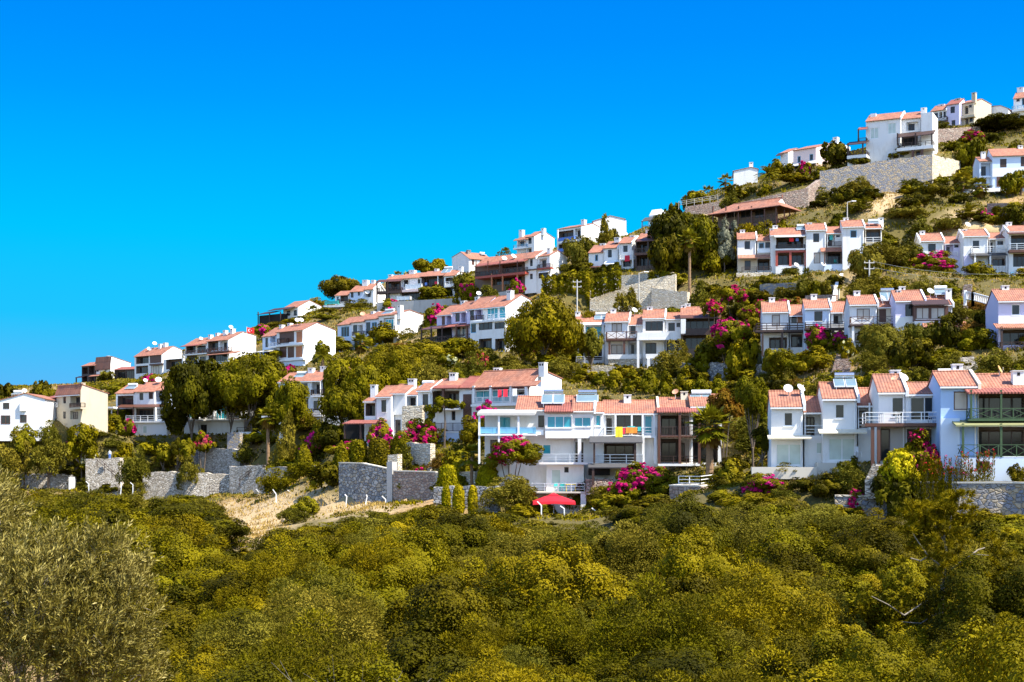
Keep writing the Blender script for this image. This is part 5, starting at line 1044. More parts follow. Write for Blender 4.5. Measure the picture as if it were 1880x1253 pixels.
wall('sunlit return of the high stone wall beside the large villa', [(1711.5,284,346,297),(1763,296,318,310)], 'stone_cream', 1.0, foot=4)
wall('reddish stone wall behind the roof of the timber pavilion', [(1360,372,388,300),(1420,358,384,298),(1484,345,380,297)], 'stone_pink', 1.0)
wall('pinkish stone wall joining the high mosaic-like wall on its left', [(1484,346,382,298),(1506,330,372,302)], 'stone_pink', 1.0)
wall('stone terrace wall with iron fence on the ridge left of the palms', [(1258,380,398,318),(1322,370,392,316)], 'stone_pink', 1.0)
wall('reddish garden wall on the top right slope below the beige house', [(1712,238,258,330),(1762,235,256,332),(1800,232,250,336)], 'stone_pink', 1.0)
wall('small terrace wall of pale rock under the laundry porch', [(738,745,762,181),(775,744,765,180)], 'stone_cream', .8)
wall('rough stone wall below the climbing vine house', [(735,812,850,176),(790,815,850,172)], 'stone_cream', .8)
wall('white sloping ramp wall between the middle and upper terraces', [(1532,556,566,214),(1540,516,530,232),(1548,502,514,240)], 'white', .5, 'ramp wall', 'white garden walls', name='ramp_wall')
wall('pale wall with a pink coping left of the small white house', [(126,876,885,248),(137,876,885,248)], 'white', .5, 'garden wall', 'white garden walls', name='garden_wall')

def stair(label, px0, py0, Y0, px1, py1, Y1, n, w, mat):
    a, b = P(px0, py0, Y0), P(px1, py1, Y1); m = MB(); d = b-a; u = Vector((d.x, d.y, 0)); ln = u.length; u.normalize(); s = Vector((u.y, -u.x, 0))
    for i in range(n):
        z1 = d.z*(i+1)/n; p0 = u*(ln*i/n); p1 = u*(ln*(i+1)/n+.05)
        v = [p0-s*w/2, p0+s*w/2, p1+s*w/2, p1-s*w/2]; j = len(m.v)
        m.v += [(x.x, x.y, z1-1.5) for x in v]+[(x.x, x.y, z1) for x in v]
        m.f += [(j, j+3, j+2, j+1), (j+4, j+5, j+6, j+7)]+[(j+k, j+(k+1) % 4, j+4+(k+1) % 4, j+4+k) for k in range(4)]
    o = m.build('stairway', mat, None, a); tag(o, label, 'stairway', 'garden stairways')
stair('brick garden stairway climbing left of the dark fig tree', 1541, 694, 172, 1552, 650, 188, 16, 2.2, 'stone_pink')
stair('grey stone stairway climbing behind the blue-shaded house', 1785, 700, 145, 1770, 655, 165, 16, 2.0, 'stone_dry')
stair('weathered stairway beside the white balustrade', 1768, 572, 191, 1778, 524, 206, 14, 1.2, 'stone_pink')
stair('stone stairway descending in front of the wooden deck house', 1601, 884, 110, 1616, 852, 113, 9, 1.1, 'stone_dry')

def balustrade(label, pts, mat='white_paint', h=1.0, step=.35, bw=.13):
    q = [P(*p) for p in pts]; o0 = q[0]; m = MB()
    for a, b in zip(q, q[1:]):
        a, b = a-o0, b-o0; ln = (b-a).length; H_ = Vector((0, 0, h)); k = max(2, int(ln/step))
        m.bar(a+H_, b+H_, .16, .1); m.bar(a+Vector((0, 0, .08)), b+Vector((0, 0, .08)), .12, .08)
        for i in range(k+1):
            p = a+(b-a)*i/k; m.bar(p, p+H_, bw)
        for p in (a, b): m.bar(p-Vector((0, 0, .8)), p+H_*1.15, .32)
    o = m.build('balustrade', mat, None, o0); tag(o, label, 'balustrade')
balustrade('white baluster rail sloping down beside the weathered stairway', [(1772, 550, 181), (1786, 552, 180), (1826, 563, 176)])
def fence(label, pts, h, mat='white_paint', n=2, w=.07):
    q = [P(*p) for p in pts]; o0 = q[0]; m = MB(); H_ = Vector((0, 0, h))
    for a, b in zip(q, q[1:]):
        a, b = a-o0, b-o0; k = max(1, int((b-a).length/1.6))
        for i in range(n): t = H_*((i+1)/n); m.bar(a+t, b+t, w)
        for i in range(k+1):
            p = a+(b-a)*i/k; m.bar(p-Vector((0, 0, .6)), p+H_, w*1.2)
    o = m.build('fence', mat, None, o0); tag(o, label, 'fence', 'iron garden fences')
fence('white rail fence round a small paved terrace in the lower centre', [(1246, 893, 139), (1286, 894, 136), (1342, 886, 139)], 1.0, n=3)
fence('dark iron handrail slanting up a dry stone wall', [(440, 888, 239), (474, 862, 238)], 1.0, 'dark_wood')
fence('dark iron handrail slanting down the tall dry stone wall', [(178, 850, 244), (219, 886, 243)], 1.0, 'dark_wood')
fence('grey iron fence on the ridge terrace wall left of the palms', [(1246, 380, 319), (1318, 368, 317)], 1.2, 'pole_grey', 3)
fence('iron gate frame at the foot of the long low dry wall', [(384, 908, 236), (402, 908, 236)], 1.4, 'dark_wood', 3)
wall('paved terrace slab edged by a white rail fence', [(1246,893,905,138.5),(1286,894,905,135.5),(1342,886,905,138.5)], 'stone_pink', 4.0, 'terrace', 'paved terraces', cap='paving', name='terrace')

# ================================================================== poles, posts, lamps, wires, flag, parasol, people, chairs
def fence_post(px, pt, pb, Y, lean=.0):
    b = P(px, pb, Y); t = P(px, pt, Y); m = MB(); h = t.z-b.z; m.bar((0, 0, -.6), (lean*.4, 0, h*.74), .12); m.bar((lean*.4, 0, h*.72), (-.42+lean, -.1, h), .11)
    o = m.build('fence_post', 'white_paint', None, b); return o
fl = 'white concrete fence post with a bent top along the dry grass strip'
for k, (px, pt, pb, Y, ln) in enumerate([(507,899,930,184,0),(534,900,921,188,0),(565,902,920,184,0),(598,904,917,180,.3),(635,908,922,172,.3),(670,909,924,168,.6),(708,911,934,164,0)]):
    tag(fence_post(px, pt, pb, Y, ln), fl, 'fence post', 'bent fence posts on the dry strip')
fl = 'white concrete fence post with a bent top before the red parasol'
for px, pt, pb in ((994, 921, 948), (1036, 929, 948), (1094, 933, 954)): tag(fence_post(px, pt, pb, 141), fl, 'fence post', 'bent fence posts before the parasol')
fl = 'white concrete fence post with a bent top at the foot of the dry stone walls'
for px, pt, pb, ln in ((163, 884, 902, 0), (221, 886, 903, .5), (244, 886, 901, 0), (446, 898, 920, 0), (475, 898, 920, 0)): tag(fence_post(px, pt, pb, 234, ln), fl, 'fence post', 'bent fence posts under the dry stone walls')
def pole(px, pt, pb, Y, label, arms=2, r=.13):
    b = P(px, pb, Y); h = P(px, pt, Y).z-b.z; root = empty('utility_pole', b); tag(root, label, 'utility pole', 'utility poles')
    m = MB(); m.tube((0, 0, -1.5), (0, 0, h), r*1.25, r*.8, 8); m.build('shaft', 'pole_grey', root)
    if arms:
        m = MB()
        for i in range(arms): m.bar((-.8, 0, h-.4-.9*i), (.8, 0, h-.4-.9*i), .12)
        for i in range(arms):
            for x in (-.7, 0, .7): m.tube((x, 0, h-.36-.9*i), (x, 0, h-.12-.9*i), .06, .04, 6)
        m.build('crossarm', 'pole_grey', root)
    return b+Vector((0, 0, h))
pole(1059.5, 514, 590, 255, 'concrete utility pole with cross arms in front of the ivy wall')
T2 = pole(1596, 478, 560, 214, 'pale utility pole with a cross arm right of the white ramp')
pole(1535, 252, 275, 338, 'thin pole on the skyline right of the pink house', 1, .1)
def street_lamp(px, pt, pb, Y, label, dx, heads=1):
    b = P(px, pb, Y); h = P(px, pt, Y).z-b.z; root = empty('street_lamp', b); tag(root, label, 'street lamp', 'street lamps')
    m = MB(); m.tube((0, 0, -1), (0, 0, h), .12, .08, 8); m.tube((0, 0, h), (dx, 0, h+.25), .07, .06, 6); m.build('column', 'pole_grey', root)
    m = MB(); s = 1 if dx > 0 else -1; m.box(dx-.1, dx+.75*s, -.14, .14, h+.16, h+.34); m.build('lamp_head', 'white_paint', root)
street_lamp(1555.5, 372, 402, 266, 'street lamp with one short arm above the upper middle terrace', .9)
street_lamp(1173, 502, 580, 250, 'tall grey street lamp before the cream block wall', 1.0)
def wire(a, b, label, sag=.8):
    m = MB(); o0 = a; pts = []
    for i in range(13):
        t = i/12; p = a+(b-a)*t-o0; p.z -= sag*4*t*(1-t); pts.append(p)
    m.path(pts, [.022]*13, 4); o = m.build('overhead_wire', 'pole_grey', None, o0); tag(o, label, 'overhead wire', 'overhead wires')
w1 = P(1880, 502, 206); wire(T2+Vector((.6, 0, -.2)), w1, 'upper of two overhead wires running right from the pale utility pole'); wire(T2+Vector((.6, 0, -1.1)), P(1880, 512, 206), 'lower of two overhead wires running right from the pale utility pole')

def flag():
    b = P(453, 660, 346); h = P(453, 600, 346).z-b.z; root = empty('flagpole', b); tag(root, 'tall thin flagpole before the lit gable of the brown-balcony house', 'flagpole')
    m = MB(); m.tube((0, 0, -1), (0, 0, h), .07, .05, 6); m.build('shaft', 'white_paint', root)
    fr = empty('flag', b+Vector((.06, 0, h-1.55))); tag(fr, 'red flag with a white crescent and star on the tall flagpole', 'flag')
    W, Hh, n = 1.75, 1.35, 12
    def wv(x): return .10*math.sin(x*3.6)*x/W, -.10*x
    m = MB()
    for s in (0, .012):
        for i in range(n):
            x0, x1 = W*i/n, W*(i+1)/n; (y0, d0), (y1, d1) = wv(x0), wv(x1); m.quad((x0, y0+s, d0), (x1, y1+s, d1), (x1, y1+s, d1+Hh), (x0, y0+s, d0+Hh))
    m.build('cloth', 'flag_red', fr)
    m = MB(); cx, cz, r = W*.40, Hh*.5, Hh*.30; N_ = 28
    def pt(x, z): y, d = wv(x); return (x, y-.012, z+d)
    def arc(k): t = R(40)+R(280)*k/N_; return (cx+r*math.cos(t), cz+r*math.sin(t))
    for k in range(N_):
        ra, rb = [], []
        for kk in (k, k+1):
            t = R(38)+R(284)*kk/N_; ox, oz = cx+r*math.cos(t), cz+r*math.sin(t); vx, vz = ox-(cx+r*.26), oz-cz; l = math.hypot(vx, vz); q = min(l, r*.80); ra.append((ox, oz)); rb.append((cx+r*.26+vx/l*q, cz+vz/l*q))
        m.quad(pt(*ra[0]), pt(*ra[1]), pt(*rb[1]), pt(*rb[0]))
    m.build('crescent', 'cloth_white', fr)
    m = MB(); sx, sr = cx+r*1.05, r*.46
    pp = [(sx+(sr if k % 2 == 0 else sr*.4)*math.cos(math.pi+math.pi*k/5), cz+(sr if k % 2 == 0 else sr*.4)*math.sin(math.pi+math.pi*k/5)) for k in range(10)]
    for k in range(10): m.poly([pt(sx, cz), pt(*pp[k]), pt(*pp[(k+1) % 10])])
    m.build('star', 'cloth_white', fr)
flag()
def parasol():
    Y = 143.5; c = P(1016.5, 947, Y); root = empty('parasol', c); tag(root, 'open red square parasol in the yard below the turquoise-glazed house', 'parasol')
    zt = P(1016, 907, Y).z-c.z; ze = P(1016, 921.5, Y).z-c.z; w = 38.5/F*Y
    m = MB(); m.tube((0, 0, 0), (0, 0, zt+.1), .05, .04, 8); m.build('pole', 'white_paint', root)
    m = MB(); m.tube((0, 0, -.4), (0, 0, .12), .35, .30, 12); m.build('base', 'concrete', root)
    rings = [(.16, zt-.12), (.45, zt-.30), (1.0, ze)]; m = MB(); n = 8; sq = lambda t: 1/max(abs(math.cos(t)), abs(math.sin(t)))
    rr = [[(w*f*sq(2*math.pi*k/n+.0)*math.cos(2*math.pi*k/n+.0)*1.0, w*f*sq(2*math.pi*k/n)*math.sin(2*math.pi*k/n), z-(.10 if (k % 2 == 0 and f == 1.0) else 0)*-1) for k in range(n)] for f, z in rings]
    for a, b in zip(rr, rr[1:]):
        for k in range(n): m.quad(a[k], a[(k+1) % n], b[(k+1) % n], b[k])
    low = [(x*1.01, y*1.01, z-.26) for x, y, z in rr[-1]]
    for k in range(n): m.quad(rr[-1][k], rr[-1][(k+1) % n], low[(k+1) % n], low[k])
    cn = m.build('canopy', 'umbrella_red', root)
    m = MB(); top = (0, 0, zt+.12)
    r1 = [(w*.24*sq(2*math.pi*k/n)*math.cos(2*math.pi*k/n), w*.24*sq(2*math.pi*k/n)*math.sin(2*math.pi*k/n), zt-.12) for k in range(n)]
    for k in range(n): m.poly([top, r1[k], r1[(k+1) % n]])
    m.build('vent_cap', 'umbrella_red', cn)
    for k in range(n):
        m = MB(); m.bar((0, 0, zt-.14), tuple(Vector(rr[-1][k])-Vector((0, 0, .05))), .035); m.build('rib', 'steel', root)
parasol()
def chair(px, py, Y, rz, mat, label, k=[0]):
    c = P(px, py, Y); root = empty('garden_chair', c, R(rz)); tag(root, label, 'chair', 'garden chairs')
    m = MB(); m.box(-.22, .22, -.22, .22, .42, .46); m.build('seat', mat, root); m = MB(); m.box(-.22, .22, .19, .23, .50, .90); m.build('backrest', mat, root)
    for x in (-.2, .2):
        for y in (-.2, .2):
            m = MB(); m.bar((x, y, 0), (x, y, .9 if y > 0 else .42), .04); m.build('leg', mat, root)
chair(1022, 902.5, 148.3, 20, 'cloth_teal', 'teal garden chair on the tiled terrace above the red parasol, left of the table'); chair(1032, 902.5, 148.0, -10, 'cloth_teal', 'teal garden chair nearer the table on the terrace above the red parasol')
chair(1062, 902.5, 148.2, 200, 'dark_wood', 'dark garden chair at the right end of the terrace above the red parasol'); chair(1534, 486, 256.2, 10, 'cloth_teal', 'pale green chair on the small tiled porch of the upper middle terrace')
chair(1575, 840, 117.5, 30, 'white_paint', 'white garden chair in front of the wooden deck house'); chair(1650, 776.5, 114.0, 60, 'steel', 'metal chair on the wooden terrace deck'); chair(1711, 776.5, 113.6, 10, 'steel', 'metal chair before the glazed door of the deck')
def table(px, py, Y, mat, label, w=1.1):
    c = P(px, py, Y); root = empty('garden_table', c); tag(root, label, 'table', 'garden tables'); m = MB(); m.box(-w/2, w/2, -.4, .4, .70, .75); m.build('tabletop', mat, root)
    for x in (-w/2+.08, w/2-.08):
        for y in (-.33, .33): m = MB(); m.bar((x, y, 0), (x, y, .70), .05); m.build('leg', mat, root)
table(1048, 902.5, 148.2, 'cloth_yellow', 'yellow-topped table on the terrace above the red parasol'); table(1633, 776.5, 114.0, 'cloth_white', 'table under a white cloth on the wooden terrace deck', 1.6); table(1838, 464, 245.2, 'white_paint', 'white table on the upper balcony of the baluster porch house', 1.2)
def towel(px0, px1, py0, py1, Y, mat, label, nm='towel', cat='towel'):
    a = P(px0, py1, Y); w = P(px1, py1, Y).x-a.x; hh = P(px0, py0, Y).z-a.z; m = MB(); n = 6
    for s in (0, .10):
        for i in range(n):
            x0, x1 = w*i/n, w*(i+1)/n; f = lambda x: .03*math.sin(x*9)
            lo = 0 if s == 0 else hh*.45
            m.quad((x0, f(x0)+s, lo), (x1, f(x1)+s, lo), (x1, s*.4+.02, hh), (x0, s*.4+.02, hh))
    o = m.build(nm, mat, None, a, recalc=False); tag(o, label, cat, 'clothes drying on balconies')
YB = 148.8
towel(1130, 1143, 784, 803, YB, 'cloth_yellow', 'yellow towel hung over the balcony rail of the grey-awning house'); towel(1143.5, 1148, 786, 797, YB, 'cloth_red', 'red cloth hung right of the yellow towel'); towel(1149, 1170, 785, 796, YB, 'cloth_orange', 'orange patterned cloth drying on the balcony rail'); towel(1152, 1166, 783, 788, YB+.25, 'cloth_teal', 'teal cloth drying behind the orange one'); towel(1171, 1177, 784, 792, YB, 'cloth_teal', 'small teal cloth at the right end of the clothes line')
towel(914, 921, 716, 730, 170.8, 'cloth_red', 'red garment hanging in the corner laundry balcony'); towel(924, 932, 715, 729, 170.5, 'cloth_red', 'second red garment hanging in the corner laundry balcony'); towel(941, 949, 714, 727, 170.4, 'cloth_white', 'white sheet hanging on the corner laundry balcony')
towel(1449, 1457, 437, 444, 256.4, 'flag_red', 'red flag hanging on the dark balcony above the red timber posts'); towel(1461, 1466, 437, 443, 256.4, 'cloth_blue', 'blue cloth hanging right of the red flag on the dark balcony'); towel(1523, 1529, 432, 441, 256, 'cloth_teal', 'teal cloth hanging in the dark balcony niche')
towel(921, 930, 889, 896, 147, 'cloth_blue', 'blue cloth on the plinth under the open porch')

def person(px, pt, pb, Y):
    b = P(px, pb, Y); H_ = P(px, pt, Y).z-b.z; k = H_/1.72
    J = dict(pelvis=(0,0,.95,.15), chest=(0,0,1.28,.17), neck=(0,0,1.47,.055), head=(0,-.02,1.60,.10), top=(0,-.01,1.69,.08), lh=(-.10,0,.90,.10), lk=(-.11,-.02,.50,.065), la=(-.12,.01,.08,.045), lf=(-.13,-.16,.04,.04),
             rh=(.10,0,.90,.10), rk=(.12,.02,.50,.065), ra=(.13,.04,.08,.045), rf=(.15,-.13,.04,.04), ls=(-.20,0,1.40,.06), le=(-.26,.02,1.12,.045), lw=(-.27,-.06,.88,.033), lt=(-.27,-.09,.77,.03), rs=(.20,0,1.40,.06), re=(.26,.02,1.12,.045), rw=(.27,-.06,.88,.033), rt=(.27,-.09,.77,.03))
    E = 'pelvis-chest chest-neck neck-head head-top pelvis-lh lh-lk lk-la la-lf pelvis-rh rh-rk rk-ra ra-rf chest-ls ls-le le-lw lw-lt chest-rs rs-re re-rw rw-rt'.split()
    nm = list(J); me = bpy.data.meshes.new('person'); me.from_pydata([tuple(v*k for v in J[n][:3]) for n in nm], [tuple(nm.index(q) for q in e.split('-')) for e in E], [])
    o = bpy.data.objects.new('person', me); COL.objects.link(o); o.location = b; me.materials.append(MATS['cloth_white'])
    md = o.modifiers.new('Skin', 'SKIN'); sk = me.skin_vertices[0].data
    for i, n in enumerate(nm): sk[i].radius = (J[n][3]*k,)*2
    sk[0].use_root = True; o.modifiers.new('Sub', 'SUBSURF').render_levels = 2
    tag(o, 'person in a pale shirt standing on top of the tall dry stone wall', 'person')
    m = MB(); m.tube((0, -.0, 1.63*k), (0, .0, 1.74*k), .105*k, .06*k, 10); m.build('hair', 'hair', o)
    m = MB()
    for sx in (-1, 1): m.path([(sx*.10*k, 0, .98*k), (sx*.115*k, 0, .5*k), (sx*.125*k, .02, .10*k)], [.125*k, .09*k, .075*k], 10)
    m.build('trousers', 'cloth_blue', o)
person(201.5, 826, 843, 245.2)
# ================================================================== plants
def quads(name, C, A, B, tone, mats):
    """leaf cards as one mesh: centres C, half axes A and B, a tone per leaf"""
    n = len(C); V = np.empty((n, 4, 3), np.float32); bend = np.cross(A, B); ln = np.linalg.norm(bend, axis=1, keepdims=True)+1e-9; bend = bend/ln*np.linalg.norm(A, axis=1, keepdims=True)*.18
    V[:, 0] = C-A-bend; V[:, 1] = C-B; V[:, 2] = C+A-bend; V[:, 3] = C+B
    me = bpy.data.meshes.new(name); me.vertices.add(4*n); me.vertices.foreach_set('co', V.ravel())
    me.loops.add(4*n); me.loops.foreach_set('vertex_index', np.arange(4*n, dtype=np.int32)); me.polygons.add(n); me.polygons.foreach_set('loop_start', np.arange(0, 4*n, 4, dtype=np.int32))
    at = me.attributes.new('tone', 'FLOAT', 'FACE'); at.data.foreach_set('value', tone.astype(np.float32)); me.materials.append(MATS[mats]); me.update(calc_edges=True); return me
def unit(v): return v/(np.linalg.norm(v, axis=-1, keepdims=True)+1e-9)
def clumps(seed, n, leaf_, lobes, K, cr, asp=.5, zmin=-.35, part=1.0, hang=0.0, narrow=False):
    r = np.random.RandomState(seed); lobes = np.array(lobes, float); w = (lobes[:, 3]*lobes[:, 5]); w /= w.sum()
    li = r.choice(len(lobes), K, p=w); d = unit(r.randn(K*3, 3)); d = d[d[:, 2] > zmin]
    while len(d) < K: e = unit(r.randn(K*3, 3)); d = np.r_[d, e[e[:, 2] > zmin]]
    d = d[:K]; rad = (.78+.24*r.rand(K, 1)**.7) if zmin < -.5 else (.60+.46*r.rand(K, 1)**.7)
    cc = lobes[li, :3]+d*lobes[li, 3:6]*rad; cr_ = cr*(.55+.75*r.rand(K)); ctone = r.rand(K)
    k = r.choice(K, n, p=cr_**2/(cr_**2).sum()); e = unit(r.randn(n, 3)*.85+d[k]*.65)
    C = cc[k]+e*(cr_[k]*(.55+.5*r.rand(n)**.5))[:, None]
    nr_ = unit(e*.50+d[k]*.45+r.randn(n, 3)*.27); t = unit(np.cross(nr_, r.randn(n, 3)))
    if hang: t = unit(t*(1-hang)+np.array([0, 0, -1.0])*hang)
    if narrow: t = unit(e*.8+r.randn(n, 3)*.4)
    b = unit(np.cross(nr_, t)); s = leaf_*(.6+.8*r.rand(n))[:, None]
    C[:, 2] = np.maximum(C[:, 2], .02)
    return C, t*s, b*s*asp, np.clip(ctone[k]*.82+r.rand(n)*.20-.01, 0, 1)
def lobes_bush(r, m=10, sp=.58, lo=.30, z=.80):
    L_ = [(.1*r.randn(), .1*r.randn(), z+.15, .50, .50, .75)]
    for i in range(m):
        a = 2*math.pi*(i+r.rand()*.8)/m; q = sp*(.55+.65*r.rand()); s_ = .22+.20*r.rand(); L_.append((q*math.cos(a), q*math.sin(a), z*(.35+1.15*r.rand()*(1.15-.55*q)), s_, s_, s_*(1.0+.8*r.rand())))
    return L_
def lobes_tree(r, m=9):
    L_ = [(0, 0, 1.45, .55, .55, .50)]
    for i in range(m):
        a = 2*math.pi*(i+r.rand()*.7)/m; q = .55+.12*r.rand(); L_.append((q*math.cos(a), q*math.sin(a), 1.0+.65*r.rand(), .34+.14*r.rand(), .34+.14*r.rand(), .26+.16*r.rand()))
    return L_
def lobes_pine(r):
    L_ = [(0, 0, 1.50, .70, .70, .42)]
    for i in range(9):
        a = 2*math.pi*(i+r.rand()*.5)/9; L_.append((.62*math.cos(a), .62*math.sin(a), 1.08+.40*r.rand(), .40, .40, .30))
    return L_
def lobes_cone(r, m=7):
    return [(.06*r.randn(), .06*r.randn(), .18+1.65*i/(m-1), max(.10, .95*(1-i/(m-.2))**.75)*.9, max(.10, .95*(1-i/(m-.2))**.75)*.9, .24) for i in range(m)]
LOD = [(.018, 38000, 96, .21), (.027, 20000, 88, .22), (.041, 10500, 76, .235), (.063, 5200, 64, .25), (.10, 2300, 50, .27), (.17, 950, 34, .30)]
KIND = {  # leaf material, lobes, leaf aspect, name, category
    'olive': ('leaf_olive', lobes_bush, .33, 'olive_bush', 'bush'), 'maquis': ('leaf_dark', lobes_bush, .60, 'evergreen_shrub', 'shrub'), 'yellow': ('leaf_yellow', lobes_bush, .60, 'broadleaf_shrub', 'shrub'),
    'pine': ('leaf_pine', lobes_bush, .30, 'pine_bush', 'bush'), 'bright': ('leaf_bright', lobes_bush, .65, 'leafy_bush', 'bush'), 'silver': ('leaf_silver', lobes_cone, .5, 'silver_poplar', 'tree'), 'lime': ('leaf_lime', lobes_bush, .6, 'yellow_bush', 'bush'),
    'dry': ('leaf_dry', lobes_bush, .3, 'dry_bush', 'bush'), 'rust': ('leaf_rust', lobes_bush, .5, 'rusty_shrub', 'shrub'), 'thuja': ('leaf_yellow', lobes_cone, .5, 'cypress_shrub', 'shrub'), 'conifer': ('leaf_olive', lobes_cone, .35, 'conifer', 'conifer'),
    'tree_dark': ('leaf_dark', lobes_tree, .65, 'broadleaf_tree', 'tree'), 'tree_yellow': ('leaf_yellow', lobes_tree, .6, 'broadleaf_tree', 'tree'), 'tree_olive': ('leaf_olive', lobes_tree, .4, 'olive_tree', 'tree'), 'tree_pine': ('leaf_pine', lobes_pine, .42, 'umbrella_pine', 'tree'), 'tree_pine_dark': ('leaf_dark', lobes_pine, .42, 'umbrella_pine', 'tree')}
MESH = {}
def crown_mesh(kind, lod, var):
    key = (kind, lod, var)
    if key not in MESH:
        mat, lf, asp, nm, _ = KIND[kind]; lu, n, K, cr = LOD[lod]; seed = (sum(map(ord, kind))*31+lod*7+var*101) % 99991
        lb = lf(np.random.RandomState(seed+1)); tree = kind.startswith('tree'); n = int(n*(1.5 if tree else 1)); K = int(K*(2.4 if tree else 1))
        C, A, B, t = clumps(seed, n, lu*1.05, lb, K, cr*(.8 if tree else 1), asp, -.7 if tree else -.3, narrow=asp < .37)
        MESH[key] = (quads(nm+'_crown', C, A, B, t, mat), lb)
    return MESH[key]
def pick_lod(rad, Y):
    need = 1.35*Y/1407/max(rad, .3)
    for i, l in enumerate(LOD):
        if l[0]*1.35 >= need: return i
    return len(LOD)-1
TRUNK = {}
def trunk_mesh(kind, lod, var, lb):
    key = (kind, var)
    if key not in TRUNK:
        r = random.Random(var*7+1); m = MB(); fork = .55
        m.path([(0, 0, -.25), (.02, .01, .2), (r.uniform(-.05, .05), r.uniform(-.05, .05), fork)], [.085, .065, .055], 8)
        for l in lb[:8]: m.path([(0, 0, fork-.05), (l[0]*.5, l[1]*.5, (fork+l[2])*.5), (l[0]*.9, l[1]*.9, l[2])], [.045, .03, .012], 6)
        o = m.build('trunk', 'bark'); TRUNK[key] = o.data; bpy.data.objects.remove(o)
    return TRUNK[key]
NP = [0]
def put(kind, x, y, z, rx, hz, label, group=None, rz=None, cat=None):
    NP[0] += 1; var = NP[0] % 3; lod = pick_lod(max(rx, hz*.3), y); me, lb = crown_mesh(kind, lod, var); mat, lf, asp, nm, ct = KIND[kind]
    rz = rng.uniform(0, 6.28) if rz is None else rz; tree = kind.startswith('tree'); lim = 2.05 if kind in ('silver', 'conifer', 'thuja') else 1.35
    if tree or hz > lim*2*rx:      # crown carried on a trunk
        ch = min(hz*.92, rx*(1.85 if 'pine' in kind else 2.35)) if tree else lim*2*rx*.92
        u0, u1 = (.70, 2.0) if tree else (0, 2.0)
        k = ch/(u1-u0); root = empty(nm, (x, y, z), rz); tag(root, label, cat or ct, group)
        c = bpy.data.objects.new('crown', me); COL.objects.link(c); c.parent = root; c.scale = (rx*rng.uniform(.92, 1.1), rx*rng.uniform(.9, 1.1), k); c.location = (0, 0, hz-u1*k)
        zc = hz-u1*k; tm = trunk_mesh(kind, lod, var, lb)
        t = bpy.data.objects.new('trunk', tm); COL.objects.link(t); t.parent = root; t.scale = (rx, rx, max(.2, (zc+1.1*k)/1.15)); t.scale[0] = t.scale[1] = min(rx, 2.2)
    else:
        root = bpy.data.objects.new(nm, me); COL.objects.link(root); root.location = (x, y, z); root.rotation_euler = (rng.uniform(-.09, .09), rng.uniform(-.09, .09), rz); root.scale = (rx*rng.uniform(.85, 1.15), rx*rng.uniform(.85, 1.15), hz/2); tag(root, label, cat or ct, group)
    return root
def spot(px, ytop, Y, w, h=None):
    x = (px-CX)/F*Y; zg = gz(x, Y); zt = (HY-ytop)/F*Y; H_ = zt-zg
    if h is not None and h/F*Y > H_: zg = zt-h/F*Y; H_ = zt-zg
    if H_ < .35*w/F*Y*.5+.3:
        print('LOW', px, ytop, Y, round(H_, 2)); zg = zt-max(.8, .35*w/F*Y); H_ = zt-zg
    return x, zg-.08, w/F*Y/2, H_
def plant(kind, px, ytop, w, Y, label, h=None, group=None):
    x, z, r, H_ = spot(px, ytop, Y, w, h); CLEAR.append((px-w*.4, ytop, px+w*.4, ytop+min(w, 40), Y)); return put(kind, x, Y, z, r, H_/(1.0 if kind in ('silver', 'thuja', 'conifer') else .98), label, group)
def boug(px, ytop, w, Y, label, h=None, petal='petal_magenta', dens=1.0, leafmat='leaf_yellow', nm='bougainvillea', cat='flowering shrub'):
    x, z, r, H_ = spot(px, ytop, Y, w, None); NP[0] += 1; s = NP[0]; rs = np.random.RandomState(s); root = empty(nm, (x, Y, z)); tag(root, label, cat, 'flowering bougainvilleas')
    fh = min(H_, (h/F*Y if h else 2.3*r)); z0 = H_-fh
    CLEAR.append((px-w*.45, ytop, px+w*.45, ytop+min(w, 50), Y)); lod = max(1, pick_lod(max(r, fh*.4), Y)); lu, n, K, cr = LOD[lod]; lb = lobes_bush(rs, 9, .62)
    C, A, B, t = clumps(s, n, lu*1.1, lb, K, cr*.9, .6, -.4); ob = [('foliage', quads('foliage', C, A, B, t, leafmat))]
    # blossom sits in sprays on part of the crown, densest towards the sun
    cen = unit(rs.randn(5, 3)+np.array([.35, -.5, .5])); C, A, B, t = clumps(s+5, int(n*1.3*dens), lu*1.0, [(a, b-.05, c+.03, d*1.07, e*1.07, f*1.07) for a, b, c, d, e, f in lb], max(30, int(K*3.4*dens)), cr*.30, .85, -.25)
    q = unit(C-np.array([0, 0, .9])); near = (q @ cen.T).max(1)+rs.randn(len(q))*.10; k = (near > .86-.12*dens) & (rs.rand(len(q)) < .8); ob.append(('blossom', quads('blossom', C[k], A[k], B[k], t[k], petal)))
    for nm_, me in ob: o = bpy.data.objects.new(nm_, me); COL.objects.link(o); o.parent = root; o.scale = (r, r*.8, fh/2); o.location = (0, 0, z0)
    if z0 > .3:
        m = MB()
        for i in range(4): a = i*1.57+rs.rand(); m.path([(math.cos(a)*.12, math.sin(a)*.12, -.3), (math.cos(a)*r*.2, math.sin(a)*r*.2, z0*.6), (math.cos(a)*r*.5, math.sin(a)*r*.4, z0+fh*.4)], [.09, .07, .03], 6)
        m.build('stem', 'bark', root)
    return root
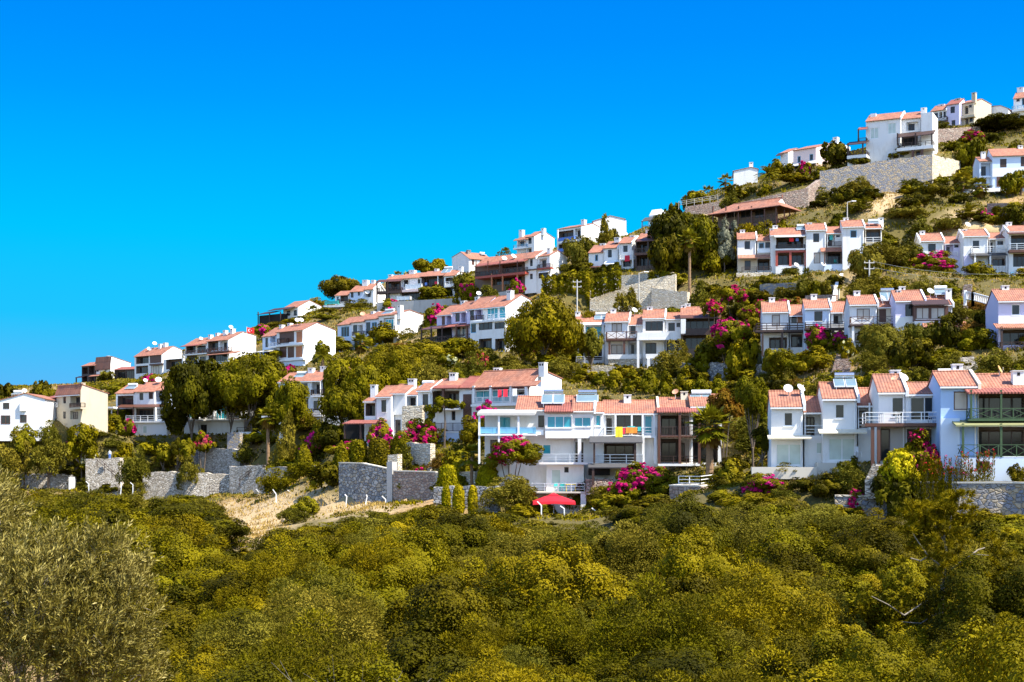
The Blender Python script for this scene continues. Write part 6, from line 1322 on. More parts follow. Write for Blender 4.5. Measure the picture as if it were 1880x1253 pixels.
def clipped(px, ytop, w, Y, label, prof, mat='leaf_hedge', h=None, nm='topiary_bush', box=None):
    """clipped bush: a turned profile of (radius, height) pairs, both 0..1, thickly leaved"""
    x, z, r, H_ = spot(px, ytop, Y, w, h); NP[0] += 1; rs = np.random.RandomState(NP[0]); CLEAR.append((px-w*.5, ytop, px+w*.5, ytop+30, Y))
    pr = np.array(prof); n = int(min(16000, max(1500, 5.5*(2*r*H_*3)/(2.0*Y/1407)**2))); s = 1.15*Y/1407
    seg = np.hypot(np.diff(pr[:, 0])*r, np.diff(pr[:, 1])*H_); wgt = seg*(pr[:-1, 0]+pr[1:, 0]+.05); k = rs.choice(len(seg), n, p=wgt/wgt.sum()); f = rs.rand(n)
    a = rs.rand(n)*2*math.pi; rr = (pr[k, 0]+(pr[k+1, 0]-pr[k, 0])*f); hh = (pr[k, 1]+(pr[k+1, 1]-pr[k, 1])*f)
    lump = 1+.05*np.sin(a*5+hh*9)+.04*rs.randn(n)
    C = np.c_[rr*r*np.cos(a)*lump, rr*r*np.sin(a)*lump, hh*H_*(1+.012*rs.randn(n))]
    dn = np.c_[np.cos(a)*(np.diff(pr[:, 1])*H_)[k], np.sin(a)*(np.diff(pr[:, 1])*H_)[k], -(np.diff(pr[:, 0])*r)[k]]; nn = unit(unit(dn)*1.0+rs.randn(n, 3)*.42); t = unit(np.cross(nn, rs.randn(n, 3))); b = np.cross(nn, t); sz = s*(.7+.7*rs.rand(n))[:, None]
    o = bpy.data.objects.new(nm, quads(nm, C, t*sz, b*sz*.7, rs.rand(n), mat)); COL.objects.link(o); o.location = (x, Y, z); tag(o, label, 'topiary', 'clipped bushes')
    m = MB(); N_ = 14
    rings = [[(q[0]*r*.93*math.cos(2*math.pi*j/N_), q[0]*r*.93*math.sin(2*math.pi*j/N_), q[1]*H_*.97) for j in range(N_)] for q in prof]
    for A_r, B_r in zip(rings, rings[1:]):
        for j in range(N_): m.quad(A_r[j], A_r[(j+1) % N_], B_r[(j+1) % N_], B_r[j])
    m.build('twig_core', mat, o); return o
DOME = [(.86, 0), (.97, .12), (.93, .45), (.80, .80), (.66, .94), (.40, 1.0), (0.0, 1.01)]; BALL = [(.55, 0), (.92, .2), (1.0, .5), (.9, .78), (.6, .95), (0, 1.0)]; CONE = [(.8, 0), (1.0, .12), (.85, .40), (.5, .78), (.2, .95), (0, 1.0)]; CYL = [(.85, 0), (1, .15), (1, .8), (.85, .95), (.4, 1.0), (0, 1.0)]; BULLET = [(.75, 0), (.98, .2), (1, .5), (.85, .8), (.5, .96), (0, 1.0)]
def hedge(label, pts, Yd, hgt, mat='leaf_yellow', nm='hedge', thick=1.6, cat='hedge'):
    """thick clipped or ivy-covered bank following picture points (px, ytop, ybot, Y)"""
    NP[0] += 1; rs = np.random.RandomState(NP[0]); C, A, B, T = [], [], [], []
    o0 = P(pts[0][0], pts[0][2], pts[0][3])
    for p, q in zip(pts, pts[1:]):
        CLEAR.append((p[0], min(p[1], q[1]), q[0], max(p[2], q[2]), max(p[3], q[3])))
        t0, b0, t1, b1 = P(p[0], p[1], p[3]), P(p[0], p[2], p[3]), P(q[0], q[1], q[3]), P(q[0], q[2], q[3]); Y = (p[3]+q[3])/2; ln = (t1-t0).length; hh = max(1., (t0-b0).length); s = 1.25*Y/1407
        n = int(9.0*ln*(hh+thick)/(s*s*2)*.55); n = min(n, 30000)
        f = rs.rand(n); g = rs.rand(n)*(hh+thick)
        top = g > hh; zz = np.where(top, 1.0, g/hh); back = np.where(top, (g-hh), 0)
        base = np.outer(1-f, b0)+np.outer(f, b1); tp = np.outer(1-f, t0)+np.outer(f, t1); pos = base+(tp-base)*zz[:, None]; lump = .30*np.sin(f*ln*2.1+zz*3)+.22*np.sin(f*ln*4.7+1)+.25*np.sin(zz*hh*2.3+f*ln)+.16*rs.randn(n)
        pos[:, 1] += back-lump*np.where(top, .2, 1); pos[:, 2] += np.where(top, lump*.8+.1, 0)
        nn = unit(np.where(top[:, None], np.array([0, 0, 1.]), np.array([0, -1., .25]))+rs.randn(n, 3)*.55); t = unit(np.cross(nn, rs.randn(n, 3))); b = np.cross(nn, t); sz = s*(.7+.8*rs.rand(n))[:, None]
        C.append(pos-np.array(o0)); A.append(t*sz); B.append(b*sz*.65); T.append(np.clip(.5+lump*.6+rs.randn(n)*.2, 0, 1))
    o = bpy.data.objects.new(nm, quads(nm, np.concatenate(C), np.concatenate(A), np.concatenate(B), np.concatenate(T), mat)); COL.objects.link(o); o.location = o0; tag(o, label, cat, 'hedges and ivy banks'); return o
def palm(px, ytop, w, Y, label, fan=True, crown_h=None, skirt=True, trunk_r=.28, n=34, mat='leaf_palm', h=None, nm=None):
    x, z, r, H_ = spot(px, ytop, Y, w, h); NP[0] += 1; rs = np.random.RandomState(NP[0]); root = empty(nm or ('fan_palm' if fan else 'date_palm'), (x, Y, z)); tag(root, label, 'palm', 'palms'); CLEAR.append((px-w*.4, ytop, px+w*.4, ytop+w*.8, Y))
    hc = max(.5, H_-r*.85); C, A, B, T = [], [], [], []; C2, A2, B2, T2_ = [], [], [], []
    for i in range(n):
        az = 2.4*i+rs.rand()*.4; el = R(82-125*(i/n)**.9+rs.randn()*6); d = np.array([math.cos(az)*math.cos(el), math.sin(az)*math.cos(el), math.sin(el)])
        ln = r*(.85+.25*rs.rand()); sd = unit(np.cross(d, [0, 0, 1.])+1e-6); up = np.cross(sd, d)
        if fan:
            hub = d*ln*.5; m = 13
            for k in range(m):
                a = R(-78+156*k/(m-1)); dd = d*math.cos(a)+sd*math.sin(a)-up*.10; L_ = ln*.52*(1-.25*abs(math.sin(a))); dr = np.array([0, 0, -.22*L_*(1 if k % 2 else .6)])
                C.append(hub+dd*L_*.5+dr*.5); A.append(dd*L_*.55+dr*.6); B.append(unit(np.cross(dd, up))*L_*.10); T.append(rs.rand()*.6+(.4 if el > .3 else .1))
            C.append(d*ln*.25); A.append(d*ln*.27); B.append(sd*ln*.02); T.append(.3)
        else:
            m = 16
            for k in range(m):
                t = (k+1)/m; pos = d*ln*t+np.array([0, 0, -.38*ln*t*t])
                for s_ in (-1, 1):
                    dd = unit(sd*s_+d*.75+np.array([0, 0, -.25+.3*rs.rand()])); L_ = ln*.26*(1-.55*abs(t-.45)); C.append(pos+dd*L_*.5); A.append(dd*L_*.55); B.append(unit(np.cross(dd, up))*L_*.11); T.append(rs.rand())
    me = quads('crown', np.array(C), np.array(A), np.array(B), np.array(T), mat); o = bpy.data.objects.new('crown', me); COL.objects.link(o); o.parent = root; o.location = (0, 0, hc)
    m = MB(); k = 9
    for i in range(k): m.tube((0, 0, -.3+(hc+.3)*i/k), (0, 0, -.3+(hc+.3)*(i+1)/k), trunk_r*(1.12-.25*i/k), trunk_r*(.98-.25*i/k), 10)
    m.build('trunk', 'palm_bark', root)
    if skirt:
        nn = 160; az = rs.rand(nn)*6.283; zz = rs.rand(nn); L_ = r*(.45+.25*rs.rand(nn)); rad = trunk_r+r*.22*rs.rand(nn); d = np.c_[np.cos(az)*.35, np.sin(az)*.35, -np.ones(nn)]; d = unit(d)
        Cs = np.c_[np.cos(az)*rad, np.sin(az)*rad, -r*.15-zz*r*.55]; o = bpy.data.objects.new('dry_skirt', quads('dry_skirt', Cs, d*L_[:, None]*.5, unit(np.cross(d, np.c_[np.cos(az), np.sin(az), 0*az]))*L_[:, None]*.13, rs.rand(nn), 'leaf_dry')); COL.objects.link(o); o.parent = root; o.location = (0, 0, hc)
    return root
# ------------------------------------------------------------------ plants one can point to, read off the picture: kind, column, top row, width, distance, label
for a in [
 ('tree_pine', 998, 546, 132, 222, 'large round umbrella pine beside the blue-glazed porch house'),
 ('tree_dark', 352, 664, 104, 256, 'big dark leafy tree, left of two in front of the glazed house'),
 ('maquis', 322, 738, 50, 258, 'dark leafy shrub under the left one of the two big trees'),
 ('tree_pine', 462, 652, 122, 254, 'big olive-yellow pine, right of two in front of the glazed house'),
 ('tree_yellow', 424, 690, 62, 257, 'yellow-green tree between the two big trees before the glazed house'),
 ('tree_yellow', 529, 708, 74, 226, 'small round clipped-looking tree before the house with three chimneys'),
 ('conifer', 518, 762, 66, 214, 'grey-green conifer bush on the dry bank left of the centre'),
 ('tree_pine_dark', 628, 508, 74, 448, 'dark pine rising behind the dish-niche house on the skyline'),
 ('pine', 590, 543, 40, 440, 'dark bush at the left foot of the skyline pine'),
 ('tree_yellow', 787, 476, 58, 412, 'sparse yellowish tree on the skyline left of the sideways house'),
 ('pine', 935, 452, 62, 372, 'round olive-green pine bush below the cubic ridge house'),
 ('conifer', 1112, 398, 26, 372, 'pointed dark conifer before the tall gabled ridge house'),
 ('conifer', 1130, 420, 24, 374, 'smaller conifer right of the pointed one on the ridge'),
 ('olive', 1112, 428, 44, 366, 'grey-green bush at the foot of the ridge conifers'),
 ('tree_olive', 1066, 438, 62, 330, 'tall grey-green olive left of the pale blue shutters'),
 ('tree_dark', 1238, 394, 76, 272, 'dense dark tree left of the tall palm in the palm grove'),
 ('tree_yellow', 1292, 402, 66, 266, 'yellow-green leafy tree right of the tall palm in the grove'),
 ('tree_dark', 1220, 440, 50, 264, 'lower dark tree beside the brown timber balconies'),
 ('yellow', 1305, 455, 46, 262, 'yellow bush under the silver poplars'),
 ('silver', 1330, 408, 36, 263, 'tall silvery poplar left of the striped tile awning'),
 ('silver', 1348, 405, 26, 268, 'thin silvery poplar behind the taller silver one'),
 ('pine', 1400, 396, 66, 265, 'bright rounded pine bush under the timber pavilion'),
 ('pine', 1370, 405, 44, 266, 'yellow-green bush left of the rounded pine under the pavilion'),
 ('yellow', 1445, 398, 44, 268, 'olive shrub under the pavilion corner post'),
 ('tree_dark', 1545, 345, 46, 285, 'dark tree between the pavilion and the dry slope'),
 ('tree_dark', 1590, 348, 52, 284, 'dark tree under the right part of the high mosaic-like wall'),
 ('pine', 1575, 362, 52, 272, 'yellow-green bush behind the street lamp'),
 ('yellow', 1540, 388, 42, 268, 'dark round bush left of the street lamp'),
 ('maquis', 1500, 365, 40, 288, 'dark bush at the right eave of the pavilion'),
 ('yellow', 1455, 316, 82, 312, 'broad clipped-looking hedge bush below the pale pink house'),
 ('yellow', 1404, 334, 30, 312, 'small round bush left of the broad hedge bush on the ridge'),
 ('tree_dark', 1533, 262, 50, 316, 'dark leafy tree between the pink house and the white villa'),
 ('yellow', 1433, 288, 46, 326, 'yellow-green bush left of the pale pink house'),
 ('olive', 1380, 338, 28, 322, 'small grey olive below the blank white block'),
 ('yellow', 1360, 345, 40, 320, 'yellow-green bush below the blank white block'),
 ('olive', 1342, 352, 46, 306, 'round olive bush at the left of the reddish wall'),
 ('yellow', 1285, 346, 50, 324, 'palm-like yellow bush on the ridge left of the fan palms'),
 ('olive', 1270, 350, 44, 330, 'olive bush at the left end of the ridge palms'),
 ('olive', 1228, 382, 62, 322, 'grey-green shrub mass right of the white block with dark awning'),
 ('maquis', 1240, 366, 30, 332, 'dark spiky shrub on the skyline above the grey-green mass'),
 ('tree_olive', 1662, 384, 78, 268, 'grey olive tree on the dry slope right of the upper middle terrace'),
 ('maquis', 1710, 330, 66, 276, 'dark shrub below the sunlit return wall'),
 ('maquis', 1680, 352, 62, 270, 'yellow-green shrub left of the dark one below the return wall'),
 ('olive', 1735, 392, 62, 262, 'olive bush above the bougainvillea house roofs'),
 ('olive', 1690, 395, 50, 262, 'small olive left of another above the upper right roofs'),
 ('maquis', 1772, 388, 44, 263, 'round dark bush left of the pinkish stone wall'),
 ('maquis', 1800, 392, 34, 262, 'round dark bush touching the pinkish stone wall'),
 ('maquis', 1862, 368, 46, 261, 'tall dark bush right of the pinkish stone wall'),
 ('tree_yellow', 1855, 318, 38, 279, 'small yellow-green tree before the villa at the right edge'),
 ('tree_dark', 1845, 214, 110, 336, 'large dark tree at the top right under the ridge houses'),
 ('tree_dark', 1800, 246, 66, 330, 'dark tree left of the large one at the top right'),
 ('yellow', 1755, 258, 44, 318, 'yellow-green tree beside the sunlit return wall'),
 ('tree_yellow', 1785, 262, 50, 312, 'yellow-green tree below the purple blossom at the top right'),
 ('olive', 1732, 222, 40, 352, 'round olive bush below the grey shuttered ridge house'),
 ('olive', 1620, 440, 86, 235, 'large olive bush hiding the foot of the upper middle terrace, left of two'),
 ('maquis', 1655, 432, 80, 240, 'large dark bush right of the olive at the foot of the upper middle terrace'),
 ('tree_olive', 1590, 455, 54, 228, 'grey olive tree at the right end of the upper middle terrace'),
 ('olive', 1580, 512, 50, 208, 'grey bush right of the white ramp'),
 ('olive', 1690, 505, 66, 205, 'olive bush behind the large white dish of the middle terrace'),
 ('olive', 1640, 512, 60, 208, 'olive bush above the two dark solar panels'),
 ('tree_yellow', 1812, 500, 74, 234, 'flowering yellow-green tree below the white baluster porch'),
 ('yellow', 1850, 513, 50, 236, 'low leafy shrub right of the flowering tree below the baluster porch'),
 ('olive', 1475, 492, 46, 228, 'grey olive in front of the pale parapet'),
 ('olive', 1510, 505, 36, 226, 'small grey olive beside the white ramp'),
 ('yellow', 1498, 514, 34, 226, 'small yellow bush between two grey olives'),
 ('olive', 1287, 518, 50, 244, 'round olive on the dry terrace beside the cream walls'),
 ('olive', 1152, 522, 52, 250, 'olive tree in front of the tall cream wall'),
 ('pine', 1080, 568, 34, 240, 'pale bush beside the utility pole'),
 ('olive', 1240, 612, 80, 220, 'broad grey olive before the solid white parapet'),
 ('yellow', 1296, 624, 58, 215, 'yellow-green bush right of the broad grey olive'),
 ('olive', 1300, 612, 46, 219, 'dark olive between the broad grey olive and the bougainvillea'),
 ('tree_yellow', 1360, 628, 58, 205, 'pale yellow-leaved small tree on thin trunks'),
 ('tree_olive', 1085, 608, 46, 226, 'small grey olive before the glazed porch beside the pine'),
 ('olive', 1035, 655, 70, 208, 'grey olive bush below the umbrella pine'),
 ('olive', 960, 605, 44, 232, 'grey bush under the left side of the umbrella pine'),
 ('yellow', 1450, 630, 90, 186, 'yellow-green shrub before the plank railing houses, left of two'),
 ('yellow', 1496, 632, 74, 183, 'yellow-green shrub before the plank railing houses, right of two'),
 ('maquis', 1545, 618, 40, 189, 'dark shrub at the foot of the plank railing houses'),
 ('yellow', 1418, 634, 46, 196, 'leafy shrub at the left foot of the plank railing houses'),
 ('maquis', 555, 578, 40, 390, 'dark shrub on the grass slope behind the timber-shuttered house'),
 ('olive', 640, 568, 46, 372, 'grey bush on the grass slope above the four-bay house'),
 ('yellow', 600, 576, 44, 366, 'yellow-green bush on the grass slope above the timber-shuttered house'),
 ('maquis', 1435, 668, 60, 176, 'dark shrub under the yellow-green ones of the middle terrace'),
 ('tree_olive', 1625, 598, 90, 172, 'broad grey olive tree below the cross-lattice balcony'),
 ('tree_dark', 1672, 625, 76, 162, 'dark fig tree with large leaves under the middle terrace'),
 ('tree_olive', 1690, 594, 70, 174, 'grey olive tree right of the broad one under the bay window'),
 ('tree_dark', 1735, 596, 56, 172, 'leafy tree under the red lean-to roof'),
 ('yellow', 1795, 594, 66, 170, 'yellow-green shrub left of the lavender house at the right edge'),
 ('maquis', 1808, 558, 54, 178, 'dark bush below the white baluster rail'),
 ('olive', 1825, 632, 84, 152, 'round olive bush below the right edge lavender house'),
 ('olive', 1600, 640, 60, 168, 'grey shrub beside the brick stairway'),
 ('bright', 1605, 672, 46, 160, 'bright bush beside the brick stairway'),
 ('maquis', 1765, 660, 40, 156, 'dark bush left of the grey stairway'),
 ('olive', 1505, 690, 60, 160, 'dry olive bush behind the twin dishes'),
 ('tree_yellow', 1382, 700, 62, 139, 'green and yellow shrub tree right of the rust-coloured one'),
 ('bright', 1343, 836, 58, 137, 'light-leaved bush right of the front fan palm'),
 ('maquis', 1400, 775, 44, 128, 'dark climber bush at the left wall of the twin-dish house'),
 ('yellow', 1225, 862, 80, 141, 'low yellow-green shrub left of the white rail fence'),
 ('lime', 1650, 816, 76, 109.5, 'yellow-leaved rounded bush in front of the wooden deck'),
 ('maquis', 1642, 846, 84, 108.8, 'dark dense shrub under the yellow-leaved rounded bush'),
 ('olive', 1562, 845, 78, 114, 'grey olive bush in front of the cream-awning house'),
 ('yellow', 1560, 832, 42, 115.5, 'round yellow-green shrub beside the pale glass door'),
 ('maquis', 1478, 872, 66, 116.5, 'dark shrub below the terrace base of the twin-dish house'),
 ('olive', 1440, 890, 60, 115.5, 'grey-green shrub in front of the low magenta bougainvillea'),
 ('yellow', 1345, 884, 62, 131, 'yellow-green shrub below the right end of the white rail fence'),
 ('maquis', 1292, 908, 72, 133, 'dark shrub below the paved terrace with the white rail fence'),
 ('yellow', 1128, 922, 58, 142, 'yellow-green shrub below the large spilling bougainvillea'),
 ('maquis', 1800, 932, 84, 103.5, 'dark low shrub at the foot of the longer grey rubble wall'),
 ('yellow', 1862, 938, 74, 102.5, 'yellow-green low shrub at the right foot of the longer grey rubble wall'),
 ('maquis', 1742, 936, 62, 103.5, 'dark low shrub behind the young pine at the wall foot'),
 ('olive', 207, 800, 44, 252, 'grey-green bush between the beige house and the tall dry stone wall'),
 ('yellow', 228, 808, 38, 250, 'yellow-green bush right of the person on the wall'),
 ('bright', 300, 806, 36, 251, 'light green bush left of the low grey garden wall'),
 ('maquis', 1520, 866, 70, 114, 'dark green shrub left of the short grey rubble wall'),
 ('maquis', 1868, 845, 40, 107, 'grey-green shrub at the right edge before the terrace base'),
 ('olive', 926, 866, 112, 142, 'large grey-green bush left of the red parasol'),
 ('olive', 965, 880, 46, 145, 'loose grey bush touching the left of the red parasol'),
 ('yellow', 842, 812, 82, 160, 'yellow-green shrubs below the blue-white terrace base'),
 ('olive', 742, 812, 46, 174, 'round silvery shrub on the stone pier between clipped bushes'),
 ('pine', 560, 842, 74, 190, 'dense green bush mass behind the bent posts, right of two'),
 ('pine', 505, 850, 70, 194, 'dense green bush mass behind the bent posts, left of two'),
 ('maquis', 600, 836, 56, 180, 'tall dark green bush left of the bluish rubble wall'),
 ('olive', 247, 812, 68, 240, 'tall grey-green tree bush between the dry stone walls'),
 ('olive', 90, 798, 74, 242, 'grey-green bush on the left bank, right of two'),
 ('olive', 25, 792, 80, 244, 'grey-green bush on the left bank, left of two'),
 ('olive', 178, 786, 66, 252, 'olive bush above the tall dry stone wall'),
 ('yellow', 150, 768, 62, 249, 'leafy yellow-green shrub below the beige house'),
 ('olive', 88, 772, 44, 247, 'olive shrub below the white balcony wing of the beige house'),
 ('bright', 45, 774, 50, 245, 'bright citrus-like shrub below the house cut by the left edge'),
 ('tree_dark', 12, 706, 46, 300, 'dark tree behind the roof at the left edge'),
 ('tree_dark', 78, 702, 42, 300, 'round dark tree on the skyline between the two leftmost houses'),
 ('yellow', 118, 710, 30, 300, 'small bush on the skyline behind the beige house'),
 ('olive', 195, 676, 34, 402, 'olive bush before the small dark-balconied house on the left'),
 ('bright', 220, 700, 60, 330, 'yellow-green garden bush under the low veranda house'),
 ('bright', 345, 802, 36, 248, 'light flowering bush on the left garden wall'),
 ('maquis', 325, 800, 30, 250, 'small dark round bush on the left garden wall'),
 ('olive', 350, 838, 50, 244, 'grey bush on the dry bank under the left garden wall'),
 ('olive', 450, 806, 40, 246, 'grey bush beside the small stone wall under the trees'),
 ('yellow', 590, 768, 40, 216, 'leafy yellow shrub right of the grey-green conifer'),
 ('olive', 790, 652, 70, 206, 'olive shrub behind the climbing-vine house'),
 ('yellow', 838, 672, 36, 194, 'round yellow-green shrub right behind the double chimney'),
 ('pine', 880, 672, 70, 192, 'green shrub behind the laundry balcony house'),
 ('olive', 868, 645, 60, 206, 'dry olive shrub under the blue-glazed porch house'),
 ('yellow', 590, 628, 34, 272, 'yellow-green palm-like bush right of the timber-shuttered gable'),
 ('olive', 780, 618, 40, 262, 'grey shrub under the stained gable'),
 ('tree_pine', 715, 640, 150, 226, 'broad olive-yellow pine in the thicket behind the lit blank side wall'),
 ('tree_yellow', 655, 668, 104, 216, 'yellow-green tree at the left of the central thicket'),
 ('tree_yellow', 778, 628, 96, 234, 'yellow-green tree at the top of the central thicket'),
 ('tree_yellow', 840, 622, 80, 236, 'leafy tree at the right of the central thicket'),
 ('tree_pine', 632, 705, 88, 206, 'dark-based pine hiding the left end of the lowest central terrace'),
 ('pine', 690, 690, 80, 206, 'lower pine bush in the middle of the central thicket'),
 ('yellow', 745, 682, 70, 203, 'yellow bush of the central thicket above the double chimney'),
 ('maquis', 612, 760, 66, 204, 'dark bush left of the brown lean-to roof'),
 ('bright', 365, 668, 40, 300, 'yellow-green shrub before the white lattice parapet'),
 ('yellow', 330, 672, 50, 310, 'yellow palm-like bush left of the white lattice parapet'),
 ('olive', 650, 551, 44, 386, 'olive shrub mass below the dish-niche house'),
 ('olive', 606, 563, 44, 386, 'grey shrub right of the long black pergola'),
 ('yellow', 540, 582, 50, 380, 'yellow-green shrub between the pergola and the shuttered house'),
 ('olive', 505, 590, 44, 395, 'grey bush below the long black pergola'),
 ('olive', 845, 500, 34, 345, 'olive tree left of the red-beamed balconies'),
 ('olive', 900, 520, 44, 318, 'grey shrub below the red-beamed balconies'),
 ]: plant(*a)
for a in [
 (1178, 838, 112, 143, 'large magenta bougainvillea spilling over the pinkish terrace wall'),
 (1405, 862, 96, 119, 'low magenta bougainvillea in front of the twin-dish house'),
 (1690, 780, 84, 111.5, 'tall magenta bougainvillea climbing at the wooden deck'),
 (1572, 884, 66, 111.5, 'low magenta bougainvillea on top of the short grey rubble wall'),
 (938, 790, 112, 146.5, 'magenta bougainvillea hanging under the open porch', 74),
 (900, 728, 96, 169, 'bougainvillea with long shoots under the laundry balcony'),
 (762, 758, 92, 177, 'bougainvillea arch left of the climbing vine'),
 (700, 766, 70, 181, 'bougainvillea on the arch over the blue door'),
 (725, 846, 44, 172, 'small magenta bougainvillea between the clipped bushes'),
 (765, 850, 72, 168.5, 'wide magenta flower bank on the pinkish stone wall'),
 (640, 806, 90, 189, 'dusty bougainvillea hedge above the cones'),
 (575, 786, 60, 210, 'purple bougainvillea right of the grey-green conifer'),
 (1710, 456, 110, 236, 'broad magenta bougainvillea before the upper right terrace'),
 (1348, 518, 60, 229, 'magenta bougainvillea high behind the left middle terrace', 42),
 (1308, 545, 44, 227, 'small magenta bougainvillea left of the high one behind the terrace', 36),
 (1378, 556, 50, 222, 'pink-flecked bougainvillea right of the high one behind the terrace', 44),
 (1336, 574, 88, 212, 'large dark bougainvillea with sparse flowers between the two middle terraces', 80),
 (1400, 540, 70, 226, 'bougainvillea above the plank railing houses'),
 (1440, 545, 60, 224, 'bougainvillea with pink sprays behind a chimney'),
 (1500, 592, 50, 194, 'bougainvillea climbing over the plank railing'),
 (1540, 604, 40, 191, 'bougainvillea under the plank railing'),
 (1508, 612, 44, 192, 'leafy bougainvillea in the shade under the plank railing', 30),
 (858, 512, 48, 340, 'round magenta bougainvillea below the lattice balcony'),
 (800, 552, 56, 300, 'magenta bougainvillea against the stained gable'),
 (715, 545, 44, 362, 'red bougainvillea under the dark timber veranda'),
 (945, 506, 40, 318, 'magenta bougainvillea before the red-beamed balconies'),
 (478, 590, 44, 372, 'pink bougainvillea right of the flag'),
 (535, 664, 46, 268, 'bright magenta bougainvillea below the timber-shuttered house'),
 (968, 624, 34, 232, 'small magenta bougainvillea at the tall columns'),
 (1785, 236, 50, 326, 'purple-red blossom on the top right slope'),
 (1806, 378, 40, 266, 'magenta bougainvillea on the pinkish stone wall at the right'),
 (1476, 292, 30, 318, 'pink bougainvillea before the pale pink house'),
 (235, 764, 34, 258, 'small magenta bougainvillea at the long white terrace rail'),
 (133, 802, 32, 250, 'small magenta bougainvillea at the left bank'),
 (277, 682, 40, 320, 'reddish bougainvillea left of the brown sun porch'),
 ]: boug(*a)
boug(622, 567, 44, 387, 'dark purple bougainvillea below the dish-niche house', petal='petal_purple')
boug(825, 642, 44, 226, 'white flowering shrub at the top of the central thicket', petal='petal_white', dens=.5, nm='oleander')
boug(880, 640, 40, 218, 'pink flowering shrub at the foot of the blue-glazed porch', petal='petal_pink', nm='oleander')
boug(166, 814, 44, 250, 'white flowering oleander above the tall dry stone wall', petal='petal_white', dens=.35, nm='oleander')
boug(1620, 682, 50, 150, 'white flowering shrub behind the wooden deck house', petal='petal_white', dens=.35, nm='oleander')
boug(372, 790, 40, 250, 'pink rose bush on the left garden wall', petal='petal_pink', dens=.6, nm='rose_bush')
boug(1555, 618, 34, 184, 'white flowering bush at the top of the brick stairway', petal='petal_white', dens=.35, nm='oleander')
boug(1330, 706, 70, 144, 'rust-brown shrub tree with dead sprays right of the front fan palm', petal='leaf_rust', leafmat='leaf_rust', nm='rusty_tree', cat='tree')
boug(1462, 540, 46, 214, 'red-leaved shrub above the plank railing terrace', petal='leaf_rust', leafmat='leaf_dark', nm='rusty_shrub', cat='shrub')
clipped(823, 853, 42, 149.5, 'tall clipped bush with a flat top, left of two big yellow-green ones', DOME); clipped(895, 854, 42, 147.5, 'tall clipped bush with a flat top, right of two big yellow-green ones', DOME)
clipped(819, 889, 16, 143.5, 'slim clipped bullet bush, leftmost of the small row', BULLET); clipped(842, 889, 22, 142, 'clipped bullet bush in the middle of the small row', BULLET); clipped(868, 890, 18, 142, 'clipped bullet bush, rightmost of the small row', BULLET)
clipped(695, 806, 38, 174, 'dark clipped drum bush above the bluish rubble wall', CYL, 'leaf_dark', h=44); clipped(735, 800, 36, 177, 'clipped round bush behind the stone pier', BALL, 'leaf_yellow'); clipped(658, 808, 30, 181, 'square-trimmed hedge bush left of the dark drum', CYL, 'leaf_yellow')
clipped(558, 815, 40, 200, 'clipped cone bush, left of two on the bank', CONE, 'leaf_yellow'); clipped(627, 810, 36, 184, 'clipped cone bush, right of two on the bank', CONE, 'leaf_yellow')
for k, (px, yt, w) in enumerate([(1075, 672, 52), (1104, 680, 44), (1130, 674, 44), (1160, 682, 46), (1192, 672, 40), (1220, 682, 46), (1254, 680, 46), (1285, 688, 40), (1318, 690, 42)]):
    plant('thuja', px, yt, w, 205-k*3.5, 'pointed yellow-green cypress in the hedge behind the solar roofs', group='cypresses of the hedge behind the solar roofs')
hedge('thick ivy bank covering the wall between the middle and upper rows', [(994, 512, 572, 268), (1030, 505, 580, 266), (1084, 500, 584, 263)], 0, 0)
hedge('ivy fringe hanging over the tall cream block wall', [(1085, 505, 548, 261), (1140, 497, 530, 258.4)], 0, 0, 'leaf_yellow', 'ivy', .8)
hedge('flower hedge in front of the pale blue shutter house', [(1085, 496, 512, 271), (1140, 486, 508, 268)], 0, 0, 'leaf_dark', 'hedge', 1.5)
hedge('dark hedge along the ridge terrace before the skyline palms', [(1330, 345, 362, 318), (1362, 343, 360, 316)], 0, 0, 'leaf_dark', 'hedge', 1.2)
palm(1303, 742, 92, 139, 'big fan palm with a skirt of dead leaves in the lower centre', n=46, trunk_r=.40)
palm(866, 812, 62, 156, 'yellowish young fan palm behind the clipped bushes', n=26, skirt=False, trunk_r=.2)
palm(1266, 420, 50, 258, 'tall palm with a pale trunk in the dark grove', n=30, skirt=True)
palm(662, 611, 44, 268, 'fan palm with a brown skirt before the four-bay house', n=36)
palm(592, 634, 42, 262, 'bushy palm below the timber-shuttered gable', fan=False, skirt=False); palm(700, 628, 46, 258, 'drooping palm right of the skirted fan palm', fan=False, skirt=False)
palm(574, 567, 30, 419, 'yellow-tipped yucca palm by the white gable on the left skyline', skirt=False, n=24)
palm(492, 745, 50, 224, 'thin palm with a shaggy brown trunk before the big trees', n=28, trunk_r=.3)
palm(1332, 318, 34, 332, 'skyline fan palm left of the blank white block', skirt=False, n=24); palm(1412, 298, 52, 318, 'wide date palm on the ridge before the pink house', fan=False, skirt=False); palm(1300, 340, 32, 328, 'dark palm on the ridge terrace', skirt=False, n=22)
palm(1768, 312, 52, 284, 'fan palm under the sunlit return wall, left of two', n=34, skirt=False); palm(1798, 322, 50, 278, 'fan palm under the sunlit return wall, right of two', n=34)
palm(1875, 312, 40, 280, 'fan palm before the villa at the right edge', n=30); palm(1778, 368, 50, 268, 'spiky yellow palm above the round dark bushes', fan=False, skirt=False)
palm(748, 498, 26, 400, 'palm top behind the upper left terrace, left of two', skirt=False, n=20); palm(730, 496, 24, 402, 'palm top behind the upper left terrace, right of two', skirt=False, n=20)
palm(1878, 688, 40, 140, 'agave-like palm at the right edge behind the blue-shaded house', fan=False, skirt=False, n=20)
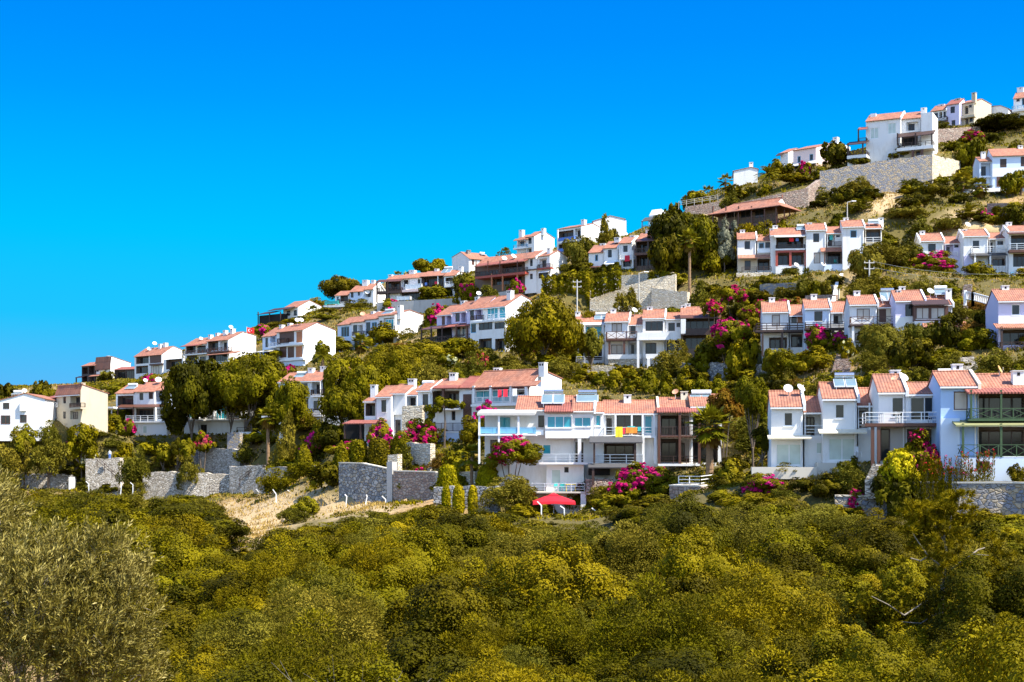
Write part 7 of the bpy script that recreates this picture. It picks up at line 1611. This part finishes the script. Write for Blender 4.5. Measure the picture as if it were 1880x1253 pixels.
# tall flower spikes above the grey wall
for k in range(11):
    px = 1690+k*12.5+rng.uniform(-3, 3); yt = 818+rng.uniform(0, 24); Y = 107.6
    x, z, r, H_ = spot(px, yt, Y, 12); rs = np.random.RandomState(900+k); root = empty('flower_spike', (x, Y, z)); tag(root, 'tall leafy stalk with red flowers in the row above the grey wall', 'flowering plant', 'flower stalks above the grey wall')
    n = 900; f = rs.rand(n); a = rs.rand(n)*6.283; st = rs.randint(0, 5, n); sx = (np.linspace(-.3, .3, 5)+rs.randn(5)*.05); hh = H_*(.72+.28*rs.rand(5))
    C = np.c_[sx[st]+np.cos(a)*.05+f*sx[st]*.3, np.sin(a)*.12, f*hh[st]]; d = unit(np.c_[np.cos(a)*.5, np.sin(a)*.5, np.ones(n)*.9]); b = unit(np.cross(d, rs.randn(n, 3)))
    o = bpy.data.objects.new('foliage', quads('foliage', C+d*.06, d*.12, b*.028, rs.rand(n), 'leaf_yellow')); COL.objects.link(o); o.parent = root
    n = 34; st = rs.randint(0, 5, n); C = np.c_[sx[st]*1.3+rs.randn(n)*.05, rs.randn(n)*.08, hh[st]*(.86+.18*rs.rand(n))]; d = unit(rs.randn(n, 3)); b = unit(np.cross(d, rs.randn(n, 3)))
    o = bpy.data.objects.new('blossom', quads('blossom', C, d*.07, b*.06, rs.rand(n), 'petal_red' if k % 3 else 'petal_magenta')); COL.objects.link(o); o.parent = root
# climbing vine on two poles before the dark brown balcony
def vine():
    Y = 176.5; x = (815-CX)/F*Y; z = gz(x, Y); root = empty('climbing_vine', (x, Y, z)); tag(root, 'climbing vine on tall stems before the dark brown balcony', 'vine'); H_ = (HY-733)/F*Y-z; m = MB()
    for dx, k in ((-1.6, .82), (0, 1), (.1, .96)): m.path([(dx, 0, -.4), (dx+.1, 0, H_*.5), (dx*.7, .1, H_*k)], [.07, .055, .03], 6)
    m.path([(-1.6, 0, H_*.8), (-.6, 0, H_*.9), (.8, 0, H_*.97), (2.2, 0, H_*.88)], [.04]*4, 5); m.build('stem', 'bark', root)
    C, A, B, t = clumps(55, 2600, .15, [(-1.3, 0, H_*.80, 1.0, .5, .5), (0, 0, H_*.93, 1.3, .6, .5), (1.5, 0, H_*.88, 1.0, .5, .35), (-1.7, 0, H_*.55, .4, .3, .9)], 60, .38, .6, -.9); o = bpy.data.objects.new('foliage', quads('foliage', C, A, B, t, 'leaf_yellow')); COL.objects.link(o); o.parent = root
vine()
# pine sapling with bare lower branches at the lower right
def sapling():
    Y = 74.0; bx, bz = (1722-CX)/F*Y, (HY-1130)/F*Y; b = Vector((bx, Y, min(bz, gz(bx, Y)))); root = empty('young_pine', b); tag(root, 'young pine with tufted top and bare grey branches at lower right', 'pine tree')
    def q(px, py, dy=0): p = P(px, py, Y+dy); return p-b
    m = MB(); m.path([(0, 0, -.4), q(1730, 1085), q(1735, 1035), q(1737, 1000), q(1728, 960), q(1712, 925)], [.14, .11, .09, .07, .05, .02], 7)
    m.path([q(1735, 1035), q(1738, 1000), q(1745, 960), q(1752, 905)], [.06, .05, .035, .015], 6); m.build('trunk', 'bark_pale', root)
    limbs = [[(1737, 1052), (1760, 1035), (1785, 1018), (1815, 1020)], [(1735, 1045), (1705, 1022), (1682, 990), (1668, 965)], [(1737, 1000), (1722, 975), (1705, 945), (1700, 915)], [(1745, 960), (1760, 935), (1765, 900)], [(1722, 1090), (1660, 1130), (1630, 1110), (1600, 1095)], [(1705, 1022), (1690, 1030), (1672, 1025)], [(1785, 1018), (1795, 1010), (1808, 1006)], [(1730, 1120), (1690, 1145), (1655, 1142), (1625, 1170)]]
    tips = []
    for i, l in enumerate(limbs):
        m = MB(); pts = [q(px, py, (-.6+.4*(i % 4))*k) for k, (px, py) in enumerate(l)]; m.path(pts, [.05-.012*k for k in range(len(l))], 6); m.build('branch', 'bark_pale', root)
    r = np.random.RandomState(4); Cs, As, Bs, Ts = [], [], [], []
    tuft = [(1712+r.randn()*26, 925+abs(r.randn())*26) for _ in range(80)]+[(1752+r.randn()*15, 905+abs(r.randn())*28) for _ in range(60)]+[(1690+r.randn()*14, 960+r.randn()*26) for _ in range(46)]+[(1668+r.randn()*9, 962+r.randn()*16) for _ in range(22)]+[(1760+r.randn()*22, 985+r.randn()*32) for _ in range(46)]+[(1830+r.randn()*16, 1010+r.randn()*24) for _ in range(30)]+[(1800+r.randn()*34, 1085+r.randn()*20) for _ in range(50)]+[(1690+r.randn()*40, 1095+r.randn()*26) for _ in range(50)]+[(1732+r.randn()*16, 1020+r.randn()*34) for _ in range(60)]
    for px, py in tuft:
        if py < 893: py = 893+r.rand()*20
        c = np.array(q(px, py, r.randn()*.7)); n = 60; d = unit(r.randn(n, 3)*.8+np.array([0, 0, .75])); L_ = .20+.10*r.rand(n); Cs.append(c+d*L_[:, None]*.6); As.append(d*L_[:, None]*.6); Bs.append(unit(np.cross(d, r.randn(n, 3)))*.020); Ts.append(np.clip(r.rand()*.7+r.rand(n)*.4, 0, 1))
    o = bpy.data.objects.new('crown', quads('crown', np.concatenate(Cs), np.concatenate(As), np.concatenate(Bs), np.concatenate(Ts), 'leaf_pine')); COL.objects.link(o); o.parent = root
sapling()
# the near olive tree: sprigs of narrow leaves along twigs
def near_olive():
    Y = 16.5; base = Vector(((70-CX)/F*Y, Y+.4, gz((70-CX)/F*Y, Y+.4)-.1)); root = empty('olive_tree', base); tag(root, 'large near olive tree with narrow silvery leaves filling the lower left corner', 'olive tree'); r = np.random.RandomState(21)
    def q(px, py, dy=0.0): return P(px, py, Y+dy)-base
    lob = [(-30, 1000, .4, 84, 115), (80, 1050, 0, 92, 78), (185, 1048, -.1, 78, 72), (228, 1118, -.2, 62, 80), (60, 1120, -.4, 140, 110), (165, 1180, -.4, 110, 90), (30, 1240, -.3, 150, 90), (215, 1235, -.3, 82, 66), (-60, 1130, .1, 120, 150), (-22, 930, .6, 46, 58)]
    s = Y/F; L_ = [(*q(px, py, dy), rx*s, max(rx, ry)*s*.85, ry*s) for px, py, dy, rx, ry in lob]
    m = MB(); m.path([(0, 0, -.4), (-.05, 0, .5), (-.1, .05, 1.0)], [.20, .15, .12], 9)
    m.build('trunk', 'bark', root)
    for l in L_:
        m = MB(); m.path([(-.1, .05, .9), (l[0]*.45, l[1]*.5, .9+(l[2]-.9)*.45), (l[0]*.85, l[1]*.85, l[2])], [.06, .035, .012], 6)
        for k in range(8):
            e = unit(r.randn(3)+np.array([.2, -.2, .5])); a_ = np.array(l[:3]); p1 = a_+e*np.array(l[3:])*.85; mid = (a_+p1)/2+r.randn(3)*.05; m.path([tuple(a_*.8+np.array([-.1, .05, .9])*.2), tuple(mid), tuple(p1)], [.014, .009, .003], 4)
        m.build('branch', 'bark_pale', root)
    LL = np.array(L_); w = LL[:, 3]*LL[:, 5]; w /= w.sum(); S = 5000; li = r.choice(len(L_), S, p=w); d = unit(r.randn(S, 3)+np.array([.1, -.45, .25])); rad = .45+.58*r.rand(S)**.55
    o0 = LL[li, :3]+d*LL[li, 3:]*rad[:, None]; axis = unit(d*.5+np.array([.35, -.1, .75])+r.randn(S, 3)*.33); ln = .10+.13*r.rand(S); Kk = 13; Cs, As, Bs, Ts = [], [], [], []; tone = r.rand(S)
    side = unit(np.cross(axis, r.randn(S, 3))); up = np.cross(axis, side)
    for k in range(Kk):
        t = k/(Kk-1); an = k*2.4+r.rand(S)*.7; out = side*np.cos(an)[:, None]+up*np.sin(an)[:, None]; dd = unit(axis*(.75+.5*t)+out*.72+r.randn(S, 3)*.12); sz = (.027+.014*r.rand(S))[:, None]
        Cs.append(o0+axis*(ln*t)[:, None]+dd*sz); As.append(dd*sz); nn = unit(np.cross(dd, np.cross(out, dd))+r.randn(S, 3)*.35); Bs.append(unit(np.cross(dd, nn))*sz*.23); Ts.append(np.clip(tone*.45+r.rand(S)*.55, 0, 1))
    o = bpy.data.objects.new('crown', quads('crown', np.concatenate(Cs), np.concatenate(As), np.concatenate(Bs), np.concatenate(Ts), 'leaf_near_olive')); COL.objects.link(o); o.parent = root
near_olive()
def twigs(px, ytop, w, Y, label):
    x, z, r_, H_ = spot(px, ytop, Y, w); b = Vector((x, Y, z)); r = random.Random(int(px)); m = MB()
    for i in range(34):
        a = r.uniform(0, 6.28); e = r.uniform(.35, 1.3); p = Vector((r.uniform(-.3, .3), r.uniform(-.3, .3), H_*.3)); d = Vector((math.cos(a)*math.cos(e), math.sin(a)*math.cos(e), math.sin(e))); l = H_*.7*r.uniform(.5, 1.05)
        pts = [p, p+d*l*.4+Vector((0, 0, .05)), p+d*l*.75, p+d*l+Vector((0, 0, r.uniform(-.1, .1)))]; m.path(pts, [.018, .012, .008, .003], 4)
        for k in range(4):
            f = r.uniform(.3, .9); s0 = p+d*l*f; s1 = s0+Vector((r.gauss(0, .3), r.gauss(0, .3), r.gauss(.15, .2)))*l*.4; m.path([s0, s1], [.007, .002], 4)
    o = m.build('dry_twig_shrub', 'bark_pale', None, b, recalc=False); tag(o, label, 'dry shrub', 'leafless shrubs')
# ------------------------------------------------------------------ wild maquis in the valley
CURVE = [(-200, 905), (0, 905), (60, 905), (200, 908), (330, 918), (395, 925), (410, 1000), (502, 1000), (522, 962), (600, 948), (680, 942), (760, 925), (830, 926), (900, 940), (985, 950), (1080, 956), (1120, 940), (1200, 912), (1245, 905), (1340, 902), (1420, 905), (1500, 900), (1535, 935), (1660, 940), (1700, 948), (1880, 945), (2200, 945)]
SKYL = [(-50, 722), (0, 722), (40, 728), (80, 722), (120, 722), (145, 704), (245, 684), (300, 668), (340, 646), (420, 625), (470, 598), (520, 592), (590, 566), (605, 552), (690, 530), (760, 506), (830, 496), (905, 482), (945, 466), (1020, 460), (1090, 446), (1150, 436), (1190, 414), (1205, 398), (1250, 372), (1330, 346), (1400, 324), (1440, 298), (1500, 292), (1555, 282), (1590, 250), (1700, 242), (1750, 228), (1850, 220), (1900, 212)]
def skyl(px): return float(np.interp(px, [c[0] for c in SKYL], [c[1] for c in SKYL]))
CLEAR += [(412, 930, 510, 985, 188), (520, 924, 700, 942, 166), (1590, 346, 1650, 385, 290), (265, 834, 425, 866, 248), (940, 525, 990, 560, 280)]
def curve(px): return float(np.interp(px, [c[0] for c in CURVE], [c[1] for c in CURVE]))
wild = {'olive': ('grey-green olive bush of the valley thicket', 'grey-green bushes of the valley thicket'), 'maquis': ('dark green evergreen shrub of the valley thicket', 'dark evergreen shrubs of the valley thicket'), 'yellow': ('yellow-olive broadleaf shrub of the valley thicket', 'yellow-olive shrubs of the valley thicket'), 'pine': ('dense fine-leaved olive-yellow bush of the valley thicket', 'fine-leaved bushes of the valley thicket')}
sc = random.Random(11); Y = 37.0; cnt = {}
def inview(px, yt): return -60 < px < 1940 and yt < 1262
while Y < 246:
    step = 1.9+Y*.019; x = -.42*Y-4
    while x < .42*Y+4:
        xx, yy = x+sc.uniform(-.45, .45)*step, Y+sc.uniform(-.45, .45)*step; px = CX+F*xx/yy; z = gz(xx, yy); pyb = HY-F*z/yy; x += step*sc.uniform(.85, 1.2)
        if not -80 < px < 1960: continue
        c = curve(px)
        if pyb < c+3: continue
        w = step*sc.choice([.8, 1.0, 1.15, 1.4, 1.9])*.60; hz = w*sc.uniform(1.3, 2.1); zt = z+hz; lim = (HY-c-(sc.uniform(0, 10) if 965 < px < 1090 or 405 < px < 640 else sc.uniform(-16, 12)))/F*yy; zt = min(zt, lim); hz = zt-z
        if hz < .45: continue
        if px < 260 and yy < 60 : continue
        yt = HY-F*zt/yy
        if not inview(px, yt): continue
        if px < 190 and yt > 960: continue
        q = math.sin(xx*.11+1.3)+math.sin(yy*.13+xx*.05); k = sc.choices(['olive', 'maquis', 'yellow', 'pine'], [2.2+q*.9 if q > -1 else .8, 3.2, 2.3-q*.4, 2.2])[0]
        put(k, xx, yy, z-.15, min(w, hz*1.2), hz, *wild[k]); cnt[k] = cnt.get(k, 0)+1
    Y += step*.92
print('wild valley', cnt)
for px, yt, w, Yq, lab in [(640, 1165, 120, 40, 'leafless pale twiggy shrub at the bottom left of centre')]: twigs(px, yt, w, Yq, lab)
put('yellow', (1850-CX)/F*31, 31, gz((1850-CX)/F*31, 31), 2.1, (HY-1095)/F*31-gz((1850-CX)/F*31, 31), 'near broadleaf shrub with glossy leaves at the bottom right corner')
put('yellow', (1760-CX)/F*33, 33, gz((1760-CX)/F*33, 33), 1.5, (HY-1195)/F*33-gz((1760-CX)/F*33, 33), 'lower glossy shrub left of the one in the bottom right corner')
# ------------------------------------------------------------------ garden and slope scrub between the rows
slope = {'olive': ('grey-green bush on the slope between the house rows', 'grey-green bushes between the house rows'), 'maquis': ('dark green shrub on the slope between the house rows', 'dark shrubs between the house rows'), 'yellow': ('yellow-green shrub on the slope between the house rows', 'yellow-green shrubs between the house rows'), 'bright': ('light green leafy bush on the slope between the house rows', 'light green bushes between the house rows'), 'dry': ('dry brown bush on the slope between the house rows', 'dry bushes between the house rows')}
Y = 118.0; cnt = {}; fx = np.array(FOOT)
while Y < 440:
    step = 1.4+Y*.0106; x = -.40*Y-4
    while x < .40*Y+4:
        xx, yy = x+sc.uniform(-.5, .5)*step, Y+sc.uniform(-.5, .5)*step; x += step
        px = CX+F*xx/yy; z = gz(xx, yy); pyb = HY-F*z/yy
        if not -30 < px < 1910 or pyb > curve(px)+8: continue
        if (np.hypot(fx[:, 0]-xx, fx[:, 1]-yy) < fx[:, 2]*.92).any(): continue
        w = step*sc.uniform(.45, .95); hz = w*sc.uniform(.9, 1.6); wp = w*F/yy; yt = pyb-hz*F/yy
        if any(b[0] < px < b[2] and b[1] < pyb < b[3] for b in BARE): continue
        if any(c[0]-wp*.6 < px < c[2]+wp*.6 and c[4] > yy+1 and yt < c[3]-3 and pyb > c[1]-4 for c in CLEAR): continue
        if any(c[0]+4 < px < c[2]-4 and c[4] < yy-1 and c[1] < yt and pyb-(pyb-yt)*.5 < c[3]+6 for c in CLEAR): continue
        if yt < skyl(px)+3: continue
        k = sc.choices(['olive', 'maquis', 'yellow', 'bright', 'dry'], [3.2, 2.6, 3.0, 1.6, .5])[0]; put(k, xx, yy, z-.15, w, hz, *slope[k]); cnt[k] = cnt.get(k, 0)+1
    Y += step*.9
print('slope', cnt)
# dry grass and low green ground cover over the whole slope: nobody could count the blades
def cover(name, label_mat, n0, tall, wide, sel, seed):
    r = np.random.RandomState(seed); px = r.uniform(-350, 2400, n0); Y = 112+330*r.rand(n0)**1.35; X = (px-CX)/F*Y
    f = np.sin(X*.13+1.1*np.sin(Y*.09))+np.sin(Y*.17+X*.05)+.8*r.randn(n0); z = ground(X, Y); ok = (HY-F*z/Y < np.interp(px, [c[0] for c in CURVE], [c[1] for c in CURVE])+4)
    bare = np.zeros(n0, bool)
    for b in BARE: bare |= (px > b[0]) & (px < b[2]) & (HY-F*z/Y > b[1]) & (HY-F*z/Y < b[3])
    ok &= sel(f, bare); X, Y = X[ok], Y[ok]; k = 9
    x = (X[:, None]+r.randn(len(X), k)*.55).ravel(); y = (Y[:, None]+r.randn(len(X), k)*.55).ravel(); c = np.c_[x, y, ground(x, y)]; n = len(x); g = (y/200)**.6
    d = unit(np.c_[r.randn(n)*.45, r.randn(n)*.45, np.ones(n)]); h_ = (tall*(.5+r.rand(n))*g)[:, None]; t = np.repeat(r.rand(len(X)), k)*.6+r.rand(n)*.4
    o = bpy.data.objects.new(name, quads(name, c+d*h_*.7, d*h_, unit(np.cross(d, r.randn(n, 3)))*(wide*g)[:, None], t, label_mat)); COL.objects.link(o); o['kind'] = 'stuff'
cover('dry_grass', 'grass_dry', 36000, .20, .07, lambda f, b: (f > .3) | b, 8)
cover('green_ground_cover', 'leaf_yellow', 42000, .20, .15, lambda f, b: (f < .2) & ~b, 9)

def low_scrub(name, mat, n0, seed, sel):
    r = np.random.RandomState(seed); px = r.uniform(-350, 2400, n0); Y = 114+320*r.rand(n0)**1.3; X = (px-CX)/F*Y; z = ground(X, Y); py = HY-F*z/Y
    ok = (py < np.interp(px, [c[0] for c in CURVE], [c[1] for c in CURVE])+4) & (py-5 > np.interp(px, [c[0] for c in SKYL], [c[1] for c in SKYL])) & sel(np.sin(X*.21+Y*.07)+np.sin(Y*.15-X*.09)+r.randn(n0)*.8)
    for b in BARE: ok &= ~((px > b[0]) & (px < b[2]) & (py > b[1]) & (py < b[3]))
    for fx_, fy_, fr in FOOT: ok &= np.hypot(X-fx_, Y-fy_) > fr*.85
    X, Y = X[ok], Y[ok]; m = len(X); k = 44; R_ = (.35+.55*r.rand(m))*(Y/220)**.5; d = unit(r.randn(m, k, 3)); d[..., 2] = np.abs(d[..., 2]); c = np.stack([X, Y, ground(X, Y)-.1], -1)[:, None, :]+d*R_[:, None, None]*np.array([1.25, 1.25, 1.0])*(.75+.35*r.rand(m, k, 1))
    nn = unit(d+r.randn(m, k, 3)*.4).reshape(-1, 3); t = unit(np.cross(nn, r.randn(m*k, 3))); b = np.cross(nn, t); s_ = np.repeat(.15*(Y/200)**.7, k)[:, None]*(.6+.8*r.rand(m*k, 1))
    o = bpy.data.objects.new(name, quads(name, c.reshape(-1, 3), t*s_, b*s_*.6, np.clip(np.repeat(r.rand(m), k)*.7+r.rand(m*k)*.3, 0, 1), mat)); COL.objects.link(o); o['kind'] = 'stuff'; print(name, m)
low_scrub('dark_undergrowth', 'leaf_dark', 8200, 31, lambda f: f > -.1); low_scrub('olive_undergrowth', 'leaf_olive', 6600, 32, lambda f: f < .3)
AZ, EXPO = 6.2, 1.17
# ================================================================== camera, sky, sun
cam = bpy.data.cameras.new('camera'); co = bpy.data.objects.new('camera', cam); COL.objects.link(co); co.rotation_euler = (R(90), 0, 0)
cam.sensor_width = 36; cam.lens = F/1880*36; cam.shift_y = (HY-626.5)/1880; cam.clip_start = .5; cam.clip_end = 20000; scene.camera = co
SUN = Vector((.52, -.27, .79)).normalized()
sl = bpy.data.lights.new('sun', 'SUN'); sl.energy = 5.0; sl.angle = R(.5); sl.color = (1.0, .93, .80); so = bpy.data.objects.new('sun', sl); COL.objects.link(so); so.rotation_euler = SUN.to_track_quat('Z', 'Y').to_euler()
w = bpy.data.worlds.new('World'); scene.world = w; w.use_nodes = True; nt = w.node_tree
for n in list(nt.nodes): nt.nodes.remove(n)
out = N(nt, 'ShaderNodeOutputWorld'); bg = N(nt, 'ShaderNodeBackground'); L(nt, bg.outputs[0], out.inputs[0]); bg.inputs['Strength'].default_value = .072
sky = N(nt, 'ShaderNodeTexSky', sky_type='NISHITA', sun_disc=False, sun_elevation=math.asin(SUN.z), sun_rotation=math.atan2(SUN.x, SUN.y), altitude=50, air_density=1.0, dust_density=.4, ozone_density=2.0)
# deep polarised azure towards the hill, paling to a sky brightened behind the viewer to fill shaded walls
tc = N(nt, 'ShaderNodeTexCoord'); sp = N(nt, 'ShaderNodeSeparateXYZ'); L(nt, tc.outputs['Generated'], sp.inputs[0])
az = ramp(nt, sp.outputs['Z'], [(0.0, (.20, .46, .90)), (.055, (.095, .505, .96)), (.10, (.014, .555, 1.0)), (.158, (.0, .558, 1.0)), (.248, (.0, .345, 1.0)), (.286, (.0, .285, .99)), (.33, (.0, .24, .95)), (1.0, (.02, .16, .7))])
sc_ = N(nt, 'ShaderNodeVectorMath', operation='SCALE'); L(nt, az, sc_.inputs[0]); sc_.inputs['Scale'].default_value = AZ
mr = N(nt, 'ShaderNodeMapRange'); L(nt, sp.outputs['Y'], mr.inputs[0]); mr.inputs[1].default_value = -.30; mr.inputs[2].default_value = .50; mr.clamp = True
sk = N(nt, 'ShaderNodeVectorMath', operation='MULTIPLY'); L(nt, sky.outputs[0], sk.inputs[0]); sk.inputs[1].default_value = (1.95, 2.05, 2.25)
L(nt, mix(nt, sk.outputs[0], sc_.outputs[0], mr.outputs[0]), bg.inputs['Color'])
vs = scene.view_settings; vs.view_transform = 'Standard'; vs.look = 'None'; vs.exposure = EXPO; vs.gamma = 1.0
scene.render.engine = 'CYCLES'; scene.cycles.max_bounces = 6; scene.cycles.diffuse_bounces = 3; scene.cycles.transmission_bounces = 3; scene.cycles.use_denoising = True
